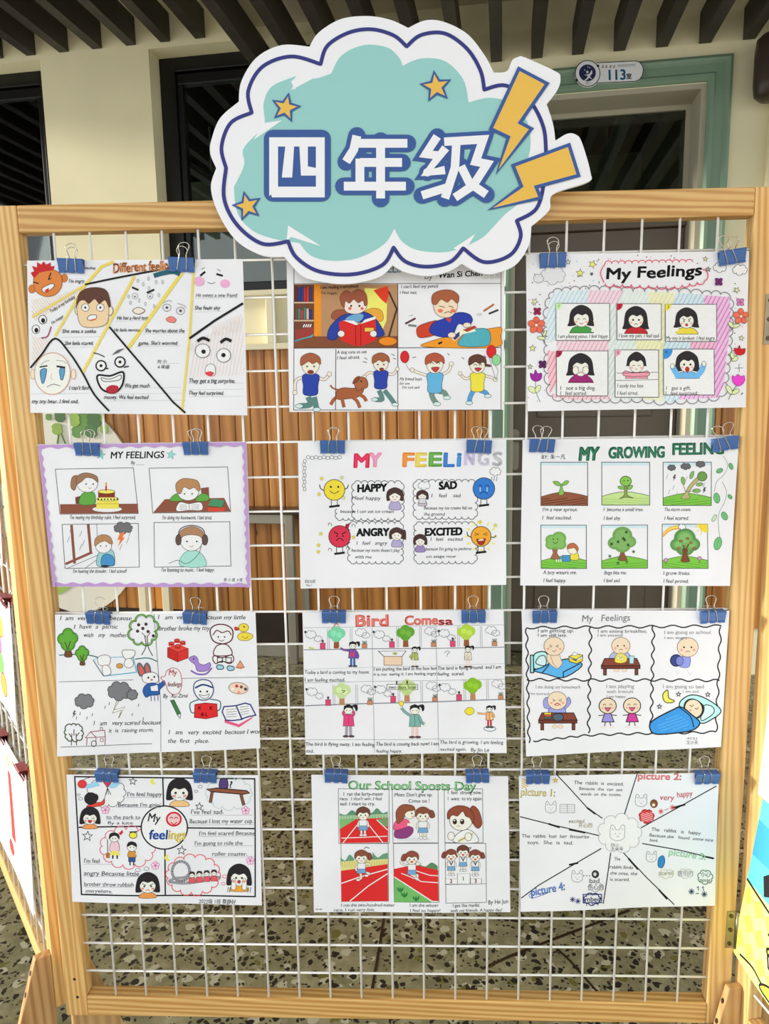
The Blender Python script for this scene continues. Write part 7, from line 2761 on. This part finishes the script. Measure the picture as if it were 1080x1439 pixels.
CLIPS = [
    (101, 374, 'over the angry face with red hair', 0.14, -0.05, 0), (255.6, 372.5, 'next to the pink-cheeked shy face', 0.16, -0.02, 0),
    (775.8, 366.2, 'over the grey cloud of the flower-bordered sheet', -0.05, 0.10, 0), (1027.9, 361.4, 'over the flower-bordered sheet beside the pine stile', -0.35, 0.05, 0),
    (123.6, 631, 'above the birthday girl of the lilac-bordered sheet', 0.10, 0.0, 0), (275.6, 629.7, 'above the homework boy of the lilac-bordered sheet', 0.02, -0.05, 0),
    (467.2, 627.8, 'above the yellow happy ball and the curly pencil loops', 0.05, 0.05, 0), (672.2, 627.2, 'over the pale letters of the rainbow title', 0.08, -0.02, 0),
    (760.2, 626, 'above the author line of the growing tree sheet', 0.08, -0.06, 0), (1018.4, 623.3, 'over the end of the green title beside the pine stile', -0.35, 0.12, 0),
    (138.9, 867.8, 'above the picnic words', 0.15, 0.0, 1), (274.2, 867.8, 'above the broken toy words', 0.18, 0.0, 1),
    (469, 866.3, 'before the red word Bird', 0.03, 0.0, 1), (664.8, 866, 'behind the red word Comes', -0.04, 0.0, 1),
    (764.7, 866, 'above the child sitting up in bed', -0.05, 0.0, 1), (1000.3, 866, 'above the child walking to school, beside the pine stile', -0.15, 0.0, 1),
    (151.1, 1090, 'above the kite of the black-framed sheet', 0.10, 0.0, 1), (288.6, 1090.8, 'above the brown bench of the black-framed sheet', 0.05, 0.0, 1),
    (472.2, 1090.8, 'before the green sports day title', 0.10, 0.0, 1), (670.6, 1090.8, 'over the end of the green sports day title', -0.05, 0.0, 1),
    (755, 1092.3, 'over the yellow lettering of the rabbit story', -0.05, 0.0, 1), (992.2, 1092.3, 'above the brown mole corner of the rabbit story, beside the pine stile', -0.08, 0.0, 1)]
cb = None
hcache = {}
for u, v, where, ln, tilt, over in CLIPS:
    p = px_y(u, v, PY)
    e = empty('binder_clip', (p.x, PY-0.0010, p.z-0.0089))
    e.rotation_euler = (0, ln*0.4, 0)
    tag(e, 'blue binder clip '+where, 'binder clip', 'blue binder clips on the wire grid')
    if cb is None:
        c_ = from_bm('clip_body', clip_meshes(), 'clip_blue', e)
        cb = c_.data
    else:
        link(bpy.data.objects.new('clip_body', cb), e)
    for fr_ in (True, False):
        lean = (ln*1.2 if fr_ else -ln*0.8+tilt)
        from_bm('wire_handle', handle_bm(fr_, lean, over and fr_), 'chrome', e, None, True)

# ------------------------------------------------------------------ sheets and clips of the two side panels
def side_sheet(panel, loc, rot, name, quad, label, paint, grp):
    """quad: local (x, z) corners TL, TR, BR, BL on the panel's front"""
    R_ = Matrix.Rotation(rot, 4, 'Z')
    cx = sum(q[0] for q in quad)/4
    cz = sum(q[1] for q in quad)/4
    w0 = Vector(loc)+R_ @ Vector((cx, -0.0065, cz))
    o_ = empty(name, w0, rot)
    tag(o_, label, 'drawing', grp)
    nx, nz = 16, 12

    def pt(a, b, off=0.0):
        (xa, za), (xb, zb), (xc, zc_), (xd, zd) = quad
        x = xa*(1-a)*(1-b)+xb*a*(1-b)+xc*a*b+xd*(1-a)*b-cx
        z = za*(1-a)*(1-b)+zb*a*(1-b)+zc_*a*b+zd*(1-a)*b-cz
        return Vector((x, -0.004*b*b-0.0015*math.sin(7*a)*b-off, z))
    vs = [pt(i/nx, j/nz) for j in range(nz+1) for i in range(nx+1)]
    fs = [(j*(nx+1)+i, (j+1)*(nx+1)+i, (j+1)*(nx+1)+i+1, j*(nx+1)+i+1) for j in range(nz) for i in range(nx)]
    m_ = mesh('paper', vs, fs, 'paper', o_, None, True)
    sm = m_.modifiers.new('thickness', 'SOLIDIFY')
    sm.thickness = 0.0003
    sm.offset = -1
    # paint in sheet coordinates 0..100 across, 0..100 down
    I_ = Ink(0, 0, 100.0, lambda u_, v_: (pt(u_, v_), Vector((0, -1, 0))), ink_rgb, 2e-5, 2e-4)
    paint(I_)
    I_.build('artwork', o_)
    return o_


def p_cater(I_):
    for k, c in enumerate([(240, 130, 70), (240, 200, 60), (226, 110, 160), (110, 180, 90), (240, 150, 60)]):
        I_.ell(62+5*math.sin(k*2), 12+k*17, 9, 10, c, (120, 60, 40), 0.8)
    for k in range(8):
        I_.line([(75, 12+k*10), (96, 10+k*10)], (170, 172, 180), 0.8)


def p_candle(I_):
    I_.fill([(60, 22), (66, 22), (67, 74), (59, 74)], (220, 60, 50))
    I_.ell(63, 14, 3, 6, (246, 220, 120))
    I_.ell(57, 84, 5, 6, (220, 60, 50))
    I_.line([(52, 20), (54, 70)], (190, 170, 140), 1.0)
    for k in range(9):
        I_.line([(72, 20+k*8), (94, 18+k*8)], (180, 182, 190), 0.7)


def p_grass(I_):
    for k in range(14):
        I_.line([(70+k*2, 96), (70+k*2+(k % 3)-1, 84)], (70, 96, 60), 1.0)
    I_.curve([(62, 70), (66, 82), (71, 90)], (90, 120, 70), 1.0)
    I_.ell(60, 60, 10, 12, (226, 120, 110), (120, 50, 50), 1.0)


LG = 'sheets on the side panels'
side_sheet(left, LP, LROT, 'drawing_sheet', [(-0.335, 1.215), (-0.04, 1.215), (-0.04, 1.005), (-0.335, 1.005)], 'white sheet with green grass strokes at its edge, on the panel with dark red clips', p_grass, LG)
side_sheet(left, LP, LROT, 'drawing_sheet', [(-0.345, 0.945), (-0.046, 0.945), (-0.062, 0.735), (-0.36, 0.735)], 'white sheet with a stack of yellow, pink, green and orange balls', p_cater, LG)
side_sheet(left, LP, LROT, 'drawing_sheet', [(-0.47, 0.655), (-0.05, 0.655), (-0.072, 0.385), (-0.49, 0.385)], 'white sheet with a tall red candle stroke and a red drop', p_candle, LG)


def p_white(I_):
    I_.line([(20, 30), (80, 32)], (150, 150, 156), 1.0)


def p_poster(I_):
    I_.fill([(0, 0), (100, 0), (100, 48), (0, 52)], (90, 190, 205))
    I_.fill([(0, 14), (60, 10), (40, 30), (0, 36)], (60, 150, 210))
    I_.fill([(0, 52), (100, 48), (100, 100), (0, 100)], (250, 236, 130))
    for i in range(8):
        for j in range(3):
            x, y = 4+i*12+(j % 2)*6, 54+j*14
            I_.fill([(x, y), (x+6, y+6), (x, y+12), (max(0, x-6), y+6)], (246, 220, 90))
    I_.line([(0, 52), (30, 55), (60, 50), (100, 48)], BK, 1.6)
    I_.curve([(28, 66), (38, 62), (44, 70), (36, 78), (30, 74), (36, 70)], BK, 1.6)
    I_.ell(40, 77, 8, 7, (244, 190, 190), BK, 1.6)
    I_.ell(40, 77, 4, 3.5, (250, 230, 190), BK, 1.2)
    I_.curve([(8, 96), (22, 93), (36, 95), (50, 90)], BK, 1.4)
    I_.shape([(32, 98), (37, 92), (50, 90), (62, 95), (58, 98)], (246, 214, 70), BK, 1.4)
    for x in (46, 52):
        I_.ell(x, 95, 2, 2, None, BK, 1.0)
    I_.fill([(14, 40), (20, 34), (22, 44), (30, 42), (18, 50)], BK)


cR = 0.245
side_sheet(right, RP, RROT, 'poster_sheet', [(0.040, 0.69-0.018), (0.25, 0.69-0.06), (0.205, 0.345), (0.001, 0.392)], 'teal and yellow poster with black line drawing on the panel beside the hinge', p_poster, LG)
side_sheet(right, RP, RROT, 'drawing_sheet', [(0.046, 0.97), (0.262, 0.97), (0.252, 0.668), (0.033, 0.672)], 'plain white sheet hanging above the teal and yellow poster', p_white, LG)
rc = None
for x, z, where in ((-0.075, 0.946, 'over the sheet of coloured balls'), (-0.075, 0.656, 'over the red candle sheet, next to the stile'), (-0.235, 0.656, 'over the middle of the red candle sheet')):
    R_ = Matrix.Rotation(LROT, 4, 'Z')
    w0 = LP+R_ @ Vector((x, -0.0075, z-0.012))
    e = empty('binder_clip', w0, LROT)
    tag(e, 'dark red binder clip '+where, 'binder clip', 'dark red binder clips on the side panel')
    if rc is None:
        c_ = from_bm('clip_body', clip_meshes(), 'clip_red', e)
        rc = c_.data
    else:
        link(bpy.data.objects.new('clip_body', rc), e)
    for fr_ in (True, False):
        from_bm('wire_handle', handle_bm(fr_, 0.1, False), 'chrome', e, None, True)
